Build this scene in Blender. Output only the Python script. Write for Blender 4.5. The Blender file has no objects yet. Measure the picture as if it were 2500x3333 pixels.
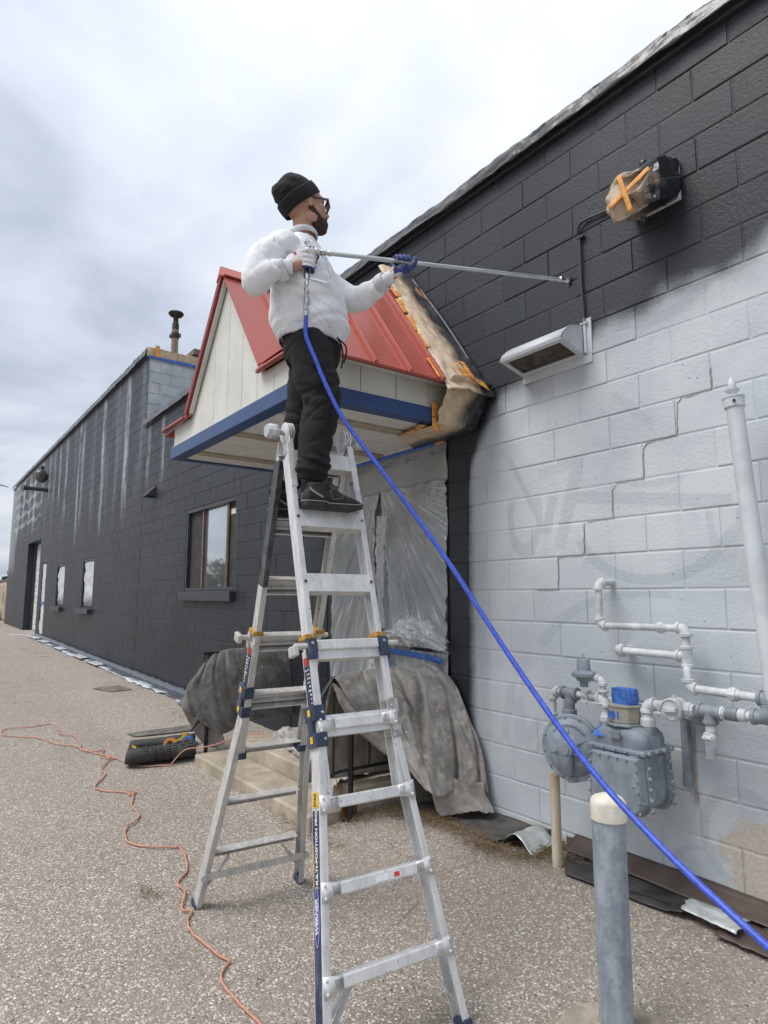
import bpy, bmesh, math, random
import numpy as np
from mathutils import Vector, Matrix, noise as mnoise
random.seed(7); np.random.seed(7)
scene = bpy.context.scene
COL = scene.collection

# ------------------------------------------------------------------ camera
cam_d = bpy.data.cameras.new('camera'); cam = bpy.data.objects.new('camera', cam_d); COL.objects.link(cam)
cam_d.sensor_fit = 'HORIZONTAL'; cam_d.sensor_width = 36.0; cam_d.lens = 36.0*2103.17/2500.0
cam_d.clip_start = 0.05; cam_d.clip_end = 900.0
_yaw, _pitch, _roll = -0.9393541, 0.1303991, 0.0012844
_fw = Vector((math.sin(_yaw)*math.cos(_pitch), math.cos(_yaw)*math.cos(_pitch), math.sin(_pitch)))
_r0 = Vector((math.cos(_yaw), -math.sin(_yaw), 0)); _u0 = _r0.cross(_fw)
_rt = _r0*math.cos(_roll)+_u0*math.sin(_roll); _up = _u0*math.cos(_roll)-_r0*math.sin(_roll)
CAM = Vector((3.630286, -3.258487, 1.556891))
cam.matrix_world = Matrix(((_rt.x,_up.x,-_fw.x,CAM.x),(_rt.y,_up.y,-_fw.y,CAM.y),(_rt.z,_up.z,-_fw.z,CAM.z),(0,0,0,1)))
scene.camera = cam

# ------------------------------------------------------------------ sky, sun, exposure
world = bpy.data.worlds.new('World'); scene.world = world; world.use_nodes = True
SUN_EL, SUN_AZ = math.radians(57), math.radians(196)      # high, behind the camera's left
def build_world():
    nt = world.node_tree; N = nt.nodes; L = nt.links
    for n in list(N): N.remove(n)
    out = N.new('ShaderNodeOutputWorld'); bg = N.new('ShaderNodeBackground'); L.new(bg.outputs[0], out.inputs[0])
    bg.inputs[1].default_value = 0.1
    sky = N.new('ShaderNodeTexSky'); sky.sky_type = 'NISHITA'; sky.sun_disc = False
    sky.sun_elevation = SUN_EL; sky.sun_rotation = SUN_AZ; sky.dust_density = 2.0
    tc = N.new('ShaderNodeTexCoord')
    sep = N.new('ShaderNodeSeparateXYZ'); L.new(tc.outputs['Generated'], sep.inputs[0])
    # flatten the direction onto a cloud layer so that clouds shrink towards the horizon
    zc = N.new('ShaderNodeMath'); zc.operation = 'MAXIMUM'; zc.inputs[1].default_value = 0.0; L.new(sep.outputs[2], zc.inputs[0])
    za = N.new('ShaderNodeMath'); za.operation = 'ADD'; za.inputs[1].default_value = 0.22; L.new(zc.outputs[0], za.inputs[0])
    dv = N.new('ShaderNodeVectorMath'); dv.operation = 'DIVIDE'; L.new(tc.outputs['Generated'], dv.inputs[0])
    cb = N.new('ShaderNodeCombineXYZ')
    for i in range(3): L.new(za.outputs[0], cb.inputs[i])
    L.new(cb.outputs[0], dv.inputs[1])
    def noise(scale, det, rough, dist, off):
        mp = N.new('ShaderNodeMapping'); mp.inputs['Location'].default_value = off; L.new(dv.outputs[0], mp.inputs[0])
        mp.inputs['Scale'].default_value = (1, 1, 0.35)
        t = N.new('ShaderNodeTexNoise'); t.inputs['Scale'].default_value = scale; t.inputs['Detail'].default_value = det
        t.inputs['Roughness'].default_value = rough; t.inputs['Distortion'].default_value = dist
        L.new(mp.outputs[0], t.inputs['Vector']); return t
    n1 = noise(0.75, 5, 0.5, 0.35, (3.1, 1.7, 0)); n2 = noise(2.1, 8, 0.56, 0.3, (0.4, 5.2, 0))
    mx = N.new('ShaderNodeMath'); mx.operation = 'MULTIPLY_ADD'; mx.inputs[1].default_value = 0.42
    L.new(n2.outputs['Fac'], mx.inputs[0]); 
    m1 = N.new('ShaderNodeMath'); m1.operation = 'MULTIPLY'; m1.inputs[1].default_value = 0.62; L.new(n1.outputs['Fac'], m1.inputs[0]); L.new(m1.outputs[0], mx.inputs[2])
    cr = N.new('ShaderNodeValToRGB'); L.new(mx.outputs[0], cr.inputs[0])
    e = cr.color_ramp.elements
    e[0].position = 0.40; e[0].color = (2.795, 3.113, 3.741, 1)
    e[1].position = 0.63; e[1].color = (5.246, 5.375, 5.633, 1)
    x = e.new(0.465); x.color = (3.569, 3.887, 4.515, 1)
    x = e.new(0.54); x.color = (4.386, 4.644, 5.16, 1)
    # overcast skies brighten evenly towards the zenith (CIE)
    g = N.new('ShaderNodeMath'); g.operation = 'MULTIPLY_ADD'; g.inputs[1].default_value = 0.50; g.inputs[2].default_value = 0.86; L.new(zc.outputs[0], g.inputs[0])
    gm = N.new('ShaderNodeVectorMath'); gm.operation = 'SCALE'; L.new(cr.outputs[0], gm.inputs[0]); L.new(g.outputs[0], gm.inputs['Scale'])
    mix = N.new('ShaderNodeMixRGB'); mix.inputs[0].default_value = 0.94
    L.new(sky.outputs[0], mix.inputs[1]); L.new(gm.outputs[0], mix.inputs[2]); L.new(mix.outputs[0], bg.inputs[0])
build_world()
sun_d = bpy.data.lights.new('sun', 'SUN'); sun_d.energy = 1.5; sun_d.angle = math.radians(32); sun_d.color = (1.0, 0.97, 0.93)
sun = bpy.data.objects.new('sun', sun_d); COL.objects.link(sun)
_sd = Vector((math.sin(SUN_AZ)*math.cos(SUN_EL), math.cos(SUN_AZ)*math.cos(SUN_EL), math.sin(SUN_EL)))
sun.rotation_euler = _sd.to_track_quat('Z', 'Y').to_euler(); sun.location = (0, -6, 12)
vs = scene.view_settings; vs.view_transform = 'Standard'; vs.look = 'None'; vs.gamma = 1.0; vs.exposure = 0.86
vs.use_curve_mapping = False

# ------------------------------------------------------------------ helpers
def tag(o, label=None, cat=None, group=None, kind=None):
    if label: o['label'] = label
    if cat: o['category'] = cat
    if group: o['group'] = group
    if kind: o['kind'] = kind
    return o
def thing(name, label, cat, loc=(0,0,0), group=None):
    e = bpy.data.objects.new(name, None); COL.objects.link(e); e.location = loc; e.empty_display_size = 0.1
    return tag(e, label, cat, group)
def link(name, me, parent=None):
    o = bpy.data.objects.new(name, me); COL.objects.link(o)
    if parent is not None:
        o.parent = parent
        o.matrix_parent_inverse = _winv(parent)
    return o
def _winv(p):
    m = Matrix.Identity(4); q = p
    chain = []
    while q is not None: chain.append(q); q = q.parent
    for q in reversed(chain):
        m = m @ (q.matrix_parent_inverse if q.parent else Matrix.Identity(4)) @ q.matrix_basis
    return m.inverted()
def V3(*a): return Vector(a)
class MB:
    """collects shapes; build() links them as one mesh object"""
    def __init__(s): s.v = []; s.f = []; s.mi = []; s.cur = 0
    def add(s, vs, fs):
        b = len(s.v); s.v += [tuple(v) for v in vs]
        for f in fs: s.f.append([i+b for i in f]); s.mi.append(s.cur)
        return s
    def box(s, a, b, c=0.0):
        x0,y0,z0 = [min(a[i],b[i]) for i in range(3)]; x1,y1,z1 = [max(a[i],b[i]) for i in range(3)]
        return s.obox(((x0+x1)/2,(y0+y1)/2,(z0+z1)/2), (1,0,0),(0,1,0),(0,0,1), (x1-x0)/2,(y1-y0)/2,(z1-z0)/2, c)
    def obox(s, o, X, Y, Z, hx, hy, hz, c=0.0):
        o,X,Y,Z = Vector(o),Vector(X),Vector(Y),Vector(Z)
        if c <= 0:
            P = [o+X*hx*i+Y*hy*j+Z*hz*k for k in (-1,1) for j in (-1,1) for i in (-1,1)]
            return s.add(P, [(0,2,3,1),(4,5,7,6),(0,1,5,4),(2,6,7,3),(0,4,6,2),(1,3,7,5)])
        c = min(c, hx*.9, hy*.9, hz*.9); P = []; idx = {}
        for k in (-1,1):
            for j in (-1,1):
                for i in (-1,1):
                    for ax in range(3):
                        h = [hx-c, hy-c, hz-c]; h[ax] += c
                        idx[(i,j,k,ax)] = len(P); P.append(o+X*i*h[0]+Y*j*h[1]+Z*k*h[2])
        F = []
        for sgn in (-1,1):
            for ax in range(3):
                q = [(-1,-1),(1,-1),(1,1),(-1,1)]
                if sgn < 0: q = q[::-1]
                L = []
                for (p,r) in q:
                    t = [0,0,0]; t[ax] = sgn; t[(ax+1)%3] = p; t[(ax+2)%3] = r; L.append(idx[(t[0],t[1],t[2],ax)])
                F.append(L)
        for ax in range(3):
            a1, a2 = (ax+1)%3, (ax+2)%3
            for p in (-1,1):
                for r in (-1,1):
                    L = []
                    for e,w in ((-1,a1),(1,a1),(1,a2),(-1,a2)):
                        t = [0,0,0]; t[ax] = e; t[a1] = p; t[a2] = r; L.append(idx[(t[0],t[1],t[2],w)])
                    F.append(L if p*r < 0 else L[::-1])
        for k in (-1,1):
            for j in (-1,1):
                for i in (-1,1):
                    L = [idx[(i,j,k,0)],idx[(i,j,k,1)],idx[(i,j,k,2)]]
                    F.append(L if i*j*k > 0 else L[::-1])
        return s.add(P, F)
    def bar(s, p0, p1, w, h, up=(0,0,1), c=0.0):
        p0,p1 = Vector(p0),Vector(p1); X = (p1-p0); l = X.length; X.normalize()
        Y = Vector(up).cross(X)
        if Y.length < 1e-5: Y = Vector((0,1,0)).cross(X)
        Y.normalize(); Z = X.cross(Y)
        return s.obox((p0+p1)/2, X, Y, Z, l/2, w/2, h/2, c)
    def tube(s, pts, r, n=10, caps=True):
        pts = [Vector(p) for p in pts]; m = len(pts); rs = r if hasattr(r,'__len__') else [r]*m
        P = []; nrm = None
        for i,p in enumerate(pts):
            t = (pts[min(i+1,m-1)]-pts[max(i-1,0)]); t.normalize()
            if nrm is None:
                a = Vector((0,0,1)) if abs(t.z) < .9 else Vector((1,0,0)); nrm = t.cross(a).normalized()
            else:
                nrm = (nrm - t*nrm.dot(t)); nrm.normalize()
            bn = t.cross(nrm)
            for k in range(n):
                a = 2*math.pi*k/n; P.append(p+(nrm*math.cos(a)+bn*math.sin(a))*rs[i])
        F = []
        for i in range(m-1):
            for k in range(n):
                F.append((i*n+k, i*n+(k+1)%n, (i+1)*n+(k+1)%n, (i+1)*n+k))
        if caps: F.append(list(range(n))[::-1]); F.append([(m-1)*n+k for k in range(n)])
        return s.add(P, F)
    def lathe(s, prof, o=(0,0,0), ax=(0,0,1), n=20):
        """prof: list of (radius, height) along ax from o"""
        o,Z = Vector(o),Vector(ax).normalized(); a = Vector((0,0,1)) if abs(Z.z) < .9 else Vector((1,0,0))
        X = Z.cross(a).normalized(); Y = Z.cross(X); P = []; F = []
        for (r,h) in prof:
            for k in range(n):
                t = 2*math.pi*k/n; P.append(o+Z*h+(X*math.cos(t)+Y*math.sin(t))*r)
        for i in range(len(prof)-1):
            for k in range(n): F.append((i*n+k, i*n+(k+1)%n, (i+1)*n+(k+1)%n, (i+1)*n+k))
        F.append(list(range(n))[::-1]); F.append([(len(prof)-1)*n+k for k in range(n)])
        return s.add(P, F)
    def prism(s, poly, d):
        """poly: 3D points of a flat outline, d: extrusion vector"""
        P = [Vector(p) for p in poly]; n = len(P); d = Vector(d)
        F = [list(range(n))[::-1], [n+i for i in range(n)]]+[(i,(i+1)%n,n+(i+1)%n,n+i) for i in range(n)]
        return s.add(P+[p+d for p in P], F)
    def grid(s, fn, nu, nv):
        P = [fn(i/nu, j/nv) for j in range(nv+1) for i in range(nu+1)]
        return s.add(P, [(j*(nu+1)+i, j*(nu+1)+i+1, (j+1)*(nu+1)+i+1, (j+1)*(nu+1)+i) for j in range(nv) for i in range(nu)])
    def sphere(s, o, r, n=12, m=8, sc=(1,1,1)):
        P = []; F = []; o = Vector(o)
        for j in range(1,m):
            t = math.pi*j/m
            for k in range(n):
                a = 2*math.pi*k/n; P.append(o+Vector((r*math.sin(t)*math.cos(a)*sc[0], r*math.sin(t)*math.sin(a)*sc[1], r*math.cos(t)*sc[2])))
        P += [o+Vector((0,0,r*sc[2])), o-Vector((0,0,r*sc[2]))]; a,b = len(P)-2,len(P)-1
        for j in range(m-2):
            for k in range(n): F.append((j*n+k,(j+1)*n+k,(j+1)*n+(k+1)%n,j*n+(k+1)%n))
        for k in range(n): F.append((a,k,(k+1)%n)); F.append((b,(m-2)*n+(k+1)%n,(m-2)*n+k))
        return s.add(P, F)
    def mesh(s, name, mats, smooth=None):
        me = bpy.data.meshes.new(name); me.from_pydata(s.v, [], s.f); me.validate(); 
        for m in (mats if isinstance(mats,(list,tuple)) else [mats]): me.materials.append(m)
        if len(me.polygons) == len(s.mi): me.polygons.foreach_set('material_index', s.mi)
        bm = bmesh.new(); bm.from_mesh(me); bmesh.ops.recalc_face_normals(bm, faces=bm.faces); bm.to_mesh(me); bm.free()
        if smooth is not None:
            me.polygons.foreach_set('use_smooth', [True]*len(me.polygons))
            try: me.set_sharp_from_angle(angle=math.radians(smooth))
            except Exception: pass
        me.update(); return me
    def build(s, name, mats, parent=None, smooth=None):
        return link(name, s.mesh(name, mats, smooth), parent)
def solid(o, t, off=0.0):
    m = o.modifiers.new('thickness', 'SOLIDIFY'); m.thickness = t; m.offset = off; return o
def bev(o, w, n=2):
    m = o.modifiers.new('bevel', 'BEVEL'); m.width = w; m.segments = n; m.limit_method = 'ANGLE'; return o
def spline(P, n):
    """Catmull-Rom through P, n points per span"""
    P = [Vector(p) for p in P]; out = []
    for i in range(len(P)-1):
        a,b,c,d = P[max(i-1,0)],P[i],P[i+1],P[min(i+2,len(P)-1)]
        for k in range(n):
            t = k/n; out.append(.5*((2*b)+(c-a)*t+(2*a-5*b+4*c-d)*t*t+(3*b-a-3*c+d)*t**3))
    out.append(P[-1]); return out
def nz(x, y, z=0.0, oct=3):
    return mnoise.fractal(Vector((x,y,z)), 1.0, 2.0, oct)

# ------------------------------------------------------------------ materials
def nodes(m): return m.node_tree.nodes, m.node_tree.links
def newmat(name):
    m = bpy.data.materials.new(name); m.use_nodes = True; N,L = nodes(m); b = N['Principled BSDF']; return m,N,L,b
class NB:
    """tiny node-building helper"""
    def __init__(s, N, L): s.N, s.L = N, L
    def put(s, sock, v):
        if v is None: return
        if isinstance(v, bpy.types.NodeSocket): s.L.new(v, sock)
        else: sock.default_value = v
    def m(s, op, a, b=None, c=None, clamp=False):
        n = s.N.new('ShaderNodeMath'); n.operation = op; n.use_clamp = clamp
        for i,v in enumerate((a,b,c)): s.put(n.inputs[i], v)
        return n.outputs[0]
    def mixc(s, f, a, b, mode='MIX'):
        n = s.N.new('ShaderNodeMixRGB'); n.blend_type = mode
        for i,v in enumerate((f,a,b)):
            if isinstance(v, tuple) and len(v) == 3: v = v+(1,)
            s.put(n.inputs[i], v)
        return n.outputs[0]
    def ss(s, v, a, b):
        n = s.N.new('ShaderNodeMapRange'); n.interpolation_type = 'SMOOTHSTEP'
        s.put(n.inputs[0], v); s.put(n.inputs[1], a); s.put(n.inputs[2], b); return n.outputs[0]
    def noise(s, vec, scale, det=3, rough=.5, dist=0, out='Fac'):
        n = s.N.new('ShaderNodeTexNoise'); n.inputs['Scale'].default_value = scale; n.inputs['Detail'].default_value = det
        n.inputs['Roughness'].default_value = rough; n.inputs['Distortion'].default_value = dist
        if vec is not None: s.L.new(vec, n.inputs['Vector'])
        return n.outputs[out]
    def scale(s, vec, sc, loc=(0,0,0)):
        n = s.N.new('ShaderNodeMapping'); n.inputs['Scale'].default_value = sc; n.inputs['Location'].default_value = loc
        s.L.new(vec, n.inputs[0]); return n.outputs[0]
    def pos(s): return s.N.new('ShaderNodeNewGeometry').outputs['Position']
    def sep(s, v):
        n = s.N.new('ShaderNodeSeparateXYZ'); s.L.new(v, n.inputs[0]); return n.outputs
    def bump(s, h, st, dist=.01):
        n = s.N.new('ShaderNodeBump'); n.inputs['Strength'].default_value = st; n.inputs['Distance'].default_value = dist
        s.L.new(h, n.inputs['Height']); return n.outputs[0]
    def curve(s, x, pts, lo, hi, ylo=0., yhi=1.):
        """piecewise curve y(x) through pts"""
        n = s.N.new('ShaderNodeFloatCurve'); cu = n.mapping.curves[0]
        P = sorted(((a-lo)/(hi-lo), (b-ylo)/(yhi-ylo)) for a,b in pts)
        if P[0][0] > 0: P = [(0,P[0][1])]+P
        if P[-1][0] < 1: P = P+[(1,P[-1][1])]
        while len(cu.points) < len(P): cu.points.new(.5,.5)
        for q,(a,b) in zip(cu.points, P): q.location = (a,b); q.handle_type = 'VECTOR'
        n.mapping.update()
        t = s.N.new('ShaderNodeMapRange'); t.inputs[1].default_value = lo; t.inputs[2].default_value = hi; s.put(t.inputs[0], x)
        s.L.new(t.outputs[0], n.inputs['Value']); 
        return s.m('MULTIPLY_ADD', n.outputs[0], yhi-ylo, ylo)
def M(name, col, rough=.6, metal=0., var=.12, vs=9., col2=None, bump=.0, bs=120., bd=.004, stretch=(1,1,1), spec=None, coat=0., alpha=1., dirt=0., dcol=(.06,.05,.04), fine=.0):
    m,N,L,b = newmat(name); k = NB(N,L); p = k.pos(); ps = k.scale(p, stretch)
    n = k.noise(ps, vs, 5, .6); c2 = col2 if col2 else tuple(max(0,x*(1-2*var)) for x in col); c1 = col if col2 else tuple(min(1,x*(1+var)) for x in col)
    f = k.ss(n, .32, .68); c = k.mixc(f, c2, c1)
    if fine > 0:
        nf = k.noise(p, 240., 2, .7); c = k.mixc(k.m('MULTIPLY', k.ss(nf,.45,.7), fine), c, tuple(x*.45 for x in col))
    if dirt > 0:
        nd = k.noise(k.scale(p,(1,1,.4)), 5.5, 6, .7); c = k.mixc(k.m('MULTIPLY', k.ss(nd,.52,.74), dirt), c, dcol)
    L.new(c, b.inputs['Base Color']); b.inputs['Metallic'].default_value = metal
    L.new(k.m('MULTIPLY_ADD', n, .25, rough-.12, clamp=True), b.inputs['Roughness'])
    if spec is not None: b.inputs['Specular IOR Level'].default_value = spec
    if coat: b.inputs['Coat Weight'].default_value = coat
    if alpha < 1: b.inputs['Alpha'].default_value = alpha
    if bump > 0:
        L.new(k.bump(k.noise(ps, bs, 4, .6), bump, bd), b.inputs['Normal'])
    return m
# ------------------------------------------------------------------ ground
def gz(X, Y):
    b = float(np.interp(-X, [-9,1,5,10,18,28,60], [.10,.10,.19,.25,.37,.48,.7]))
    t = min(1, max(0, (Y+1.4)/1.1)); sm = t*t*(3-2*t)
    g = min(1, max(0, (-X-4)/8))*.85
    return b*(sm+(1-sm)*g)
def ground_mat():
    m,N,L,b = newmat('asphalt_with_exposed_stones'); k = NB(N,L); p = k.pos()
    pw = k.N.new('ShaderNodeVectorMath'); pw.operation = 'ADD'; L.new(p, pw.inputs[0])
    nzv = k.N.new('ShaderNodeTexNoise'); nzv.inputs['Scale'].default_value = 90.; nzv.inputs['Detail'].default_value = 2; L.new(p, nzv.inputs['Vector'])
    sc = k.N.new('ShaderNodeVectorMath'); sc.operation = 'SCALE'; sc.inputs['Scale'].default_value = .012; L.new(nzv.outputs['Color'], sc.inputs[0]); L.new(sc.outputs[0], pw.inputs[1])
    def vor(scale, feat='F1'):
        v = k.N.new('ShaderNodeTexVoronoi'); v.feature = feat; v.inputs['Scale'].default_value = scale; L.new(pw.outputs[0], v.inputs['Vector']); return v
    v1 = vor(78.); v2 = vor(170.)
    r1 = k.sep(v1.outputs['Color']); r2 = k.sep(v2.outputs['Color'])
    big = k.noise(p, .55, 4, .6); mid = k.noise(p, 2.6, 5, .65)
    # stones of different mineral colours in a dark binder
    def ramp(f, cols):
        c = k.N.new('ShaderNodeValToRGB'); L.new(f, c.inputs[0]); e = c.color_ramp.elements
        e[0].position = 0; e[0].color = cols[0]+(1,); e[1].position = 1; e[1].color = cols[-1]+(1,)
        for i,q in enumerate(cols[1:-1]): x = e.new((i+1)/(len(cols)-1)); x.color = q+(1,)
        return c.outputs[0]
    stones = ramp(r1[0], [(0.1920,0.1655,0.1384),(0.3712,0.3232,0.2742),(0.4864,0.4331,0.3692),(0.7040,0.6464,0.5669),(0.4096,0.3620,0.3098),(0.8000,0.8000,0.7910)])
    grit = ramp(r2[0], [(0.1536,0.1319,0.1121),(0.3200,0.2780,0.2373),(0.4352,0.3814,0.3256),(0.6400,0.5882,0.5208)])
    binder = k.mixc(mid, (0.1600,0.1319,0.1094), (0.3136,0.2689,0.2241))
    s2 = k.m('MULTIPLY', k.ss(v2.outputs['Distance'], .62, .40), k.ss(r2[1], .25, .35))
    c = k.mixc(s2, binder, grit)
    thr = k.m('MULTIPLY_ADD', mid, .34, .17)
    s1 = k.m('MULTIPLY', k.ss(v1.outputs['Distance'], .56, .42), k.ss(r1[1], thr, k.m('ADD', thr, .06)))
    c = k.mixc(s1, c, stones)
    c = k.mixc(k.m('MULTIPLY', k.ss(big, .42, .66), .35), c, (0.3008,0.2586,0.2149))
    x = k.sep(p)
    # damp, dusty and worn patches
    wear = k.noise(k.scale(p,(.6,1.6,1)), 1.1, 5, .6)
    c = k.mixc(k.m('MULTIPLY', k.ss(wear, .55, .75), .28), c, (0.1280,0.1099,0.0923))
    # fine cracks
    cv = k.N.new('ShaderNodeTexVoronoi'); cv.feature = 'DISTANCE_TO_EDGE'; cv.inputs['Scale'].default_value = .42
    wp = k.N.new('ShaderNodeVectorMath'); wp.operation = 'ADD'; L.new(p, wp.inputs[0])
    n3 = k.N.new('ShaderNodeTexNoise'); n3.inputs['Scale'].default_value = 3.; n3.inputs['Detail'].default_value = 6; L.new(p, n3.inputs['Vector'])
    s3 = k.N.new('ShaderNodeVectorMath'); s3.operation = 'SCALE'; s3.inputs['Scale'].default_value = .5; L.new(n3.outputs['Color'], s3.inputs[0]); L.new(s3.outputs[0], wp.inputs[1]); L.new(wp.outputs[0], cv.inputs['Vector'])
    crack = k.m('MULTIPLY', k.ss(cv.outputs['Distance'], .006, .001), k.ss(big, .50, .62))
    c = k.mixc(k.m('MULTIPLY', crack, .40), c, (.05,.043,.036))
    L.new(c, b.inputs['Base Color']); b.inputs['Roughness'].default_value = .85; b.inputs['Specular IOR Level'].default_value = .3
    h = k.m('ADD', k.m('MULTIPLY', s1, k.m('SUBTRACT', 1., k.m('MULTIPLY', v1.outputs['Distance'], 1.3))), k.m('MULTIPLY', s2, .35))
    h = k.m('SUBTRACT', h, k.m('MULTIPLY', crack, .8))
    L.new(k.bump(h, .75, .006), b.inputs['Normal'])
    return m
GROUND = ground_mat()
def build_ground():
    xs = sorted(set([-400,-250,-150,-100,-70,-55]+[-48+i*1.5 for i in range(26)]+[-9+i*.3 for i in range(54)]+[8,10,14,20,40,90,200,400]))
    ys = sorted(set([-400,-200,-100,-50,-25,-14,-10,-8,-6]+[-5+i*.12 for i in range(45)]+[.4,2,10,40,120,400]))
    b = MB(); n = len(xs)
    for y in ys:
        for x in xs:
            u = nz(x*.7, y*.7)*.010 + nz(x*3, y*3)*.003 if -12 < x < 8 and y > -7 else 0
            b.v.append((x, y, gz(x, min(y,0)) + u*(1 if y < -.4 else .3)))
    for j in range(len(ys)-1):
        for i in range(n-1): b.f.append([j*n+i, j*n+i+1, (j+1)*n+i+1, (j+1)*n+i]); b.mi.append(0)
    o = b.build('ground', GROUND, smooth=60); tag(o, kind='structure')
build_ground()

# ------------------------------------------------------------------ the painted block wall
U = 0.2032; Z0 = 1.60                       # course height; height of the course line numbered 0
def wall_paint():
    m,N,L,b = newmat('wall_paint_half_sprayed'); k = NB(N,L); p = k.pos(); x,y,z = k.sep(p)
    n1 = k.noise(p, 7., 5, .65); n2 = k.noise(p, 1.3, 4, .55); n3 = k.noise(k.scale(p,(3,3,.35)), 3., 4, .6)
    nf = k.noise(p, 55., 3, .7)
    # --- where the dark coat has been sprayed
    zb = k.curve(x, [(.15,-.5),(.195,.95),(.225,2.15),(.242,2.50),(.318,2.64),(.414,2.75),(.531,2.86),(.644,2.95),(.77,2.99),(.95,3.05),(1.279,3.07),(1.369,3.18),(1.557,3.17),(1.763,3.20),(1.979,3.25),(2.123,3.22),(2.218,3.25),(2.352,3.32),(3.2,3.5)], .15, 3.2, -.5, 3.6)
    d = k.m('ADD', k.m('SUBTRACT', z, zb), k.m('MULTIPLY_ADD', k.noise(p, 3.2, 2, .5), .24, -.12))
    speck = k.m('MULTIPLY_ADD', nf, .07, -.035)
    d2 = k.m('ADD', d, speck)
    right = k.ss(d2, -.095, .085)
    xj = k.m('ADD', x, k.m('MULTIPLY_ADD', n1, .05, -.025)); xj = k.m('ADD', xj, speck)
    jamb = k.ss(xj, .300, .185)
    dark = k.m('MAXIMUM', right, jamb)
    halo = k.m('MULTIPLY', k.m('MAXIMUM', k.ss(d, -.30, .02), k.ss(xj, .55, .22)), .40)
    # --- streaks the dark coat has not covered yet, towards the far end
    xs_ = k.m('ADD', x, k.m('MULTIPLY_ADD', k.noise(k.scale(p,(1,1,.35)), 1.6, 3), .30, -.15))
    S = [(-7.1,.10,.75),(-7.9,.11,.6),(-8.45,.07,.35),(-9.45,.17,.95),(-10.2,.10,.28),(-11.4,.15,.85),(-12.3,.12,.3),(-13.5,.15,.65),(-13.95,.13,.75),(-15.6,.16,.65),(-16.6,.16,.85),(-17.4,.2,.55),(-18.3,.25,.5),(-19.6,.25,.55),(-21.1,.22,.8),(-22.2,.3,.6),(-23.7,.25,.9),(-25.0,.3,.75)]
    pts = []
    for c,w,a in sorted(S):
        w *= 1.25; a = min(1,a*1.15); pts += [(c-w,0),(c-w*.25,a),(c+w*.25,a),(c+w,0)]
    pts = sorted(pts); q = []
    for a_,v_ in pts:
        if q and a_ <= q[-1][0]+.02: a_ = q[-1][0]+.02
        q.append((a_,v_))
    st = k.curve(xs_, [(-27.5,.6)]+q+[(-6.7,0)], -27.5, -6.7)
    zbot = k.curve(x, [(-27.5,2.4),(-25,3.6),(-23.7,4.0),(-21.1,3.9),(-19.6,4.4),(-17.4,4.3),(-16.6,4.2),(-15.6,3.7),(-13.9,2.9),(-13.5,3.4),(-11.4,3.0),(-9.45,3.1),(-8.6,3.9),(-7.9,3.5),(-7.1,3.4),(-6.7,4)], -27.5, -6.7, 2., 6.)
    zt = k.m('SUBTRACT', z, zbot)
    fe = k.ss(k.noise(k.scale(p,(5,1,.5)), 2.2, 4, .6), .34, .60)
    gaps = k.ss(k.noise(k.scale(p,(2.2,1,.8)), 2.2, 5, .65), .36, .54)
    st = k.m('MULTIPLY', k.m('MULTIPLY', st, k.ss(zt, -.35, .55)), k.m('MULTIPLY', k.m('MULTIPLY_ADD', gaps, .92, .08), k.m('MULTIPLY_ADD', fe, .8, .2)))
    soft = k.m('MULTIPLY', k.m('MULTIPLY', k.ss(k.noise(k.scale(p,(1.2,1,.22)), 1.4, 4, .6), .48, .75), .22), k.m('MULTIPLY', k.ss(x,-6.5,-7.5), k.ss(z, 2.6, 4.2)))
    arch = k.N.new('ShaderNodeTexWave'); arch.wave_type = 'BANDS'; arch.bands_direction = 'Z'; arch.inputs['Scale'].default_value = .72; arch.inputs['Distortion'].default_value = 5.; arch.inputs['Detail'].default_value = 3.; arch.inputs['Detail Scale'].default_value = 1.6; L.new(p, arch.inputs['Vector'])
    lou = k.m('MULTIPLY', k.m('MULTIPLY', k.ss(arch.outputs['Fac'], .55, .95), .45), k.m('MULTIPLY', k.m('MULTIPLY', k.ss(x,-18.8,-20.5), k.ss(x,-26.4,-25.4)), k.ss(z, 3.6, 4.2)))
    thin = k.m('MULTIPLY', k.m('MULTIPLY', k.ss(x,-25.0,-25.5), k.ss(z, 2.2, 2.9)), k.m('MULTIPLY_ADD', n1, .5, .15))
    un = k.m('MINIMUM', k.m('ADD', k.m('ADD', st, soft), k.m('ADD', lou, thin)), .92)
    dark = k.m('MULTIPLY', dark, k.m('SUBTRACT', 1., un))
    # --- light grey primer, patchy, with the ghosts of painted-over tags
    ghosts = None
    def add(g):
        nonlocal ghosts
        ghosts = g if ghosts is None else k.m('MAXIMUM', ghosts, g)
    def arc(cx,cz,a,bb,w,side,lim,xlim=None,amt=1.):
        e = k.m('SQRT', k.m('ADD', k.m('POWER', k.m('DIVIDE', k.m('SUBTRACT', x, cx), a), 2.), k.m('POWER', k.m('DIVIDE', k.m('SUBTRACT', z, cz), bb), 2.)))
        f = k.ss(k.m('ABSOLUTE', k.m('SUBTRACT', e, 1.)), w*1.12, w*.8)
        g = k.ss(z, lim-.03*side, lim+.03*side)
        f = k.m('MULTIPLY', f, g)
        if xlim: f = k.m('MULTIPLY', f, k.m('MULTIPLY', k.ss(x, xlim[0]-.02, xlim[0]+.02), k.ss(x, xlim[1]+.02, xlim[1]-.02)))
        add(k.m('MULTIPLY', f, amt))
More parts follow.
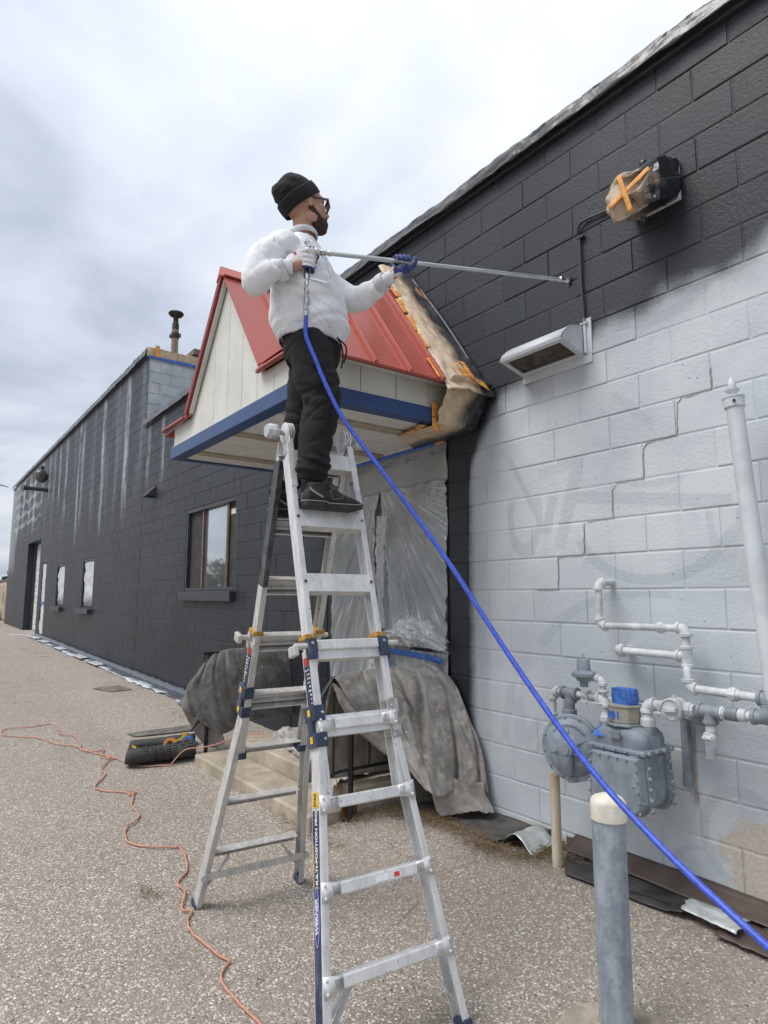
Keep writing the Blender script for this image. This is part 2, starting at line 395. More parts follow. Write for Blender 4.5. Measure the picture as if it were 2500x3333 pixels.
    def line(x0,z0,x1,z1,w,amt=1.):
        l = math.hypot(x1-x0, z1-z0); dx,dz = (x1-x0)/l, (z1-z0)/l
        t = k.m('ADD', k.m('MULTIPLY', k.m('SUBTRACT', x, x0), dx), k.m('MULTIPLY', k.m('SUBTRACT', z, z0), dz))
        dd = k.m('ABSOLUTE', k.m('SUBTRACT', k.m('MULTIPLY', k.m('SUBTRACT', x, x0), dz), k.m('MULTIPLY', k.m('SUBTRACT', z, z0), dx)))
        f = k.m('MULTIPLY', k.ss(dd, w*1.15, w*.85), k.m('MULTIPLY', k.ss(t, -.01, .02), k.ss(t, l+.01, l-.02)))
        add(k.m('MULTIPLY', f, amt))
    arc(1.64,2.06,.50,.41,.075,-1,1.90); line(1.14,2.165,2.10,2.03,.035,.8); line(.63,2.50,.92,1.96,.022); line(.93,1.95,.99,2.20,.035)
    arc(.75,2.08,.125,.22,.22,-1,2.2,None,.8); line(1.03,1.85,1.20,2.42,.045,.8); arc(1.62,1.12,.78,.46,.06,1,1.25,(.8,1.75),.8)
    line(1.45,2.74,1.70,2.50,.028,.6); arc(1.70,2.42,.34,.24,.10,-1,2.22,None,.6); arc(2.05,1.98,.075,.21,.25,-1,2.0,None,.7); line(.87,2.34,1.2,2.39,.035,.6)
    arc(1.74,3.40,.40,.30,.12,-1,3.22,None,.8); arc(1.56,3.11,.13,.055,.55,-1,3.2,None,.7); arc(2.04,.42,.19,.22,.13,1,.22,None,.8); arc(1.86,.24,.16,.09,.14,1,.25,None,.6); arc(1.95,.335,.07,.03,.5,1,.2,None,.6)
    line(.60,1.0,.53,.62,.035,.6); line(.645,.9,.68,.62,.05,.6); line(.70,.62,.83,.80,.035,.6); line(.34,1.35,.36,.75,.04,.5); line(1.3,2.5,1.55,2.35,.03,.4)
    prim = k.mixc(k.ss(n2, .34, .66), (.440,.484,.515), (.560,.600,.622))
    prim = k.mixc(k.m('MULTIPLY', k.ss(n3, .45, .7), .22), prim, (.385,.43,.46))
    prim = k.mixc(k.m('MULTIPLY', ghosts, .36), prim, (.27,.31,.345))
    row = k.m('FLOOR', k.m('DIVIDE', k.m('SUBTRACT', z, 1.6), .2032)); par = k.m('MULTIPLY', k.m('MODULO', k.m('ADD', row, 40.), 2.), .5)
    col_ = k.m('FLOOR', k.m('ADD', k.m('SUBTRACT', k.m('DIVIDE', x, .4064), .5), par)); cbw = N.new('ShaderNodeCombineXYZ'); k.put(cbw.inputs[0], row); k.put(cbw.inputs[1], col_)
    wn = N.new('ShaderNodeTexWhiteNoise'); wn.noise_dimensions = '2D'; L.new(cbw.outputs[0], wn.inputs['Vector']); tone = wn.outputs['Value']
    prim = k.mixc(k.m('MULTIPLY', tone, .16), prim, (.36,.40,.43))
    pits = k.N.new('ShaderNodeTexVoronoi'); pits.inputs['Scale'].default_value = 26.; L.new(p, pits.inputs['Vector'])
    pr = k.sep(pits.outputs['Color'])
    hole = k.m('MULTIPLY', k.ss(pits.outputs['Distance'], k.m('MULTIPLY_ADD', pr[1], .16, .02), .0), k.ss(pr[0], .80, .84))
    prim = k.mixc(k.m('MULTIPLY', hole, .8), prim, (.10,.10,.10))
    # weathered, bare foot of the wall
    foot = k.m('MULTIPLY', k.ss(k.m('ADD', z, k.m('MULTIPLY_ADD', n1, .30, -.15)), .185, .125), k.ss(x, .2, 1.2))
    patch = k.m('MULTIPLY', k.ss(k.m('ADD', k.m('POWER', k.m('DIVIDE', k.m('SUBTRACT', x, 2.12), .20), 2.), k.m('POWER', k.m('DIVIDE', k.m('SUBTRACT', z, .30), .20), 2.)), k.m('MULTIPLY_ADD', n1, 1.9, .45), k.m('MULTIPLY_ADD', n1, 1.9, -.1)), k.ss(k.noise(p, 4., 5, .7), .36, .50))
    bare = k.m('MAXIMUM', foot, patch)
    prim = k.mixc(k.m('MULTIPLY', bare, .8), prim, k.mixc(nf, (.30,.24,.18), (.66,.60,.50)))
    rustx = k.m('MULTIPLY', k.ss(k.m('ABSOLUTE', k.m('SUBTRACT', x, 1.822)), .020, .004), k.m('MULTIPLY', k.ss(z, .50,.56), k.ss(z, .95,.85)))
    prim = k.mixc(k.m('MULTIPLY', rustx, .6), prim, (.24,.15,.09))
    prim = k.mixc(halo, prim, (.20,.22,.245))
    dk = k.mixc(k.ss(k.noise(p, .8, 4, .6), .38, .62), (.0150,.0172,.0225), (.0220,.0245,.0310))
    dk = k.mixc(k.m('MULTIPLY', k.ss(k.noise(k.scale(p,(1,1,.3)), 2.6, 5, .6), .5,.7), .6), dk, (.019,.026,.031))
    c = k.mixc(dark, prim, dk)
    L.new(c, b.inputs['Base Color'])
    L.new(k.m('ADD', k.m('MULTIPLY_ADD', dark, -.12, .60), k.m('MULTIPLY_ADD', n1, .16, -.08)), b.inputs['Roughness'])
    b.inputs['Specular IOR Level'].default_value = .42
    h = k.m('ADD', k.m('MULTIPLY', k.noise(p, 45., 6, .68), 1.), k.m('MULTIPLY', hole, -.9))
    h = k.m('ADD', h, k.m('MULTIPLY', k.noise(k.scale(p,(.45,1,1.5)), 130., 3, .6), .35))
    bn = N.new('ShaderNodeBump'); bn.inputs['Distance'].default_value = .006; k.put(bn.inputs['Strength'], k.m('MULTIPLY_ADD', tone, .45, .40)); L.new(h, bn.inputs['Height']); L.new(bn.outputs[0], b.inputs['Normal'])
    return m
WALLP = wall_paint()
building = thing('block_building', 'long concrete block building being sprayed charcoal, with a light grey unpainted patch', 'building')
JX = -8.15                                   # joint where the taller part begins
LOWTOP, TALLTOP = 4.60, 5.955
OPEN = [(-1.745,.005,.20,2.819),(-5.775,-3.965,1.63,2.819),(-12.72,-11.62,1.28,2.413),(-15.98,-14.90,1.28,2.413),(-18.50,-17.72,.30,2.62),(-21.75,-19.05,.20,3.36)]
def blocks():
    """list of (x0,x1,z0,z1) of every block face in the wall"""
    out = []
    for r in range(-9, 22):
        z0, z1 = Z0+r*U, Z0+(r+1)*U
        for (A,B,top) in ((-27.0,JX,TALLTOP),(JX,5.0,LOWTOP)):
            if z0 > top-.03: continue
            zt = min(z1, top)
            off = U if r % 2 == 0 else 0.0
            x = off - 2*U*80
            while x < B:
                a,b = max(x,A), min(x+2*U,B); x += 2*U
                if b-a < .03: continue
                if r == 6 and a > -5.9 and b < -3.8: segs = [(a,(a+b)/2),((a+b)/2,b)]
                else: segs = [(a,b)]
                if b <= .30 and a < .25 and -.02 <= a: segs = [(0,U)] + ([(U,b)] if b > U+.02 else [])
                for (s0,s1) in segs:
                    parts = [(s0,s1)]
                    for (o0,o1,p0,p1) in OPEN:
                        if min(zt,p1)-max(z0,p0) > .08:
                            np_ = []
                            for (q0,q1) in parts:
                                if q1 <= o0 or q0 >= o1: np_.append((q0,q1))
                                else:
                                    if o0-q0 > .03: np_.append((q0,o0))
                                    if q1-o1 > .03: np_.append((o1,q1))
                            parts = np_
                    out += [(q0,q1,z0,zt) for (q0,q1) in parts]
    return out
def block_shape(b, w, h, o=(0,0,0), left=False):
    """one block face: slightly pillowed front with worn, rounded arrises, origin at its centre"""
    gv = .0011 if left else .0030; g = .0050 if left else .0042; c1, c2 = (.0030,.0080) if left else (.0034,.0085); hw, hh = w/2-gv, h/2-g; ox,oy,oz = o
    rings = [(hw,hh,.011),(hw-.0005,hh-.0005,.0022 if left else .0036),(hw-c1,hh-c1,.0006),(hw-c2,hh-c2,.0)]
    P = [(ox+i*a, oy+d, oz+j*e) for (a,e,d) in rings for (i,j) in ((-1,-1),(1,-1),(1,1),(-1,1))]
    F = [(12,13,14,15)]
    for r in range(3):
        for k in range(4): F.append((r*4+k, r*4+(k+1)%4, r*4+4+(k+1)%4, r*4+4+k))
    b.add(P, F)
def build_wall():
    B = blocks(); sc = []
    for i,(x0,x1,z0,z1) in enumerate(B):
        c = Vector(((x0+x1)/2, 0, (z0+z1)/2)); d = c-CAM; dep = d.dot(_fw)
        u = d.dot(_rt)/max(dep,.1); v = d.dot(_up)/max(dep,.1)
        vis = dep > .3 and abs(u) < .62 and abs(v) < .82
        sc.append((-(x1-x0)*(z1-z0)*abs(d.y)/max(dep,.1)**3 if vis else 0, i))
    sc.sort(); top = set(i for s,i in sc[:298] if s < 0)
    cache = {}; fb = MB(); rr = random.Random(3)
    for i,(x0,x1,z0,z1) in enumerate(B):
        w,h = round(x1-x0,3), round(z1-z0,3); jy = rr.uniform(-.0022,.0022)
        if i in top:
            lf = x1 < -1.7
            if (w,h,lf) not in cache:
                b = MB(); block_shape(b, w, h, left=lf); cache[(w,h,lf)] = b.mesh('block', WALLP)
            o = link('block', cache[(w,h,lf)], building); o.location = ((x0+x1)/2, jy, (z0+z1)/2)
            o.rotation_euler = (rr.uniform(-.008,.008), rr.uniform(-.003,.003), rr.uniform(-.006,.006))
        else: block_shape(fb, w, h, ((x0+x1)/2, jy*(.5 if x1 < -1.7 else 1), (z0+z1)/2), x1 < -1.7)
    tag(fb.build('block_field', WALLP, building), kind='stuff')
    # raked mortar behind the faces, left open at doors and windows
    xs = sorted(set([-27.0,JX,5.0]+[v for o in OPEN for v in o[:2]])); zs = sorted(set([-.4,LOWTOP,TALLTOP]+[v for o in OPEN for v in o[2:]]))
    b = MB()
    for i in range(len(xs)-1):
        for j in range(len(zs)-1):
            cx,cz = (xs[i]+xs[i+1])/2,(zs[j]+zs[j+1])/2
            if any(o[0] < cx < o[1] and o[2] < cz < o[3] for o in OPEN): continue
            if cz > LOWTOP and cx > JX: continue
            b.box((xs[i],.0045,zs[j]),(xs[i+1],.19,zs[j+1]))
    b.build('mortar', WALLP, building)
    # end and step walls, roof
    b = MB()
    for r in range(14,22):
        z0,z1 = Z0+r*U, min(Z0+(r+1)*U, TALLTOP)
        if z1 <= LOWTOP+.02: continue
        z0 = max(z0, LOWTOP+.01)
        for q in range(16):
            y0 = .21+q*2*U+(U if r%2 else 0)-2*U; y0_,y1_ = max(y0,.004), y0+2*U
            if y1_-y0_ > .04: b.box((JX-.004,y0_+.004,z0+.004),(JX+.004+random.uniform(-.001,.001),y1_-.004,z1-.004))
    b.build('step_wall_block_field', WALLS, building)['kind'] = 'stuff'
    b = MB(); b.box((JX-.19,.20,LOWTOP-.2),(JX-.003,6.6,TALLTOP)); b.box((-27,.2,-.2),(-26.81,14,TALLTOP)); b.build('step_wall', WALLS, building)
    b = MB(); b.box((JX+.01,.02,LOWTOP-.06),(5.0,14,LOWTOP-.02)); b.box((-27,.02,TALLTOP-.08),(JX-.02,14,TALLTOP-.03)); b.build('roof', ROOFM, building)
WALLS = M('step_wall_primer', (.42,.46,.49), .6, var=.12, vs=3., bump=.3, bs=60)
ROOFM = M('roofing_felt', (.10,.10,.10), .9, bump=.3)
DARK = M('charcoal_paint', (.037,.040,.047), .45, var=.2, vs=6, bump=.25, bs=60)
BLACKM = M('dark_interior', (.008,.008,.009), .8)
build_wall()

def film_mat(name, col, alpha, rough=.2, crease=.4, sc=(1,1,1)):
    m,N,L,b = newmat(name); k = NB(N,L); p = k.scale(k.pos(), sc)
    n = k.noise(p, 2.4, 4, .55); w = k.noise(k.scale(p,(1,1,.07)), 30., 2, .5, .25)
    L.new(k.mixc(k.ss(n,.35,.65), tuple(c*.86 for c in col), col), b.inputs['Base Color'])
    a = k.m('ADD', k.m('MULTIPLY_ADD', k.ss(n,.3,.7), .14, alpha-.10), k.m('MULTIPLY', k.ss(w,.58,.72), .22), clamp=True) if alpha < 1 else 1.0
    k.put(b.inputs['Alpha'], a); b.inputs['Roughness'].default_value = rough; b.inputs['IOR'].default_value = 1.5; b.inputs['Specular IOR Level'].default_value = .7
    L.new(k.bump(k.m('ADD', w, k.m('MULTIPLY', n, .6)), crease, .008), b.inputs['Normal'])
    return m
SILVER = M('brushed_bronze_frame', (.16,.11,.08), .4, .6)
GLASSD = None
def glass_mat():
    m,N,L,b = newmat('window_glass'); k = NB(N,L)
    b.inputs['Base Color'].default_value = (.42,.47,.48,1); b.inputs['Metallic'].default_value = .8; b.inputs['Roughness'].default_value = .05; b.inputs['IOR'].default_value = 1.52
    b.inputs['Specular IOR Level'].default_value = 1.0; b.inputs['Coat Weight'].default_value = 1.; b.inputs['Coat Roughness'].default_value = .02; b.inputs['Coat IOR'].default_value = 2.2
    L.new(k.bump(k.noise(k.pos(), 1.2, 2), .12, .02), b.inputs['Normal'])
    return m
GLASSD = glass_mat()
SCREEN = M('insect_screen', (.035,.035,.036), .7, var=.2, bump=.4, bs=500)
FILMW = film_mat('white_masking_plastic', (.58,.60,.63), 1.0, .3, .5)
def big_window():
    X0,X1,A,Bz = -5.772,-3.968,1.632,2.817
    w = link('window', MB().box((X0,.085,A),(X1,.10,Bz)).mesh('window', BLACKM), building)
    b = MB()
    for (a,c) in (((X0,.004,A),(X0+.05,.085,Bz)),((X1-.03,.004,A),(X1,.085,Bz)),((X0+.05,.004,Bz-.05),(X1-.03,.085,Bz)),((X0+.05,.004,A),(X1-.03,.085,A+.045))): b.box(a,c)
    bev(b.build('window_frame', DARK, w), .004)
    for x in (-5.19,-4.30): bev(MB().box((x-.022,.030,A+.046),(x+.022,.075,Bz-.051)).build('mullion', SILVER, w), .004)
    for x in (-5.165,-4.325): MB().box((x-.004,.024,A+.046),(x+.004,.0295,Bz-.051)).build('mullion_bead', M('aluminium_bead',(.42,.34,.27),.4,.5), w)
    MB().box((X0+.05,.060,A+.045),(-5.212,.064,Bz-.05)).build('screen', SCREEN, w)
    MB().box((-4.278,.060,A+.045),(X1-.03,.064,Bz-.05)).build('screen', SCREEN, w)
    p = MB().box((-5.168,.062,A+.045),(-4.322,.066,Bz-.05)).build('pane', GLASSD, w)
    MB().box((-4.268,.058,Bz-.20),(-4.05,.0595,Bz-.13)).build('sticker', M('white_paper',(.6,.58,.52),.8), w)
    bev(MB().box((-5.82,-.075,1.497),(-3.935,.084,1.625)).build('window_sill', DARK, building), .008)
big_window()
def small_window(x0,x1,z0,z1,seed):
    w = link('window', MB().box((x0+.001,.10,z0),(x1-.001,.11,z1)).mesh('window', BLACKM), building)
    b = MB()
    for (a,c) in (((x0,.01,z0),(x0+.05,.10,z1)),((x1-.05,.01,z0),(x1,.10,z1)),((x0+.05,.01,z1-.06),(x1-.05,.10,z1)),((x0+.05,.01,z0),(x1-.05,.10,z0+.03))): b.box(a,c)
    b.build('window_frame', DARK, w)
    bev(MB().box((x0-.12,-.10,z0-.115),(x1+.02,.09,z0-.004)).build('window_sill', DARK, building), .008)
    def f(u,v):
        n = nz(u*3+seed, v*4, seed); e = .05+.03*nz(v*3, seed)
        return (x0+.09+e*.6+(x1-x0-.14-e)*u, .03+.012*n+.02*nz(u*8,v*8,seed), z0+.05+(z1-z0-.12)*v)
    o = MB().grid(f, 14, 24).build('masking_film', SPRAYFILM, None, 80)
    return o
def sprayfilm():
    m,N,L,b = newmat('white_film_dark_oversprayed_foot'); k = NB(N,L); x,y,z = k.sep(k.pos())
    n = k.noise(k.pos(), 3., 5, .6)
    f = k.ss(k.m('ADD', z, k.m('MULTIPLY', n, .22)), 1.72, 1.48)
    L.new(k.mixc(k.m('MULTIPLY', f, .9), k.mixc(n,(.42,.45,.49),(.62,.64,.67)), (.05,.052,.056)), b.inputs['Base Color']); b.inputs['Roughness'].default_value = .35
    L.new(k.bump(n, .5, .03), b.inputs['Normal']); return m
SPRAYFILM = sprayfilm()
o = small_window(-12.72,-11.62,1.285,2.41,1.3); tag(o,'white plastic film taped over the wider small window nearer the big window','masking film','films over the small windows')
o = small_window(-15.98,-14.90,1.285,2.41,4.7); tag(o,'wrinkled white plastic film over the small window nearer the far doors','masking film','films over the small windows')
# far side door and the deep roller door beside it
dr = link('side_door', MB().box((-18.498,.06,.30),(-17.722,.10,2.618)).mesh('side_door', BLACKM), building)
b = MB(); [b.box(a,c) for a,c in (((-18.5,.004,.3),(-18.44,.06,2.62)),((-17.78,.004,.3),(-17.72,.06,2.62)),((-18.44,.004,2.56),(-17.78,.06,2.62)))]
b.build('door_frame', DARK, dr)
def f_(u,v):
    z = .46+2.06*v; nn = .05*nz(v*5,1.7)+(.09*math.exp(-((v-.42)/.07)**2))
    return (-18.36+nn+(.62-1.2*nn)*u, .012+.03*nz(u*3,v*6,2.)*(1-.6*math.exp(-((v-.42)/.1)**2)), z)
tag(MB().grid(f_,12,40).build('masking_film', FILMW, None, 80), 'white plastic film gathered with blue tape over the far side door', 'masking film')
TAPEB = M('blue_masking_tape', (.045,.145,.48), .6, var=.2, vs=30, bump=.3, bs=160)
TAPEO = M('orange_masking_tape', (.72,.31,.065), .6, var=.15, vs=25, bump=.3, bs=160)
tag(MB().box((-18.33,-.012,1.33),(-17.78,-.008,1.39)).build('tape_strip', TAPEB), 'blue tape pinching the film on the far side door', 'tape')
rd = thing('roller_door', 'white sectional roller door set deep in the far end of the wall', 'door', (-20.4,.6,.42))
for i in range(16):
    z = .42+i*.184
    bev(MB().box((-21.74,.28+.004*(i%2),z+.004),(-19.06,.32,z+.18)).build('door_panel', M('white_door_enamel',(.66,.67,.66),.5) if i == 0 else bpy.data.materials['white_door_enamel'], rd), .006)
MB().box((-21.75,.195,.2),(-21.70,.62,3.36)).build('door_jamb', DARK, building); MB().box((-19.10,.195,.2),(-19.05,.62,3.36)).build('door_jamb', DARK, building); MB().box((-21.75,.195,3.32),(-19.05,.62,3.36)).build('door_lintel', DARK, building)
# ------------------------------------------------------------------ entrance canopy
REDM = M('red_roof_metal', (.40,.082,.058), .42, .0, var=.05, vs=3, coat=.15)
REDD = M('shaded_red_trim_metal', (.25,.030,.030), .45, .0, var=.08, vs=3)  # roof red darkened: the rake's shade is painted into the trim colour
CREAM = M('cream_siding', (.58,.58,.53), .6, var=.05, vs=3, bump=.15, bs=60)
BLUEF = M('blue_fascia', (.030,.066,.175), .42, var=.08, vs=4)
SOFF = M('white_soffit', (.62,.62,.60), .6, var=.05)
TANB = M('tan_batten', (.36,.31,.235), .6, var=.08)
def canopy():
    c = thing('entrance_canopy', 'gabled entrance canopy with red metal roof, cream siding and blue fascia', 'canopy', (-.88,-.72,2.77))
    XL,XR,YF,Zb,Zt,Ze = -2.03,.273,-1.442,2.765,2.868,3.052
    # blue fascia boards
    bev(MB().box((XL,YF-.022,Zb),(XR+.022,YF,Zt)).build('fascia_board', BLUEF, c), .004)
    bev(MB().box((XR,YF+.002,Zb),(XR+.022,-.012,Zt)).build('fascia_board', BLUEF, c), .004)
    bev(MB().box((XL-.022,YF-.022,Zb),(XL,-.012,Zt)).build('fascia_board', BLUEF, c), .004)
    b = MB(); b.box((XL,YF,Zb+.002),(XR-.09,YF+.085,Zb+.012)); b.box((XR-.085,YF,Zb+.002),(XR,-.012,Zb+.012)); b.box((XL,YF+.087,Zb+.002),(XL+.03,-.012,Zb+.012))
    b.build('fascia_return', BLUEF, c)
    # soffit boards and battens running out from the wall
    xs = [XL+.035,-1.66,-1.25,-.86,-.47,-.10,XR-.09]
    for i in range(len(xs)-1):
        MB().box((xs[i]+.003,YF+.09,Zb+.014),(xs[i+1]-.003,-.012,Zb+.022)).build('soffit_board', SOFF, c)
    for x in (-1.66,-.86,-.10): bev(MB().box((x-.055,YF+.09,Zb-.002),(x+.055,-.012,Zb+.0125)).build('soffit_batten', TANB, c), .003)
    # vertical siding boards, front
    ax,az = -.903, 3.975
    gx = [XL,-1.893,-1.626,-1.369,-1.111,-.843,-.582,-.325,-.067,XR]
    def top(x):
        if -1.60 < x < -.205: return min(az, 3.06+(x+1.60)*1.337 if x < ax else 3.06+(-.205-x)*1.337)
        return Ze
    for i in range(len(gx)-1):
        a,bb = gx[i]+.003, gx[i+1]-.003
        cut = sorted([a,bb]+[q for q in (-1.60,-.205,ax) if a < q < bb])
        poly = [(a,YF,Zt+.001),(bb,YF,Zt+.001)]+[(q,YF,top(q-1e-4) if q == bb else top(q+1e-4)) for q in reversed(cut)]
        bev(MB().prism(poly, (0,.02,0)).build('siding_board', CREAM, c), .0025, 1)
    MB().box((XL,YF+.012,Zt),(XR-.003,YF+.02,Ze)).build('siding_backing', CREAM, c)
    MB().box((XL,YF-.012,Zt+.001),(XR,YF-.001,Zt+.012)).build('drip_edge', CREAM, c)
    gy = [YF+.001,-1.27,-.991,-.704,-.412,-.13,-.004]
    for i in range(len(gy)-1):
        bev(MB().box((XR-.02,gy[i]+.003,Zt+.001),(XR,gy[i+1]-.003,Ze+.02)).build('siding_board', CREAM, c), .0025, 1)
    MB().box((XR-.03,YF+.03,Zt),(XR-.012,-.004,Ze)).build('siding_backing', CREAM, c)
    MB().box((XL,YF+.02,Zt+.001),(XL+.02,-.004,Ze)).build('siding_board', CREAM, c)
    MB().box((XR-.001,YF,Zt+.001),(XR+.012,-.01,Zt+.012)).build('drip_edge', CREAM, c)
    # steep side slopes of the main roof: z = 3.60 - 1.36 x on the right, mirrored on the left
    s = 1.36; n = Vector((s,0,1)).normalized(); t = .012
    def R(x,y,d=0): return Vector((x,y,3.60-s*x))+n*d
    ex = .432; panels = [-1.475,-1.285,-1.008,-.725,-.445,-.16,-.006]
    def hip(y): return max(-.52, ex-(y+1.475)*.70)                    # the front hip and the ridge end cut the slope
    for i in range(len(panels)-1):
        y0,y1 = panels[i],panels[i+1]
        b = MB(); b.prism([R(ex,y0),R(ex,y1),R(hip(y1),y1),R(hip(y0),y0)] if i else [R(ex,y0),R(ex,y1),R(hip(y1),y1)], n*t); b.build('roof_panel', REDM, c)
    for y in panels[1:6]:
        x1 = hip(y)+.02
        b = MB(); b.prism([R(ex+.012,y-.010,t),R(ex+.012,y+.010,t),R(x1,y+.010,t),R(x1,y-.010,t)], n*.034); bev(b.build('standing_seam', REDM, c), .003)
    b = MB(); b.box((ex-.012,-1.475,R(ex,0).z-.010),(ex+.001,-.40,R(ex,0).z-.002)); b.build('eave_trim', REDD, c)
    MB().box((XR+.003,-1.44,Ze-.010),(ex-.014,-.01,Ze+.0)).build('eave_soffit', CREAM, c)
    nl = Vector((-s,0,1)).normalized()
    def Lf(x,y,d=0): return Vector((x,y,3.60-s*(-1.76-x)))+nl*d
    exl = -2.20
    b = MB(); b.prism([Lf(exl,-1.475),Lf(exl,-.006),Lf(-1.30,-.006),Lf(-1.30,-.30)], nl*t); b.build('roof_panel', REDM, c)
    # front slope behind the gable with its small eave returns
    nf = Vector((0,-.95,1)).normalized()
    def Fr(x,y,d=0): return Vector((x,y,3.045+.95*(y+1.475)))+nf*d
    b = MB(); b.prism([Fr(-.25,-1.475),Fr(ex,-1.475),Fr(-.30,-.43),Fr(-.90,-.43)], nf*t); b.build('roof_panel', REDM, c)
    b = MB(); b.prism([Fr(exl,-1.475),Fr(-1.56,-1.475),Fr(-.90,-.43),Fr(-1.45,-.43)], nf*t); b.build('roof_panel', REDM, c)
    for (a,d) in ((exl-.02,-1.565),(-.235,ex+.01)):
        b = MB(); b.box((a,-1.500,3.036),(d,-1.476,3.062)); bev(b.build('eave_return', REDD, c), .004)
        b = MB(); b.box((a+.05,-1.512,3.040),(d-.06,-1.501,3.056)); bev(b.build('eave_lip', REDM, c), .003)
    # gable roof, z = 2.80 - 1.36 x
    def G(x,y,d=0): return Vector((x,y,2.80-s*x))+n*d
    gyf = -1.475
    for (y0,y1) in ((gyf,-1.20),(-1.20,-.46)):
        xe0 = -.215 if y0 == gyf else -.395; xe1 = -.395 if y1 == -1.20 else -.90
        b = MB(); b.prism([G(xe0,y0),G(xe1,y1),G(-.915,y1),G(-.915,y0)], n*.014); b.build('roof_panel', REDM, c)
    b = MB(); b.prism([G(-.40,-1.21,.014),G(-.40,-1.19,.014),G(-.89,-1.19,.014),G(-.89,-1.21,.014)], n*.034); bev(b.build('standing_seam', REDM, c), .003)
    def GL(x,y,d=0): return Vector((x,y,2.80-s*(-1.806-x)))+nl*d
    b = MB(); b.prism([GL(-1.60,gyf),GL(-.90,gyf),GL(-.90,-.46),GL(-1.60,-1.2)], nl*.014); b.build('roof_panel', REDM, c)
    b = MB(); b.prism([GL(-1.60,gyf-.03,-.030),GL(-.905,gyf-.03,-.030),GL(-.905,gyf-.03,.014),GL(-1.60,gyf-.03,.014)], (0,.03,0)); b.build('rake_trim', REDD, c)
    b = MB(); b.prism([GL(-1.585,gyf-.006,-.058),GL(-.925,gyf-.006,-.058),GL(-.925,gyf-.006,-.032),GL(-1.585,gyf-.006,-.032)], (0,.03,0)); b.build('rake_trim', CREAM, c)
    b = MB(); b.prism([G(-.215,gyf-.012,-.012),G(-.90,gyf-.012,-.012),G(-.90,gyf-.012,.014),G(-.215,gyf-.012,.014)], (0,.012,0)); b.build('rake_trim', REDM, c)
    # folded ridge cap
    rz = 4.062; b = MB()
    for (sx,nn) in ((1,n),(-1,nl)):
        p0 = Vector((-.905,gyf-.03,rz+.012)); q0 = p0+Vector((sx*.068,0,-.068*s)); e = Vector((0,1.02,0))
        b.prism([p0,q0,q0+e,p0+e], nn*.012)
    b.prism([(-.905,gyf-.036,rz+.02),(-.978,gyf-.036,rz-.088),(-.905,gyf-.036,rz-.05),(-.832,gyf-.036,rz-.088)], (0,.012,0))
    bev(b.build('ridge_cap', M('red_ridge_metal',(.52,.13,.10),.4,var=.05), c), .003)
    return c
canopy()

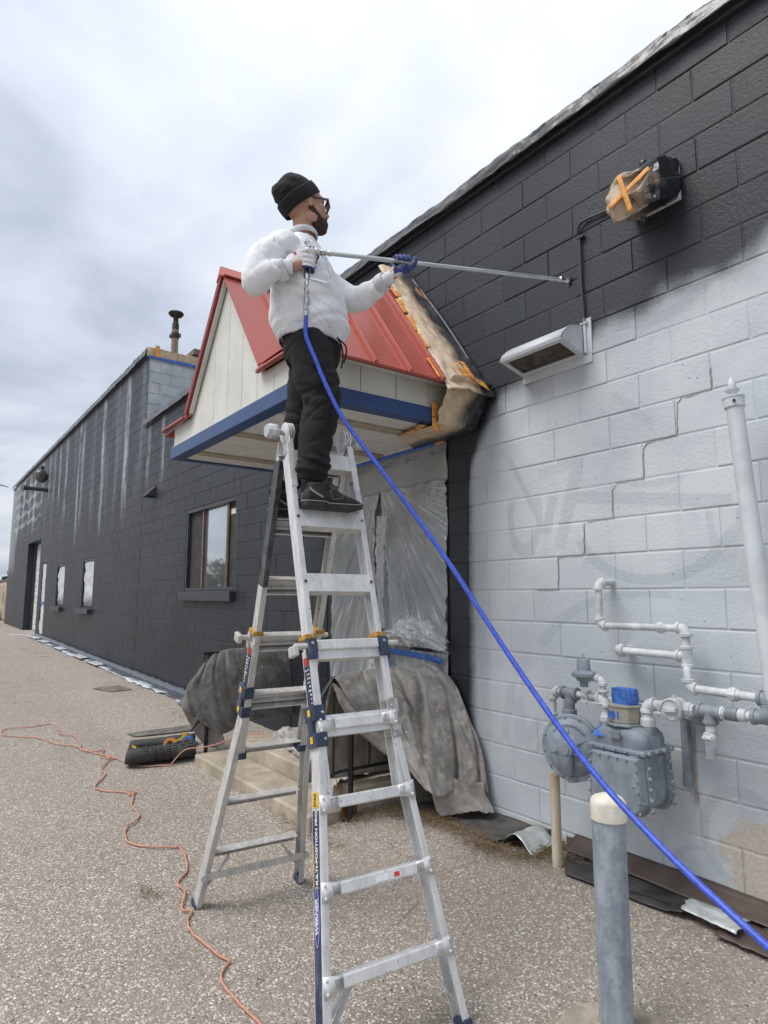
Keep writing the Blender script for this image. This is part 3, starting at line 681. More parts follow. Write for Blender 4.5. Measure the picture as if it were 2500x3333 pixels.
# ------------------------------------------------------------------ masking paper over the joint between canopy and wall
def paper_mat():
    m,N,L,b = newmat('kraft_paper_oversprayed_at_the_wall'); k = NB(N,L); p = k.pos(); x,y,z = k.sep(p)
    n = k.noise(p, 4., 3, .5); cr = k.noise(p, 9., 3, .55, 1.0)
    f = k.ss(k.m('ADD', y, k.m('MULTIPLY_ADD', n, .22, -.11)), -.225, -.105)
    base = k.mixc(k.ss(cr,.35,.7), (.52,.40,.275), (.66,.53,.385))
    L.new(k.mixc(f, base, (.030,.034,.040)), b.inputs['Base Color'])
    L.new(k.m('MULTIPLY_ADD', f, -.3, .65), b.inputs['Roughness'])
    L.new(k.bump(cr, .30, .012), b.inputs['Normal']); return m
PAPER = paper_mat()
def roof_paper():
    t = thing('masking_paper', 'crumpled brown paper taped over the canopy roof edge, sprayed black along the wall', 'masking paper', (.3,-.2,3.0))
    s = 1.36; n = Vector((s,0,1)).normalized()
    def f(u,v):
        x = -.50+.995*v; wob = .018*nz(v*9,3.1); y0 = -.305-.13*v+wob; y = y0+(-.010-y0)*u
        bulge = .020+.018*math.sin(math.pi*u)+.026*abs(nz(u*1.7+v*2,v*4.5-u,1.2,1))+.022*abs(nz(u*4+v*5,v*9-u*4,4.,1))
        if u > .86: bulge += .015*(u-.86)/.14
        return tuple(Vector((x,y,3.60-s*x))+n*(bulge if u > .02 else .014))
    solid(MB().grid(f,26,70).build('roof_sheet', PAPER, t, 70), .002)
    def g(u,v):                                  # skirt hanging past the siding and fascia, folded under the soffit
        y0 = -.385+.02*nz(v*6,8.); y = y0+(-.012-y0)*u
        if v < .78: vv = v/.78; z = 3.05-.30*vv; x = .500-.185*vv**.7+.03*u*math.sin(vv*3.1)+.022*abs(nz(u*4,v*5,7.))+.010*nz(u*9,v*10,2.)
        else: vv = (v-.78)/.22; z = 2.745+.008*nz(u*5,vv*3); x = .31-(.44+.25*u)*vv
        return (x,y,z)
    solid(MB().grid(g,22,40).build('fascia_sheet', PAPER, t, 70), .002)
    # orange tape pieces along the paper edge
    def R(x,y,d): return Vector((x,y,3.60-s*x))+n*d
    segs = [(-.32,-.20,-.345),(-.17,-.055,-.37),(-.035,.09,-.385),(.10,.215,-.405),(.30,.43,-.45)]
    for i,(a,bb,y) in enumerate(segs):
        b = MB(); q = random.uniform(-.012,.012)
        b.grid(lambda u,v: tuple(R(a+(bb-a)*v, y-.012+q+.058*u+.006*nz(u*3,v*6,i*3.), .022+.012*u+.006*abs(nz(u*5,v*8,i)))), 5, 10)
        solid(b.build('tape_strip', TAPEO, t, 60), .001)
    for i,(z0,z1,x0) in enumerate(((2.80,2.91,.300),(2.70,2.795,.30))):
        b = MB(); b.grid(lambda u,v: (x0+.006+.008*abs(nz(u*4,v*4,i)), -.415+.06*u+.006*nz(v*5,i), z0+(z1-z0)*v), 5, 8); solid(b.build('tape_strip', TAPEO, t, 60), .001)
    for (x0,y0,x1,y1) in ((.24,-.44,.12,-.40),(.10,-.40,-.06,-.38)):
        b = MB(); b.bar((x0,y0,2.748),(x1,y1,2.748),.045,.003); b.build('tape_strip', TAPEO, t)
    b = MB()
    b.grid(lambda u,v: tuple(R(.40-.05*v+.10*u, -.31+.20*u+.02*nz(u*6,v), .085+.012*nz(u*7,v*3))), 10, 4); b.grid(lambda u,v: tuple(R(.33+.12*v, -.24+.045*u, .095+.01*nz(u*4,v*6))), 4, 8)
    solid(b.build('tape_strip', TAPEO, t, 60), .001)
    b = MB(); b.prism([R(-.26,-.165,.105),R(-.20,-.15,.100),R(-.155,-.11,.105),R(-.19,-.17,.10),R(-.225,-.19,.10)], n*.006); b.build('torn_patch', M('torn_paper_lining',(.50,.20,.09),.7), t)
    # flashing bead against the wall
    b = MB(); b.tube(spline([(-.52,-.014,4.37),(-.1,-.016,3.83),(.17,-.016,3.452),(.345,-.018,3.185)],6), .014, 8); b.build('wall_bead', DARK, t, 60)
roof_paper()

# ------------------------------------------------------------------ masking wrapped over the parapets
def coping_mat():
    m,N,L,b = newmat('masking_plastic_sprayed_grey'); k = NB(N,L); p = k.pos()
    n = k.noise(k.scale(p,(1,1,1.2)), 1.6, 4, .55, .8); n2 = k.noise(k.scale(p,(1,.4,.55)), 7., 3, .5, 1.0)
    c = k.mixc(k.ss(n,.40,.62), (.045,.047,.050), (.085,.085,.082)); c = k.mixc(k.m('MULTIPLY',k.ss(n2,.60,.76),.40), c, (.21,.20,.18))  # fold highlights are painted into the colour as paler streaks
    L.new(c, b.inputs['Base Color']); b.inputs['Roughness'].default_value = .30
    L.new(k.bump(k.m('ADD', n2, n), .35, .02), b.inputs['Normal']); return m
COPE = coping_mat()
def coping(name, x0, x1, ztop, zbot, label, seed, nu):
    def f(u,v):
        x = x0+(x1-x0)*u; w = .016*abs(nz(x*1.9+v*1.2,v*1.1,seed,1))+.016*abs(nz(x*4.6-v*2.2,v*1.8,seed,1))+.014*abs(nz(x*10+v*4,v*4,seed,1))
        sag = .010*nz(x*.9,seed)+.006*nz(x*4.1,seed)
        if v < .62: vv = v/.62; return (x+.02*nz(vv*4,x*3,seed), -.040-.020*(1-vv)-w, zbot+sag*(1-vv)+(ztop-zbot)*vv+.01*nz(x*3,seed+2)*vv)
        vv = (v-.62)/.38; return (x, -.05+.34*vv, ztop+.012+.012*nz(x*3,vv*2,seed))
    o = MB().grid(f, nu, 12).build(name, COPE, None, 75); solid(o, .004); tag(o, label, 'masking plastic'); return o
coping('masking_plastic', JX+.02, 5.0, LOWTOP+.115, LOWTOP+.005, 'grey crinkled plastic wrapped along the parapet of the lower wall', 2.2, 420)
coping('masking_plastic', -27.03, JX-.01, TALLTOP+.15, TALLTOP+.005, 'grey crinkled plastic wrapped along the taller parapet at the far end', 5.9, 420)
MB().box((JX,-.030,LOWTOP-.018),(5.0,.0,LOWTOP+.004)).build('coping_drip', DARK, building); MB().box((-27,-.03,TALLTOP-.018),(JX,.0,TALLTOP+.004)).build('coping_drip', DARK, building)
KRAFT = M('kraft_paper', (.52,.40,.26), .7, var=.15, vs=12, bump=.4, bs=30)
def step_paper():
    def f(u,v):
        y = -.05+6.3*u; w = .02*nz(y*2,v*3,9.)
        return (JX+.012+abs(w), y, TALLTOP-.02+.235*v+.015*nz(y*2.5,v,4.)) if v < .85 else (JX-.15, y, TALLTOP+.21)
    t = thing('masking_paper', 'tan paper folded over the top of the step wall below the flue', 'masking paper', (JX,1,TALLTOP))
    solid(MB().grid(f, 60, 8).build('paper_sheet', KRAFT, t, 70), .004)
    MB().grid(lambda u,v: (JX+.030, -.02+6.2*u, TALLTOP-.055+.055*v+.006*nz(u*20,v)), 40, 1).build('tape_strip', TAPEB, t)
    MB().box((JX+.034,.09,TALLTOP-.01),(JX+.040,.17,TALLTOP+.21)).build('tape_strip', TAPEO, t)
step_paper()

# ------------------------------------------------------------------ on the roof
RUSTP = M('weathered_flue_steel', (.27,.25,.20), .6, .3, var=.3, vs=4, col2=(.20,.11,.055), stretch=(1,1,.3))
RUSTD = M('rusty_cap', (.075,.058,.050), .7, .4, var=.3, vs=6)
def flue():
    t = thing('roof_flue', 'weathered metal flue pipe with round rain cap on the far roof', 'flue', (-11.5,1.5,5.93))
    x,y = -11.48,1.5
    MB().lathe([(.082,5.93),(.082,7.98)], (x,y,0), n=20).build('flue_pipe', RUSTP, t, 40)
    b = MB().lathe([(.090,7.76),(.096,7.77),(.096,7.90),(.090,7.91)], (x,y,0), n=20); b.bar((x-.10,y-.10,7.83),(x+.10,y+.10,7.83),.04,.09); b.build('clamp_band', RUSTD, t, 40)
    MB().lathe([(.082,7.98),(.080,8.14),(.062,8.16),(.062,8.40)], (x,y,0), n=16).build('flue_neck', RUSTD, t, 40)
    MB().lathe([(.04,8.30),(.15,8.34),(.185,8.39),(.17,8.42),(.06,8.44),(.01,8.445)], (x,y,0), n=24).build('rain_cap', RUSTD, t, 40)
    tag(MB().tube(spline([(-11.55,1.25,6.0),(-11.6,1.25,6.75),(-11.35,1.25,7.05),(-10.9,1.25,6.80),(-10.2,1.25,6.30),(-9.5,1.25,6.25)],6), .045, 8).build('roof_cable', DARK, None, 60), 'thin dark cable arching from the roof beside the flue', 'cable')
    b = thing('roof_vent', 'small brown metal box on the far roof near the step wall', 'vent', (-9.5,1.5,5.93))
    bev(MB().box((-9.86,1.3,5.93),(-9.32,1.8,6.72)).build('vent_housing', M('brown_vent',(.12,.095,.08),.6), b), .02)
    bev(MB().box((-9.95,1.2,6.60),(-9.24,1.9,6.74)).build('vent_lid', M('brown_vent_lid',(.16,.125,.105),.6), b), .02)
flue()
# ------------------------------------------------------------------ things fixed to the wall
HOODM = M('primer_grey_sheet_metal', (.50,.535,.56), .5, var=.06, vs=4, bump=.1, bs=40, dirt=.15)
def vent_hood():
    t = thing('exhaust_hood', 'light grey exhaust hood with rusty wire grille high on the wall', 'vent hood', (1.03,-.1,3.1))
    x0,x1 = .782,1.277
    prof = [(-.002,3.222),(-.055,3.222),(-.11,3.208),(-.165,3.175),(-.215,3.132),(-.235,3.094)]
    P = [(y,z) for y,z in prof]; b = MB()
    b.grid(lambda u,v: (x0+(x1-x0)*u, P[int(round(v*(len(P)-1)))][0], P[int(round(v*(len(P)-1)))][1]), 1, len(P)-1)
    solid(b.build('hood_shell', HOODM, t, 50), .004, -1)
    for x in (x0,x1):
        b = MB(); b.prism([(x,y,z) for y,z in prof]+[(x,-.002,3.03)], (.004 if x == x0 else -.004,0,0)); b.build('side_cheek', HOODM, t)
    bev(MB().box((x0-.0,-.012,2.976),(x1+.055,-.001,3.030)).build('wall_flange', HOODM, t), .003); bev(MB().box((x1+.004,-.010,3.031),(x1+.055,-.001,3.262)).build('wall_flange', HOODM, t), .003)
    # tilted grille frame between the hood lip and the wall
    A = Vector((x0,-.232,3.091)); Bv = Vector((x1,-.232,3.091)); Cw = Vector((x1,-.012,3.032)); D = Vector((x0,-.012,3.032))
    X = (Bv-A).normalized(); Y = (D-A).normalized(); Z = X.cross(Y); W = (Bv-A).length; H = (D-A).length
    def pt(u,v,d=0): return A+X*u+Y*v+Z*d
    b = MB()
    for (u,v,hu,hv) in ((W/2,.016,W/2,.016),(W/2,H-.016,W/2,.016),(.016,H/2,.016,H/2-.033),(W-.016,H/2,.016,H/2-.033)): b.obox(pt(u,v), X,Y,Z, hu,hv,.006)
    bev(b.build('grille_frame', HOODM, t), .002)
    b = MB(); nx,ny = 34,14
    for i in range(1,nx): b.bar(pt(.032+(W-.064)*i/nx,.033),pt(.032+(W-.064)*i/nx,H-.033),.0016,.0016)
    for j in range(1,ny): b.bar(pt(.032,.032+(H-.064)*j/ny),pt(W-.032,.032+(H-.064)*j/ny),.0016,.0016)
    b.build('wire_grille', M('rusty_wire',(.23,.19,.16),.6,.5,var=.3,vs=20), t)
    def fl(u,v): q = pt(.032+(W-.064)*u, .032+(H-.064)*v, .0); return tuple(q+Vector((0,.0,.018+.006*nz(u*12,v*6,2.))))
    MB().grid(fl,16,8).build('nest_debris', M('dark_dusty_lint',(.030,.022,.017),.95,var=.7,vs=14,col2=(.17,.11,.075),bump=1.,bs=60,bd=.02), t)
vent_hood()
def bag_mat():
    m,N,L,b = newmat('bag_paper_half_sprayed_black'); k = NB(N,L); p = k.pos(); x,y,z = k.sep(p)
    n = k.noise(p, 6., 5, .65, .6)
    q = k.m('ADD', k.m('MULTIPLY', x, .9), k.m('MULTIPLY', k.m('ABSOLUTE', k.m('SUBTRACT', z, 3.74)), .9))
    q = k.m('ADD', q, k.m('MULTIPLY', y, .55))
    f = k.ss(k.m('ADD', q, k.m('MULTIPLY_ADD', n, .30, -.15)), 1.50, 1.66)
    L.new(k.mixc(f, k.mixc(n,(.34,.26,.18),(.50,.40,.29)), (.022,.023,.026)), b.inputs['Base Color'])
    L.new(k.m('MULTIPLY_ADD', f, -.35, .62), b.inputs['Roughness']); L.new(k.bump(k.noise(p, 15., 4, .7, 1.5), .4, .012), b.inputs['Normal']); return m
BAGM = bag_mat()
def wrapped_light():
    t = thing('wrapped_wall_light', 'wall light bagged in brown paper and orange tape, half sprayed black', 'wall light', (1.8,-.12,3.75))
    bev(MB().box((1.69,-.026,3.715),(1.940,-.002,3.955)).build('back_plate', HOODM, t), .006)
    # crumpled bag: a faceted, pinched box standing off the wall
    P = []; F = []; rr = random.Random(5)
    nu,nv = 22,14; cx,cz = 1.80,3.775
    def shell(u,v):
        a = 2*math.pi*u; r = v                        # v: 0 front centre -> 1 at the wall
        ca,sa = math.cos(a),math.sin(a); k = 1/max(abs(ca),abs(sa))**.85
        hx,hz = .150,.122
        front = .80+.16*min(1,(v*1.7))
        x = cx+ca*k*hx*min(1,v*1.8)*(.92 if v < .55 else 1-.06*(v-.55)) - .030*(1-v)
        z = 3.735+.095*min(1,max(0,(v-.45)/.5))+sa*k*hz*min(1,v*1.8)*(1.0 if v < .55 else 1-.10*(v-.55))
        y = -.225-.035*math.cos(a*2)*(v<.5)+ (0 if v < .55 else (v-.55)/.45*.205)
        d = .020*nz(x*9,z*9,y*8,1)+.012*abs(nz(x*20+z*9,z*18,y*16,1))
        return (x+ca*d*1.3, y-d*(1.4 if v < .6 else .4), z+sa*d*1.3)
    solid(MB().grid(shell, 64, 26).build('paper_bag', BAGM, t, 24), .001)
    def strip(p0,p1,w,nm='tape_strip'):
        p0,p1 = Vector(p0),Vector(p1); b = MB(); d = (p1-p0); sd = Vector((0,1,0)).cross(d).normalized()*w
        b.grid(lambda u,v: tuple(p0+d*u+sd*(v-.5)+Vector((0,-.003*math.sin(u*3.1)+.004*nz(u*6,v*2,p0.x),.004*nz(u*5,3.))) ), 12, 3); solid(b.build(nm, TAPEO, t, 60), .001)
    strip((1.668,-.278,3.700),(1.915,-.272,3.805),.030); strip((1.742,-.284,3.850),(1.80,-.276,3.615),.028)
    b = MB(); b.sphere((1.80,-.13,3.955), .022, 10, 6, (1,1,1.2)); b.build('knotted_top', BAGM, t, 40)
    b = MB(); b.lathe([(.016,0),(.012,-.03)], (1.80,-.16,3.625)); b.build('light_cap_end', DARK, t, 40)
wrapped_light()
def conduit():
    pts = spline([(1.63,-.016,3.865),(1.549,-.016,3.872),(1.44,-.016,3.886),(1.33,-.016,3.897),(1.285,-.018,3.882),(1.272,-.018,3.84),(1.278,-.016,3.79),(1.279,-.016,3.633),(1.280,-.016,3.461),(1.288,-.016,3.276),(1.292,-.018,3.04)], 22)
    # corrugated armoured cable: the radius ripples along its length
    r = [.0078+.0016*(i%2) for i in range(len(pts))]
    o = MB().tube(pts, r, 10).build('armoured_cable', WALLC, None, 60); tag(o, 'armoured cable running down the wall from the bagged light to the exhaust hood', 'cable')
    for z in (3.80,3.23):
        b = MB(); b.box((1.262,-.028,z-.008),(1.312,-.002,z+.008)); bev(b.build('cable_clip', WALLC, o), .003)
def cable_mat():
    m,N,L,b = newmat('cable_paint_dark_above_light_below'); k = NB(N,L); x,y,z = k.sep(k.pos())
    f = k.ss(k.m('ADD', z, k.m('MULTIPLY_ADD', k.noise(k.pos(),20.),.08,-.04)), 3.21, 3.27)
    L.new(k.mixc(f, (.58,.61,.64), (.035,.038,.045)), b.inputs['Base Color']); b.inputs['Roughness'].default_value = .45; return m
WALLC = cable_mat()
conduit()
PRIMW = M('primer_grey_pipe', (.52,.56,.585), .5, var=.06, vs=6, bump=.1, bs=40)
def leaning_pole():
    t = thing('white_pole', 'white metal pole with collar and pointed finial leaning beside the wall', 'pole', (2.33,-.18,.1))
    top = Vector((2.225,-.19,2.44)); ax = Vector((2.277-2.225,0,1.60-2.44)).normalized(); bot = top+ax*(2.34)
    MB().tube([top,bot], .0385, 24).build('pole_tube', PRIMW, t, 40)
    u = -ax
    bev(MB().lathe([(.041,-.004),(.046,0),(.046,.042),(.049,.044),(.049,.052),(.02,.055)], top, u, 24).build('collar', PRIMW, t, 40), .001)
    MB().lathe([(.018,.054),(.016,.070),(.030,.082),(.031,.088),(.017,.094),(.020,.104),(.014,.130),(.002,.152)], top, u, 16).build('finial', PRIMW, t, 40)
    b = MB(); b.lathe([(.007,0),(.007,.010),(.004,.014)], top+u*.022+Vector((.02,-.042,0)), (.35,-.9,.0), 8); b.build('screw', DARK, t, 40)
leaning_pole()

# ------------------------------------------------------------------ gas meter set
GASG = M('gas_meter_grey', (.235,.275,.315), .55, var=.14, vs=9, bump=.3, bs=50, dirt=.35, dcol=(.50,.54,.57))
GASP = M('primed_gas_pipe', (.55,.575,.58), .5, var=.14, vs=10, bump=.2, bs=60, dirt=.30, dcol=(.25,.28,.31))
GASD = M('dark_grey_fitting', (.20,.225,.25), .5, var=.15, vs=10, bump=.2, bs=60, dirt=.3, dcol=(.45,.48,.5))
INDEX = M('clouded_index_plastic', (.30,.29,.24), .35, var=.1)
def gas_set():
    t = thing('gas_meter', 'grey gas meter with round regulator and painted pipes on the light wall', 'gas meter', (1.6,-.25,.1))
    def pipe(p0,p1,r=.0175,m=GASP,n='pipe'): return MB().tube([p0,p1], r, 18).build(n, m, t, 40)
    def elbow(p,a,b_,r=.0245,m=GASP,R=.038):
        p = Vector(p); a = Vector(a).normalized(); b_ = Vector(b_).normalized(); pts = []
        for i in range(9):
            th = i/8*math.pi/2; pts.append(p+a*R*(1-math.sin(th))+b_*R*(1-math.cos(th)))
        b = MB().tube(pts, r, 18)
        b.lathe([(r+.001,-.012),(r+.005,-.010),(r+.005,.004),(r+.001,.006)], p+a*R, a, 18); b.lathe([(r+.001,-.012),(r+.005,-.010),(r+.005,.004),(r+.001,.006)], p+b_*R, b_, 18)
        return b.build('elbow', m, t, 40)
    def union(p,a,r=.030,h=.034,m=GASP,n=8):
        b = MB().lathe([(r*.78,-h*.9),(r*.8,-h*.5),(r,-h*.45),(r,h*.45),(r*.8,h*.5),(r*.78,h*.9)], p, a, n); return bev(b.build('union_nut', m, t), .002)
    def tee(p,a,b_,r=.0245,m=GASP,l=.05):
        p = Vector(p); a = Vector(a); b_ = Vector(b_); b = MB()
        b.tube([p-a*l,p+a*l], r, 18); b.tube([p,p+b_*l], r, 18)
        for d in (a,-a,b_): b.lathe([(r,-.006),(r+.005,-.004),(r+.005,.008),(r,.010)], p+d*l, d, 18)
        return b.build('tee', m, t, 40)
    Xp,Yp,Zp = Vector((1,0,0)),Vector((0,1,0)),Vector((0,0,1))
    # riser from the ground and the pipe over to the meter
    MB().tube([(1.166,-.28,.06),(1.166,-.28,.58)], .0275, 18).build('service_riser', M('stained_riser_pipe',(.60,.55,.45),.55,var=.2,vs=7,col2=(.40,.25,.10),stretch=(1,1,.3)), t, 40)
    pipe((1.155,-.26,.86),(1.155,-.26,.99),.0185); union((1.155,-.26,.895),Zp,.025,.03); pipe((1.155,-.26,.60),(1.155,-.26,.88),.02,GASG)
    elbow((1.155,-.26,1.03),-Zp,Xp); pipe((1.19,-.26,1.03),(1.47,-.26,1.03)); tee((1.275,-.26,1.03),Xp,-Zp,.030,GASD,.042); union((1.225,-.26,1.03),Xp,.027,.02)
    b = MB().lathe([(.030,1.0),(.030,.945),(.040,.944),(.040,.915),(.034,.912),(.034,.895)], (1.275,-.27,0), n=18); bev(b.build('regulator_neck', GASD, t, 40), .002)
    elbow((1.50,-.26,1.03),-Xp,-Zp,.027); pipe((1.50,-.26,.87),(1.50,-.26,1.0),.0195); union((1.50,-.26,.925),Zp,.032,.036)
    # saddle clamp brackets on the wall
    for x in (1.40,1.815):
        b = MB(); b.box((x-.02,-.30,1.000),(x+.10,-.003,1.006)); b.prism([(x+.02,-.28,1.0),(x+.10,-.28,1.0),(x+.10,-.003,.92),(x+.05,-.003,.92)], (.004,0,0)); b.tube([(x,-.26,1.0),(x,-.285,1.02),(x,-.285,1.045),(x,-.26,1.056),(x,-.235,1.04),(x,-.235,1.0)], .004, 8); b.tube([(x,-.285,.985),(x,-.285,1.01)],.004,8); b.build('pipe_bracket', GASP, t, 40)
    # small vent regulator above
    b = MB(); b.lathe([(.020,1.078),(.022,1.08),(.022,1.105),(.034,1.108),(.046,1.128),(.062,1.132),(.064,1.138),(.064,1.150),(.060,1.154),(.048,1.158),(.036,1.165),(.034,1.215),(.030,1.225),(.008,1.228),(.007,1.250),(.006,1.252)], (1.385,-.28,0), n=24)
    sr = b.build('relief_regulator', GASG, t, 35)
    for i in range(6):
        a = i*math.pi/3; b = MB().lathe([(.006,-.006),(.006,.010)], (1.385+.057*math.cos(a),-.28+.057*math.sin(a),1.146), n=6); b.build('bolt', GASG, sr)
    elbow((1.495,-.27,1.128),-Xp,-Zp,.019,GASP,.028); pipe((1.42,-.275,1.128),(1.47,-.27,1.128),.016,GASG); pipe((1.495,-.265,1.04),(1.495,-.27,1.11),.015)
    b = MB().lathe([(.022,.0),(.027,.004),(.027,.012),(.022,.016)], (1.495,-.265,1.058)); b.build('coupling', GASP, t, 40)
    # big round diaphragm regulator, facing out from the wall
    C = Vector((1.315,-.30,.755)); F = Vector((.20,-.97,.03)).normalized()
    rg = MB().lathe([(.03,.05),(.10,.055),(.150,.068),(.168,.070),(.173,.074),(.173,.094),(.168,.098),(.150,.098),(.138,.108),(.095,.130),(.050,.142),(.045,.146),(.045,.170),(.040,.176),(.028,.178),(.027,.186),(.002,.188)], C-F*.07, F, 44).build('diaphragm_regulator', GASG, t, 30)
    Xr = Vector((0,0,1)).cross(F).normalized(); Yr = F.cross(Xr)
    def on(a,r,d): return C-F*.07+(Xr*math.cos(a)+Yr*math.sin(a))*r+F*d
    for i in range(12):
        a = i*math.pi/6+.2; b = MB().lathe([(.007,0),(.007,.008),(.005,.010)], on(a,.160,.096), F, 6); b.build('bolt', GASG, rg)
    b = MB()
    for a in (math.pi/2, math.pi/2+1.05, math.pi/2-1.05, math.pi/2+1.9, math.pi/2-1.9):
        b.prism([on(a,.040,.172),on(a,.040,.136),on(a,.128,.112)], Xr*.004*math.sin(a)-Yr*.004*math.cos(a))
    b.build('stiffening_rib', GASG, rg)
    b = MB().tube([on(-math.pi/2,.03,.155),on(-math.pi/2,.09,.150),on(-math.pi/2,.125,.130)], [.040,.036,.028], 14); b.lathe([(.030,0),(.034,.004),(.034,.030),(.028,.034)], on(-math.pi/2,.138,.085)-Vector((0,0,.035)), (0,0,1), 16); b.build('regulator_outlet', GASG, rg, 40)
    cur = bpy.data.curves.new('cast_lettering','FONT'); cur.body = 'FISHER CONTROLS CO'; cur.size = .019; cur.extrude = .0015; cur.align_x = 'CENTER'
    tmp = bpy.data.objects.new('tmp', cur); me = bpy.data.meshes.new_from_object(tmp); bpy.data.objects.remove(tmp)
    for v in me.vertices:
        a = math.pi/2 - v.co.x/.112; q = on(a if True else 0, .112+v.co.y, .1245+v.co.z-(v.co.y)*.25); v.co = q
    me.materials.clear(); me.materials.append(GASG); link('cast_lettering', me, rg)
    # the meter: two deep pans bolted to a middle body, domed top
    cx,yf,yb = 1.635,-.41,-.105
    def pan(w0,w1,zt,zb,n=10,r=.07):
        P = [(-w0,zt),(w0,zt)]; 
        R = [(w1,zb+r)]+[(w1-r+r*math.cos(a),zb+r-r*math.sin(a)) for a in np.linspace(0,math.pi/2,n)]+[(-(w1-r)-r*math.sin(a),zb+r-r*math.cos(a)) for a in np.linspace(0,math.pi/2,n)]
        return P+R
    prof = pan(.138,.152,.800,.520)
    def slab(y0,y1,s0,s1,nm,m=GASG):
        b = MB(); k = len(prof); cz = .67
        b.v = [(cx+x*s0,y0,cz+(z-cz)*s0) for x,z in prof]+[(cx+x*s1,y1,cz+(z-cz)*s1) for x,z in prof]
        b.f = [list(range(k)),[k+i for i in range(k)][::-1]]+[(i,(i+1)%k,k+(i+1)%k,k+i) for i in range(k)]; b.mi = [0]*len(b.f)
        return bev(b.build(nm, m, t, 40), .010, 3)
    fp = slab(yf,yf+.055,.93,1.0,'front_pan'); slab(yf+.056,yf+.068,1.035,1.035,'front_flange')
    slab(yf+.069,yb-.069,.90,.90,'middle_body'); slab(yb-.068,yb-.056,1.035,1.035,'rear_flange'); slab(yb-.055,yb,1.0,.90,'rear_pan')
    bl = MB().lathe([(.0072,0),(.0072,.006),(.005,.009)], (0,0,0), (0,-1,0), 8).mesh('bolt', GASG, 40)
    br = MB().lathe([(.011,0),(.011,.008),(.007,.014)], (0,0,0), (1,0,0), 8).mesh('bolt', GASG, 40)
    def pb(me,x,y,z):
        o = link('bolt', me, fp); o.location = (x,y,z)
    for i in range(6): pb(bl, cx-.125+.05*i, yf+.004-.006, .782)
    for i in range(5): pb(bl, cx+.128+.003*i, yf-.004, .742-.048*i); pb(bl, cx-.130-.003*i, yf-.004, .742-.048*i)
    for i in range(5): pb(bl, cx-.1+.05*i, yf-.002, .538)
    for i in range(5): pb(br, cx+.152+.002*i, yb-.062, .755-.048*i); pb(br, cx+.150+.002*i, yf+.062, .745-.048*i)
    # top casting with flange
    b = MB()
    b.box((cx-.158,yf+.02,.800),(cx+.155,yb-.012,.826)); bev(b.build('top_flange', GASG, t, 40), .009, 3)
    for i in range(5): o = link('bolt', bl, fp); o.location = (cx-.130+.065*i, yf+.016, .814)
    for i in range(4): o = link('bolt', br, fp); o.location = (cx+.153, yf+.06+.065*i, .813)
    k = 14; rings = []
    for (sx,sy,z) in ((.142,.118,.826),(.142,.118,.862),(.136,.112,.886),(.118,.098,.908),(.085,.075,.920),(.05,.05,.924)):
        rings.append([(cx+sx*np.sign(math.cos(a))*abs(math.cos(a))**.45, (yf+yb)/2+sy*np.sign(math.sin(a))*abs(math.sin(a))**.45, z) for a in np.linspace(0,2*math.pi,32,endpoint=False)])
    b = MB(); P = [p for r in rings for p in r]; n = 32
    b.add(P, [(i*n+j,i*n+(j+1)%n,(i+1)*n+(j+1)%n,(i+1)*n+j) for i in range(len(rings)-1) for j in range(n)]+[list(range((len(rings)-1)*n,len(rings)*n))])
    b.build('top_dome', GASG, t, 40)
    for x in (cx-.132,cx+.104): b = MB().tube([(x,-.262,.70),(x,-.262,.90)], [.036,.033], 18); b.lathe([(.034,.892),(.036,.90),(.036,.915),(.028,.918)], (x,-.262,0), n=18); b.build('meter_spud', GASG, t, 40)
    b = MB().tube([(cx+.10,yf+.035,.80),(cx+.108,yf+.020,.66)], [.030,.026], 14); b.build('meter_spud', GASG, t, 40)
    b = MB(); b.box((cx-.03,-.40,.866),(cx+.035,-.385,.905)); bev(b.build('maker_plate', GASD, t), .003)
    # index housing, taped over in blue
    b = MB(); b.lathe([(.094,.918),(.094,.928),(.086,.934)], (cx-.01,-.285,0), n=8); bev(b.build('index_base', GASD, t), .004)
    b = MB(); b.lathe([(.078,.935),(.078,1.008),(.084,1.010),(.084,1.020),(.078,1.022)], (cx-.005,-.285,0), n=8); bev(b.build('index_housing', INDEX, t), .003)
    def cap(u,v):
        a = 2*math.pi*u; kk = 1/max(abs(math.cos(a)),abs(math.sin(a)))**.8; r = 1 if v < .8 else max(.02,(1-v)/.2)
        j = .004*nz(u*9,v*7,2.)+(.012*max(0,math.cos(a))*math.sin(v*4) if v < .8 else 0)
        return (cx-.005+(.056*kk*r+j)*math.cos(a), -.285+(.034*kk*r+j)*math.sin(a), 1.005+.095*min(1,v/.8)-.006*(v>.8)*0)
    MB().grid(cap, 40, 14).build('tape_wrap', TAPEB, t, 50)
    MB().box((cx-.052,-.3615,.955),(cx+.008,-.3595,.99)).build('tape_patch', TAPEB, t)
    b = MB(); b.prism([(cx-.140,yf+.030,.860),(cx-.072,yf+.030,.860),(cx-.066,yf+.072,.899),(cx-.132,yf+.072,.899)], (0,.0,.002)); b.build('tape_patch', TAPEB, t)
    # outlet: union, elbow, valve, tee and the run to the right
    union((1.74,-.262,.945),Zp,.036,.04); pipe((1.74,-.262,.93),(1.74,-.262,1.0),.0215); elbow((1.74,-.262,1.035),-Zp,Xp,.030); pipe((1.77,-.262,1.035),(1.96,-.262,1.035),.023)
    v = MB(); v.lathe([(.045,-.04),(.052,-.035),(.052,.045),(.046,.052),(.046,.046),(.002,.046)], (1.885,-.262,1.030), (.12,-1,0), 24); vb = v.build('plug_valve', GASP, t, 40)
    bev(MB().obox((1.892,-.318,1.030),(1,0,.08),(0,1,0),(0,0,1),.032,.012,.010).build('valve_key', GASP, vb), .003)
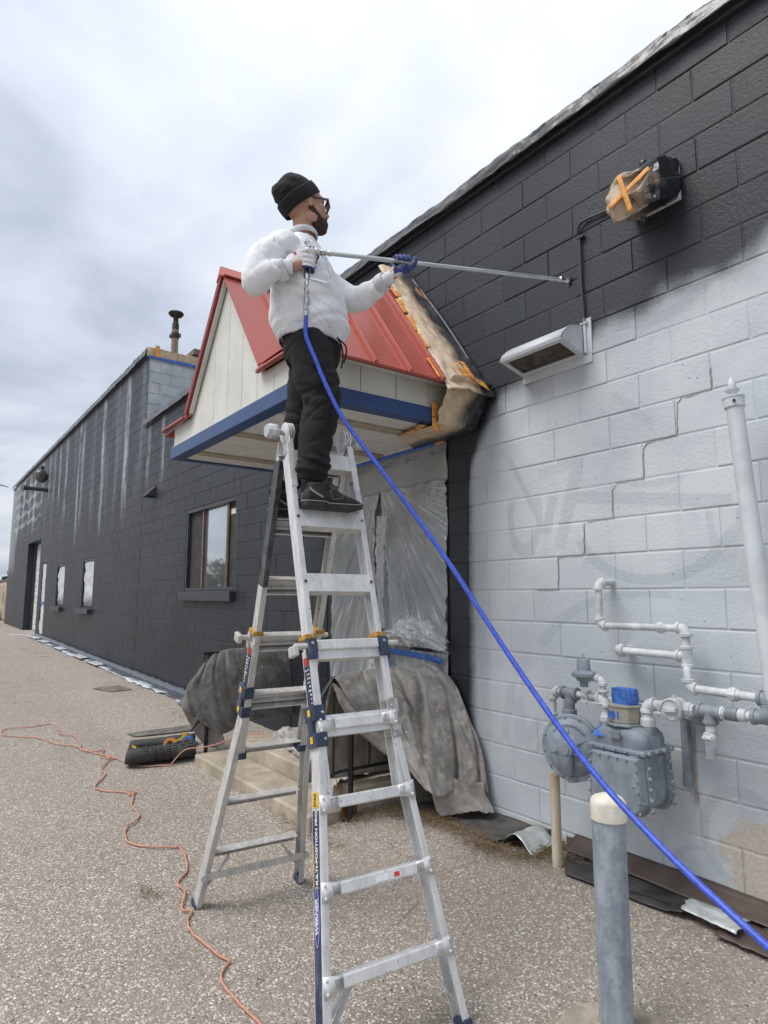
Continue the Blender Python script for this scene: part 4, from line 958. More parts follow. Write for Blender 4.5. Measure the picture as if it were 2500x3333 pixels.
    b = MB(); b.tube([(1.885,-.262,1.075),(1.885,-.262,1.092)],.008,8); b.tube([(1.897,-.29,.985),(1.897,-.29,.968)],.008,8); b.build('valve_stud', GASP, vb, 40)
    union((1.955,-.262,1.035),Xp,.034,.030)
    tee((2.055,-.262,1.038),Xp,-Zp,.029,GASD,.044); union((2.108,-.262,1.04),Xp,.031,.02); pipe((2.0,-.262,1.036),(2.26,-.262,1.045),.020,GASP)
    b = MB().lathe([(.024,-.03),(.030,-.026),(.030,.026),(.024,.03)], (2.155,-.262,1.042), (1,0,0), 18); b.build('reducer', GASD, t, 40); b = MB().lathe([(.023,-.018),(.028,-.014),(.028,.014),(.023,.018)], (2.20,-.262,1.043), (1,0,0), 18); b.build('coupling', GASP, t, 40)
    # drip leg with a small valve and a hanging tag
    pipe((2.057,-.262,.93),(2.057,-.262,.99),.016); union((2.057,-.262,.965),Zp,.026,.030)
    b = MB(); b.lathe([(.025,-.02),(.028,-.016),(.028,.02),(.024,.026)], (2.050,-.262,.925), (.1,-1,0), 18); b.tube([(2.057,-.262,.95),(2.057,-.262,.885)],.018,14); b.tube([(2.05,-.29,.925),(2.075,-.30,.925)],.010,10); v2 = b.build('drain_valve', GASP, t, 40)
    bev(MB().obox((2.048,-.292,.925),(1,0,.05),(0,1,0),(0,0,1),.022,.005,.007).build('valve_key', GASP, v2), .002)
    bev(MB().box((2.045,-.306,.835),(2.083,-.302,.912)).build('lock_tag', M('silver_lock_tag',(.45,.5,.55),.35,.6), v2), .002)
    # return bend and the pipe up to the wall
    elbow((2.285,-.262,1.045),-Xp,Yp,.030,GASD,.04); elbow((2.285,-.20,1.05),-Yp,Zp,.028,GASD,.035); elbow((2.285,-.20,1.118),-Zp,-Xp,.030,GASD,.038)
    pipe((1.935,-.185,1.122),(2.25,-.20,1.118),.0195); union((2.135,-.193,1.119),Xp,.032,.030)
    elbow((1.915,-.185,1.122),Xp,Zp,.026); pipe((1.915,-.185,1.15),(1.895,-.15,1.25),.0195)
    tee((1.898,-.15,1.268),Zp,-Xp,.025,GASP,.042); pipe((1.897,-.148,1.30),(1.895,-.145,1.38),.0195)
    pipe((1.53,-.135,1.272),(1.86,-.15,1.268),.0195); elbow((1.500,-.135,1.272),Xp,Yp,.029,GASP,.036); pipe((1.500,-.10,1.274),(1.500,.0,1.276),.021)
    elbow((1.895,-.145,1.405),-Zp,-Xp,.026,GASP,.036); pipe((1.43,-.135,1.400),(1.86,-.145,1.403),.0185); union((1.765,-.142,1.402),Xp,.029,.026)
    elbow((1.397,-.135,1.400),Xp,Zp,.025); pipe((1.397,-.135,1.43),(1.393,-.13,1.60),.0185); elbow((1.391,-.13,1.635),-Zp,Yp,.025,GASP,.034); pipe((1.391,-.10,1.637),(1.395,.0,1.640),.0185)
    # steel post the set hangs on
    b = MB(); b.box((1.778,-.040,.615),(1.815,-.002,.94)); b.prism([(1.778,-.04,.68),(1.778,-.04,.615),(1.815,-.055,.615)], (0,-.004,0)); bev(b.build('support_channel', GASG, t), .003)
gas_set()

# ------------------------------------------------------------------ bollard and its footing
def galv_mat():
    m,N,L,b = newmat('galvanised_pipe'); k = NB(N,L); p = k.pos()
    n = k.noise(k.scale(p,(1,1,.35)), 14., 5, .7); v = k.N.new('ShaderNodeTexVoronoi'); v.inputs['Scale'].default_value = 60.; L.new(p, v.inputs['Vector'])
    c = k.mixc(k.ss(n,.35,.68), (.205,.245,.295), (.37,.42,.475)); c = k.mixc(k.m('MULTIPLY', k.sep(v.outputs['Color'])[0], .25), c, (.48,.53,.58))
    c = k.mixc(k.m('MULTIPLY', k.ss(k.noise(p,9.,6,.75),.58,.7), .45), c, (.13,.14,.155)); L.new(c, b.inputs['Base Color'])
    b.inputs['Metallic'].default_value = .35; L.new(k.m('MULTIPLY_ADD', n, .25, .42), b.inputs['Roughness']); L.new(k.bump(n,.15,.004), b.inputs['Normal']); return m
def bollard():
    t = thing('bollard', 'galvanised pipe bollard with yellowed white cap in front of the gas meter', 'bollard', (2.09,-1.10,.03))
    x,y = 2.09,-1.10
    MB().lathe([(.0582,.0),(.0582,.775)], (x,y,0), n=40).build('post', galv_mat(), t, 40)
    MB().lathe([(.0625,.742),(.0648,.744),(.0648,.803),(.0635,.809),(.054,.820),(.030,.830),(.002,.834)], (x,y,0), n=40).build('cap', M('yellowed_plastic_cap',(.66,.63,.55),.5,var=.1,vs=14,dirt=.25,dcol=(.42,.30,.12)), t, 35)
    MB().tube([(x-.052,y-.026,.02),(x-.052,y-.026,.74)],.004,6).build('weld_seam', galv_mat(), t, 40)
    c = MB(); pts = [(x+.06+.235*math.cos(a)*(1+.08*nz(math.cos(a)*2,math.sin(a)*2)), y-.05+.235*math.sin(a)*(1+.08*nz(math.sin(a)*2,1.)), 0) for a in np.linspace(0,2*math.pi,28,endpoint=False)]
    c.prism([(p[0],p[1],-.05) for p in pts], (0,0,.05+.038)); o = bev(c.build('concrete_footing', M('sandy_concrete',(.36,.31,.245),.9,var=.15,vs=14,bump=.8,bs=120,fine=.4)), .01)
    tag(o, 'pale sandy concrete footing around the bollard', 'footing')
bollard()

# ------------------------------------------------------------------ rubber strips along the foot of the wall
RUBB = M('dusty_rubber_sheet', (.042,.038,.036), .62, var=.3, vs=6, bump=.3, bs=50, dirt=.25, dcol=(.13,.115,.10))
RUBL = M('worn_grey_sheet', (.075,.070,.064), .65, var=.3, vs=5, bump=.3, bs=60, dirt=.3, dcol=(.17,.155,.14))
FOIL = M('silver_sheet_backing', (.60,.63,.62), .38, .45, var=.12, vs=12, bump=.25, bs=30)
BROWN = M('brown_flashing', (.085,.062,.053), .5, var=.12, vs=5)
def sheet(name, fn, nu, nv, mat, label, cat='rubber sheet', th=.004, parent=None):
    o = solid(MB().grid(fn, nu, nv).build(name, mat, parent, 70), th)
    if label: tag(o, label, cat)
    return o
def strips():
    def base(x,y): return gz(x,y)+.006
    def s1(u,v):
        x = 1.10+.82*v+.16*(u-.5)*(-1 if v < .5 else .4); y = -.012-.34*(1-u)*(1-.12*v); zz = base(x,y)+.008+.010*abs(nz(x*4,y*6,2.))
        if u > .62: q = (u-.62)/.38; zz += .045*q*q
        if v > .9 and u < .55: zz += .02*(v-.9)/.1
        return (x-.10*(1-u)*0+.18*(1-u)*(1-v)*.5, y, zz)
    sheet('rubber_sheet', s1, 16, 36, RUBB, 'dark rubber sheet on the ground below the gas meter')
    def s1b(u,v):
        x = 1.08+1.75*v; y = -.004-.115*(1-u)**1.2; return (x, y, base(x,-.2)+.022+.062*u**1.4+.006*nz(x*3,u*3,4.))
    sheet('flashing_strip', s1b, 6, 60, BROWN, 'brown flashing strip leaning against the foot of the light wall', 'flashing')
    def s2(u,v):
        x = -.05+.95*v-.05*(1-u); y = .0-.33*(1-u); zz = base(x,y)+.006+.010*abs(nz(x*4,y*5,7.))
        if v > .82: zz += (.060*((v-.82)/.18)**2)*(.3+.7*(1-u))
        return (x, y, zz+(.03*((u-.7)/.3)**2 if u > .7 else 0))
    sheet('rubber_sheet', s2, 16, 40, RUBL, 'worn grey sheet strip on the ground below the draped cloth')
    def s3(u,v):                               # its curled up end shows the silver backing
        x = .72+.25*v+.06*(1-u); y = -.03-.285*(1-u); zz = base(x,y)+.012+.075*(math.sin(math.pi*min(1,v*1.1))**1.2)*(1-.35*u)+.012*nz(u*7,v*3,3.)
        return (x, y, zz)
    sheet('curled_sheet', s3, 14, 14, FOIL, 'curled silver backed sheet end beside the stained riser pipe', 'metal sheet')
    def s4(u,v):
        x = 1.86+.26*v+.02*nz(u*5,2.); y = -.16-.135*(1-u)-.03*v*(1-u); return (x+.02*(1-u), y, base(x,y)+.040+.012*math.sin(u*3)+.006*nz(u*4,v*4,5.))
    sheet('metal_sheet', s4, 10, 12, FOIL, 'bent silver metal sheet lying at the foot of the stained wall', 'metal sheet')
    def s5(u,v):
        x = 2.03+.24*v; y = -.13-.22*(1-u)-.02*nz(v*7,u*2); return (x+.03*(1-u), y, base(x,y)+.014+.008*abs(nz(x*6,y*6)))
    sheet('brown_sheet', s5, 8, 8, BROWN, 'torn brown sheet under the bent silver metal sheet', 'metal sheet')
    def s6(u,v):
        x = 2.16+.7*v; y = -.03-.30*(1-u); return (x, y, base(x,y)+.010+.01*abs(nz(x*4,y*4,1.)))
    sheet('brown_sheet', s6, 8, 14, BROWN, 'brown sheet at the right edge behind the blue hose', 'metal sheet')
    # seams cut in the rubber
    def cut(P):
        o = MB().tube([(x,y,gz(x,y)+z) for x,y,z in P], .0022, 6).build('seam_cut', BLACKM, bpy.data.objects['rubber_sheet'])
    cut([(1.50,-.352,.020),(1.62,-.275,.022),(1.70,-.255,.024),(1.80,-.25,.023)])
strips()
def cracks():
    P = [(2.03,2.73),(2.03,2.622),(1.95,2.615),(1.87,2.614),(1.842,2.59),(1.836,2.50),(1.832,2.42),(1.75,2.413),(1.65,2.408),(1.632,2.38),(1.627,2.30),(1.622,2.21),(1.55,2.209),(1.46,2.207),(1.424,2.17),(1.420,2.09),(1.42,2.01),(1.34,2.006),(1.25,2.004),(1.22,1.98),(1.214,1.90),(1.212,1.82),(1.19,1.803),(1.10,1.802),(1.016,1.80),(1.013,1.70),(1.012,1.602),(.92,1.60),(.82,1.598)]
    b = MB(); rr = random.Random(2); pts = []
    for (a,c) in zip(P[:-1],P[1:]):
        for k in range(4):
            t = k/4; pts.append((a[0]+(c[0]-a[0])*t+rr.uniform(-.004,.004), -.0015, a[1]+(c[1]-a[1])*t+rr.uniform(-.004,.004)))
    for i in range(len(pts)-1):
        b.bar(pts[i],pts[i+1],.004,rr.uniform(.0010,.0032),(0,1,0))
    b.build('mortar_crack', M('open_crack',(.24,.245,.24),.9), building)
cracks()

# ------------------------------------------------------------------ far fittings on the dark wall
def far_fittings():
    t = thing('wall_vent', 'small dark wedge shaped vent cover on the wall left of the big window', 'vent', (-7.5,-.06,3.3))
    b = MB(); b.prism([(-7.58,-.001,3.42),(-7.58,-.001,3.24),(-7.58,-.17,3.235)], (.20,0,0)); bev(b.build('vent_cover', DARK, t), .004)
    MB().box((-7.56,-.15,3.228),(-7.40,-.02,3.236)).build('vent_slot', BLACKM, t)
    t = thing('roof_spout', 'dark overflow spout pipe sticking out high on the far wall', 'spout', (-18.5,-.5,4.83))
    MB().tube([(-18.5,.0,4.82),(-18.5,-.62,4.84)], .062, 18).build('spout_pipe', DARK, t, 40)
    MB().lathe([(.064,-.01),(.085,0),(.085,.10),(.064,.11)], (-18.5,-.56,4.838), (0,-1,.03), 18).build('spout_bell', DARK, t, 40)
    t = thing('wrapped_wall_light', 'far wall light wrapped in dark sprayed plastic near the parapet', 'wall light', (-18.8,-.2,5.3))
    b = MB(); b.sphere((-18.75,-.17,5.28), .20, 16, 10, (1.0,.9,1.1))
    b.v = [(x+.04*nz(x*7,y*7,z*7), min(y+.04*nz(x*6,z*6),-.003), z+.03*nz(y*7,z*7)) for x,y,z in b.v]; b.build('plastic_bag', COPE, t, 50)
    bev(MB().box((-18.80,-.20,5.50),(-18.72,-.10,5.60)).build('photocell', DARK, t), .01)
far_fittings()
# ------------------------------------------------------------------ steps, doors, film, railings, draped cloths
CONC = M('stained_step_concrete', (.40,.345,.265), .88, var=.14, vs=5, bump=.6, bs=110, dirt=.45, dcol=(.13,.10,.07), fine=.25)
def steps():
    t = thing('concrete_steps', 'stained tan concrete steps and landing in front of the masked door', 'steps', (-1.2,-.5,.05))
    def slab(x0,x1,y0,y1,z0,z1,nm):
        b = MB(); b.box((x0,y0,z0),(x1,y1,z1),.012); o = b.build(nm, CONC, t); bev(o,.006); return o
    slab(-2.33,-.245,-1.035,-.70,-.06,.135,'step'); slab(-2.25,-.215,-.698,-.002,-.06,.262,'landing')
    b = MB(); b.grid(lambda u,v: (-.2125, -.80+.13*u+.01*nz(v*5,u*2), .06+.10*v), 4, 6); b.build('rust_stain', M('rust_streak',(.16,.065,.025),.9,var=.3,vs=20), t)
steps()
def hung_film():
    """thin milky film: pleats fan out from where it is torn and pulled"""
    m,N,L,b = newmat('thin_clear_masking_film'); k = NB(N,L); p = k.pos(); x,y,z = k.sep(p)
    dx = k.m('SUBTRACT', x, -.85); dz = k.m('SUBTRACT', 2.56, z); a = k.m('ARCTAN2', dx, dz); r = k.m('SQRT', k.m('ADD', k.m('MULTIPLY',dx,dx), k.m('MULTIPLY',dz,dz)))
    cb = N.new('ShaderNodeCombineXYZ'); k.put(cb.inputs[0], k.m('MULTIPLY', a, 30.)); k.put(cb.inputs[1], k.m('MULTIPLY', r, 1.1))
    w = k.noise(cb.outputs[0], 1., 2, .6, .2)
    cb2 = N.new('ShaderNodeCombineXYZ'); k.put(cb2.inputs[0], k.m('MULTIPLY', a, 85.)); k.put(cb2.inputs[1], k.m('MULTIPLY', r, 2.)); w2 = k.noise(cb2.outputs[0], 1., 1, .5)
    n = k.noise(p, 1.7, 3, .5); st = k.m('MAXIMUM', k.ss(w,.57,.68), k.m('MULTIPLY', k.ss(w2,.62,.72), .7)); st = k.m('MULTIPLY', st, k.m('MULTIPLY', k.ss(z,2.56,2.40), k.ss(n,.36,.60)))
    L.new(k.mixc(st, k.mixc(k.ss(n,.35,.65), (.43,.46,.465), (.49,.52,.525)), (.80,.83,.84)), b.inputs['Base Color'])  # pleat highlights painted in as pale streaks, also more opaque below
    k.put(b.inputs['Alpha'], k.m('ADD', k.m('MULTIPLY_ADD', k.ss(n,.3,.7), .10, .50), k.m('MULTIPLY', st, .40), clamp=True))
    b.inputs['Roughness'].default_value = .22; b.inputs['Specular IOR Level'].default_value = .8
    L.new(k.bump(k.m('ADD', w, k.m('MULTIPLY', w2, .5)), .5, .006), b.inputs['Normal']); return m
FILMM = hung_film()
def door_set():
    d = link('entrance_door', MB().box((-1.74,.17,.263),(.0,.185,2.815)).mesh('entrance_door', BLACKM), building)
    fr = M('dark_door_frame', (.018,.018,.020), .4)
    b = MB()
    for a,c in (((-1.744,.006,.263),(-1.60,.168,2.815)),((-.055,.03,.263),(.004,.168,2.815)),((-1.60,.05,2.40),(-.055,.168,2.46)),((-1.60,.05,2.72),(-.055,.168,2.815))): b.box(a,c)
    bev(b.build('door_frame', fr, d), .004)
    LEAF = M('grey_door_leaf', (.25,.275,.275), .35, var=.1, vs=2)
    bev(MB().box((-1.598,.075,.27),(-.90,.125,2.398)).build('door_leaf', LEAF, d), .004); bev(MB().box((-.86,.075,.27),(-.057,.125,2.398)).build('door_leaf', LEAF, d), .004)
    MB().box((-.898,.10,.27),(-.862,.13,2.398)).build('door_gap', BLACKM, d)
    MB().box((-1.52,.070,.75),(-1.0,.074,2.25)).build('door_pane', M('door_glass',(.10,.125,.12),.1,spec=.9), d); MB().box((-.76,.070,.75),(-.15,.074,2.25)).build('door_pane', bpy.data.materials['door_glass'], d)
    MB().box((-1.598,.078,2.462),(-.057,.120,2.718)).build('transom_panel', M('transom_board',(.20,.20,.185),.6), d)
    hp = bev(MB().prism([(-.905+x,.060,1.60+z) for x,z in ((-.045,-.09),(-.02,-.115),(.03,-.115),(.05,-.09),(.05,.09),(.03,.115),(-.02,.115),(-.045,.09))],(0,.014,0)).build('lock_plate', M('lock_plate_steel',(.16,.16,.165),.4,.6), d), .002)
    for x,z in ((-.93,1.52),(-.87,1.52),(-.93,1.68),(-.87,1.68)): MB().lathe([(.006,0),(.005,.006)], (x,.060,z), (0,-1,0), 8).build('screw', M('bright_screw',(.5,.5,.5),.3,.8) if 'bright_screw' not in bpy.data.materials else bpy.data.materials['bright_screw'], hp)
    MB().box((-.885,.052,.80),(-.850,.074,1.49)).build('pull_handle', M('brown_pull',(.10,.07,.05),.4,.3), d)
    # notice taped on the door
    t = thing('paper_notice', 'pink paper notice taped to the door behind the film', 'notice', (-.93,.05,2.09))
    MB().grid(lambda u,v: (-1.045+.20*u, .062-.006*math.sin(v*3), 1.975+.225*v), 4, 4).build('notice_sheet', M('pink_notice_paper',(.62,.36,.28),.8,var=.06), t)
    b = MB(); rr = random.Random(4); ink = M('notice_ink',(.10,.06,.06),.8)
    for r in range(3):
        x = -1.0+.01*r
        for i in range(7): w = rr.uniform(.006,.014); b.box((x,.0545,2.125-.02*r),(x+w,.0548,2.125-.02*r+rr.uniform(.007,.014))); x += w+.006
    for z in (2.06,2.045,2.03,2.012): b.box((-1.0,.0545,z),(-.865,.0548,z+.003))
    b.build('notice_print', ink, t)
door_set()
def door_film():
    t = thing('masking_film', 'milky plastic film hung over the entrance door with a torn slit down its middle', 'masking film', (-.85,-.02,2.78))
    def folds(x,z,ax,az,amp):
        r = math.hypot(x-ax, z-az)+.05; a = math.atan2(x-ax, az-z)
        return amp*min(1,r*1.2)*(.42*nz(a*4.5,1.3,0,1)+.26*math.exp(-(nz(a*13,r*.35,4.,1)/.10)**2)+.16*math.exp(-(nz(a*27,r*.5,7.,1)/.12)**2))
    def top(u,v):
        x = -1.665+1.645*u; z = 2.45+.325*v
        return (x, .018-.030*abs(nz(x*1.6,z*2.5,3.))-.010*abs(nz(x*9,z*3)), z)
    solid(MB().grid(top,70,12).build('film_header', FILMM, t, 80), .0008)
    def edge(z, P): return float(np.interp(z, [p[1] for p in P][::-1], [p[0] for p in P][::-1]))
    Lp = [(-.862,2.51),(-.90,2.38),(-.948,2.24),(-.945,1.99),(-.89,1.60),(-.862,1.45),(-.86,1.0),(-.87,.5)]; Rp = [(-.855,2.51),(-.82,2.30),(-.810,2.22),(-.815,1.98),(-.775,1.60),(-.755,1.45),(-.70,1.2),(-.66,.5)]
    def left(u,v):
        z = .62+1.84*v; e = edge(z,Lp)+.012*nz(z*8,2.); w = 1.66+.02*nz(z*2,5.)
        x = -w+(e+w)*u; y = .008-folds(x,z,-.86,2.52,.075)-.03*abs(nz(x*3,z*1.2,8.))*(1-u)
        return (x, y-.02*u, z)
    solid(MB().grid(left,80,70).build('film_panel', FILMM, t, 80), .0008)
    def right(u,v):
        z = 1.17+1.29*v; e = edge(z,Rp)+.010*nz(z*9,6.)
        x = e+(-.022-e)*u; y = .006-folds(x,z,-.84,2.52,.085)-.025*abs(nz(x*4,z*1.4,2.))
        if v < .2: y -= .04*(1-v/.2)*math.sin(u*3.1)
        return (x, y-.025*(1-u), z)
    solid(MB().grid(right,80,60).build('film_panel', FILMM, t, 80), .0008)
    FILM2 = film_mat('gathered_clear_film', (.74,.77,.79), .36, .15, .35)
    def flap(u,v):                                  # the turned-back strip beside the slit
        z = 1.30+.93*v; w = .115*v**1.3+.035; e = edge(z,Rp); x = e+w*u
        return (x, -.075-.035*math.sin(u*3.1)-.03*abs(nz(u*5,z*7,3.))-.012*abs(nz(u*12,z*16)), z)
    solid(MB().grid(flap,18,60).build('film_flap', FILM2, t, 80), .0008)
    def bunch(u,v):                                 # loose tail of film blown out over the tape
        x = -.70+.76*u; h = .05+.17*math.sin(math.pi*min(1,u*.95))**.8
        z = 1.155+.055*math.sin(u*2.6)+h*v+.03*nz(u*6,v*4,2.)-.045*u; y = -.055-.14*math.sin(math.pi*v)*math.sin(math.pi*(.1+.85*u))-.06*abs(nz(u*3+v*2,v*7,9.,1))-.03*abs(nz(u*6+v*5,v*15,1.,1))
        return (x,y,z)
    solid(MB().grid(bunch,70,26).build('film_tail', FILM2, t, 60), .0008)
    def low(u,v): x = -.66+.64*u; z = .62+.52*v; return (x, .0-.03*abs(nz(x*4,z*2,5.)), z)
    solid(MB().grid(low,30,20).build('film_panel', FILMM, t, 80), .0008)
    def wad(u,v): x = -.99+.11*u+.05*(1-v)*(u-.5); return (x+.03*math.sin(v*3), -.06-.03*abs(nz(u*6,v*6,4.)), .84+.28*v)
    solid(MB().grid(wad,12,16).build('film_tail', FILM2, t, 60), .0008)
    # tape
    def tp(p0,p1,w,seed,mat=TAPEB):
        p0,p1 = Vector(p0),Vector(p1); d = p1-p0; sd = Vector((0,1,0)).cross(d).normalized()*w; b = MB()
        b.grid(lambda u,v: tuple(p0+d*u+sd*(v-.5)+Vector((0,-.004-.006*abs(nz(u*7,v*2,seed)), .010*math.sin(u*3.1)*(seed>3)+.004*nz(u*6,seed)))), 24, 2); solid(b.build('tape_strip', mat, t, 60), .001)
    tp((-1.66,-.022,2.742),(-.105,-.022,2.742),.030,1.); tp((-.115,-.026,2.745),(-.01,-.026,2.745),.034,2.,TAPEO)
    tp((-.66,-.055,1.12),(-.03,-.045,1.085),.045,5.); tp((-.72,-.075,1.17),(-.60,-.08,.94),.030,6.); tp((-.985,-.055,1.09),(-.90,-.06,1.07),.04,7.)
    bev(MB().box((-1.70,-.020,2.762),(.03,-.003,2.80)).build('film_batten', SOFF, t), .002)
    # printed marks on the film header, and thin dashes beside them
    prt = M('film_print_blue', (.035,.055,.20), .6); cu = bpy.data.curves.new('film_print','FONT'); cu.body = '3M'; cu.size = .085; cu.extrude = .0004
    tmp = bpy.data.objects.new('tmp', cu); me = bpy.data.meshes.new_from_object(tmp); bpy.data.objects.remove(tmp)
    me.materials.clear(); me.materials.append(prt)
    for x in (-1.22,-.82,-.48,-.17):
        o = link('film_print', me, t); o.location = (x,-.046,2.64-.01*abs(x)); o.rotation_euler = (math.pi/2,0,0); o.scale = (.8,.72,1)
        b = MB(); b.box((x+.11,-.0465,2.672),(x+.19,-.046,2.678)); b.box((x+.11,-.0465,2.650),(x+.16,-.046,2.656)); b.build('film_print', prt, t)
door_film()
IRON = M('black_railing_paint', (.012,.012,.013), .4, bump=.2, bs=60)
def railing(x, label, base_y, extra):
    t = thing('handrail', label, 'railing', (x,-.5,.1))
    s = 1 if x > -1 else -1
    bev(MB().box((x-.012,-.90,1.000),(x+.012,-.02,1.022)).build('top_rail', IRON, t), .003)
    if not extra: bev(MB().bar((x,-.895,1.012),(x,-1.06,.80),.034,.012).build('top_rail', IRON, t), .003)
    MB().tube([(x,base_y,.05),(x,base_y,1.0)], .019, 10).build('post', IRON, t, 40)
    MB().tube(spline([(x,-1.0,.30),(x,-.93,.37),(x,-.86,.392),(x,-.72,.398),(x,-.02,.398)],5), .011, 8).build('bottom_rail', IRON, t, 40)
    for y in (-.885,-.59,-.44,-.29,-.14): MB().tube([(x,y,.37 if y < -.85 else .398),(x,y,1.0)], .009, 8).build('baluster', IRON, t, 40)
    if extra:
        MB().tube([(x,-.84,.30),(x-.02,-.66,.44)], .009, 8).build('brace', IRON, t, 40)
railing(-.185, 'black iron handrail on the ladder side of the steps, half under a grey cloth', -.745, False)
railing(-2.55, 'black iron handrail on the far side of the steps, mostly hidden under a dark cloth', -.845, True)
def cloth_mat(name, c1, c2, sp=.0):
    m,N,L,b = newmat(name); k = NB(N,L); p = k.pos()
    n = k.noise(p, 3.2, 6, .68, .5); n2 = k.noise(p, 11., 5, .7, .8); v = k.N.new('ShaderNodeTexVoronoi'); v.inputs['Scale'].default_value = 21.; L.new(p, v.inputs['Vector'])
    c = k.mixc(k.ss(n,.36,.64), c1, c2); c = k.mixc(k.m('MULTIPLY', k.ss(n2,.5,.72), .55), c, tuple(min(1,x*1.55) for x in c2)); c = k.mixc(k.m('MULTIPLY', k.ss(k.noise(p,7.,5,.7,2.),.55,.7),.5), c, tuple(x*.55 for x in c1))
    if sp > 0:
        r = k.sep(v.outputs['Color']); c = k.mixc(k.m('MULTIPLY', k.ss(v.outputs['Distance'], k.m('MULTIPLY',r[1],.30), .0), k.ss(r[0], 1-sp, 1-sp+.02)), c, (.62,.62,.60))
    L.new(c, b.inputs['Base Color']); b.inputs['Roughness'].default_value = .92; b.inputs['Sheen Weight'].default_value = .15
    L.new(k.bump(k.m('ADD', n2, k.m('MULTIPLY', k.noise(p, 420., 2), .35)), .45, .012), b.inputs['Normal']); return m
CLOTHA = cloth_mat('grey_canvas', (.17,.158,.143), (.34,.322,.295), .05); CLOTHB = cloth_mat('dark_splashed_canvas', (.078,.077,.072), (.165,.160,.148), .16)
CLOTHC = cloth_mat('pale_canvas', (.30,.275,.25), (.46,.43,.40)); CLOTHD = cloth_mat('dirty_canvas_underside', (.20,.18,.155), (.33,.30,.265))
def net(C, nu, nv, fold=None):
    """smooth surface through a control net C[row][col] of points"""
    R = [[Vector(p) for p in r] for r in C]
    rows = [spline(r, 12) for r in R]; m = len(rows[0])
    cols = [spline([rows[j][i] for j in range(len(rows))], 12) for i in range(m)]; K = len(cols[0])
    def f(u,v):
        a = u*(m-1); i = min(int(a),m-2); s = a-i; c = v*(K-1); j = min(int(c),K-2); q = c-j
        p = (cols[i][j]*(1-s)+cols[i+1][j]*s)*(1-q)+(cols[i][j+1]*(1-s)+cols[i+1][j+1]*s)*q
        return tuple(p+fold(u,v)) if fold else tuple(p)
    return MB().grid(f, nu, nv)
def cloths():
    def fd(u,v):
        mk = lambda q: min(1,max(0,nz(u*2.3+q,v*1.5,q,1)*2.4+.45)); a = .055*nz(u*2.4+v*.9,1.3+v*.4,0,1)-.034*mk(3.)*math.exp(-(nz(u*3.3+v*1.1,v*.5,4.,1)/.06)**2)-.018*mk(7.)*math.exp(-(nz(u*5.5-v*1.2,v*1.2,9.,1)/.07)**2)+.010*nz(u*7,v*6,2.)+.004*nz(u*18,v*14,2.)
        k = min(1,v*2.2); return Vector((a*1.0*k+.004*nz(u*9,v*9,7.), -a*.55*k, a*.75*k+.012*nz(u*6,v*2,1.)*(1-k)))
    C = [[(-.205,-.89,.985),(-.205,-.66,1.022),(-.205,-.44,1.035),(-.205,-.2,1.04),(-.205,-.035,1.04)],
         [(-.165,-.89,1.005),(-.165,-.66,1.038),(-.165,-.44,1.050),(-.165,-.2,1.055),(-.15,-.035,1.05)],
         [(-.09,-.83,.86),(-.03,-.63,.90),(.03,-.44,.925),(.06,-.22,.945),(.08,-.045,.965)],
         [(-.02,-.68,.68),(.06,-.55,.705),(.13,-.40,.71),(.18,-.2,.72),(.225,-.045,.77)],
         [(.05,-.56,.53),(.17,-.50,.50),(.23,-.38,.48),(.29,-.2,.50),(.36,-.05,.55)],
         [(.13,-.50,.44),(.29,-.47,.330),(.325,-.39,.285),(.35,-.2,.335),(.43,-.055,.275)]]
    o = solid(net(C,110,110,fd).build('drop_cloth', CLOTHA, None, 80), .004); tag(o, 'large creased grey canvas cloth thrown over the right handrail towards the light wall', 'drop cloth', 'painter cloths over the steps and rails')
    # the part that hangs inside the rail shows behind the bars
    def fi(u,v): a = .022*nz(u*7,v*1.5,3.)+.010*nz(u*16,v*4); return Vector((a*min(1,v*3),a*.4,0))
    C = [[(-.20,-.89,.985),(-.21,-.5,1.02),(-.21,-.03,1.03)],[(-.29,-.90,.80),(-.30,-.5,.82),(-.30,-.03,.80)],[(-.33,-.95,.55),(-.33,-.5,.55),(-.33,-.03,.55)],[(-.36,-1.0,.31),(-.35,-.5,.30),(-.35,-.03,.29)]]
    solid(net(C,60,50,fi).build('cloth_inner_fall', CLOTHD, o, 80), .004)
    C = [[(-.185,-.893,1.0),(-.15,-.875,.985),(-.12,-.84,.94)],[(-.14,-.86,.88),(-.08,-.82,.83),(-.01,-.72,.76)],[(-.09,-.78,.72),(.0,-.68,.63),(.10,-.56,.55)],[(-.02,-.65,.58),(.06,-.56,.50),(.16,-.49,.42)]]
    solid(net(C,20,40,lambda u,v: Vector((.0,-.018+.01*nz(u*4,v*6),-.012))).build('cloth_turned_edge', CLOTHD, o, 80), .004)
    C = [[(.20,-.36,.36),(.30,-.22,.36),(.40,-.06,.33)],[(.21,-.33,.22),(.34,-.20,.26),(.43,-.06,.25)],[(.245,-.31,.125),(.40,-.17,.17),(.485,-.055,.165)]]
    o = solid(net(C,40,30,lambda u,v: Vector((.012*nz(u*6,v*2,5.),-.02*abs(nz(u*5,v,2.))-.01,.012*nz(u*7,v*3)))).build('drop_cloth', CLOTHD, None, 80), .004); tag(o, 'small brown grey cloth end sticking out below the large creased cloth by the wall', 'drop cloth', 'painter cloths over the steps and rails')
    # left cloth over the far rail
    def fl(u,v): a = (.050*nz(u*5,v*1.0,2.,1)-.035*math.exp(-(nz(u*6.5+v*.8,v*.6,5.,1)/.10)**2))*(.15+u*u*1.1)+.008*nz(u*13,v*6,6.); return Vector((a*.8,-a*.5*(u>.4),.3*a*v))*min(1,v*3)
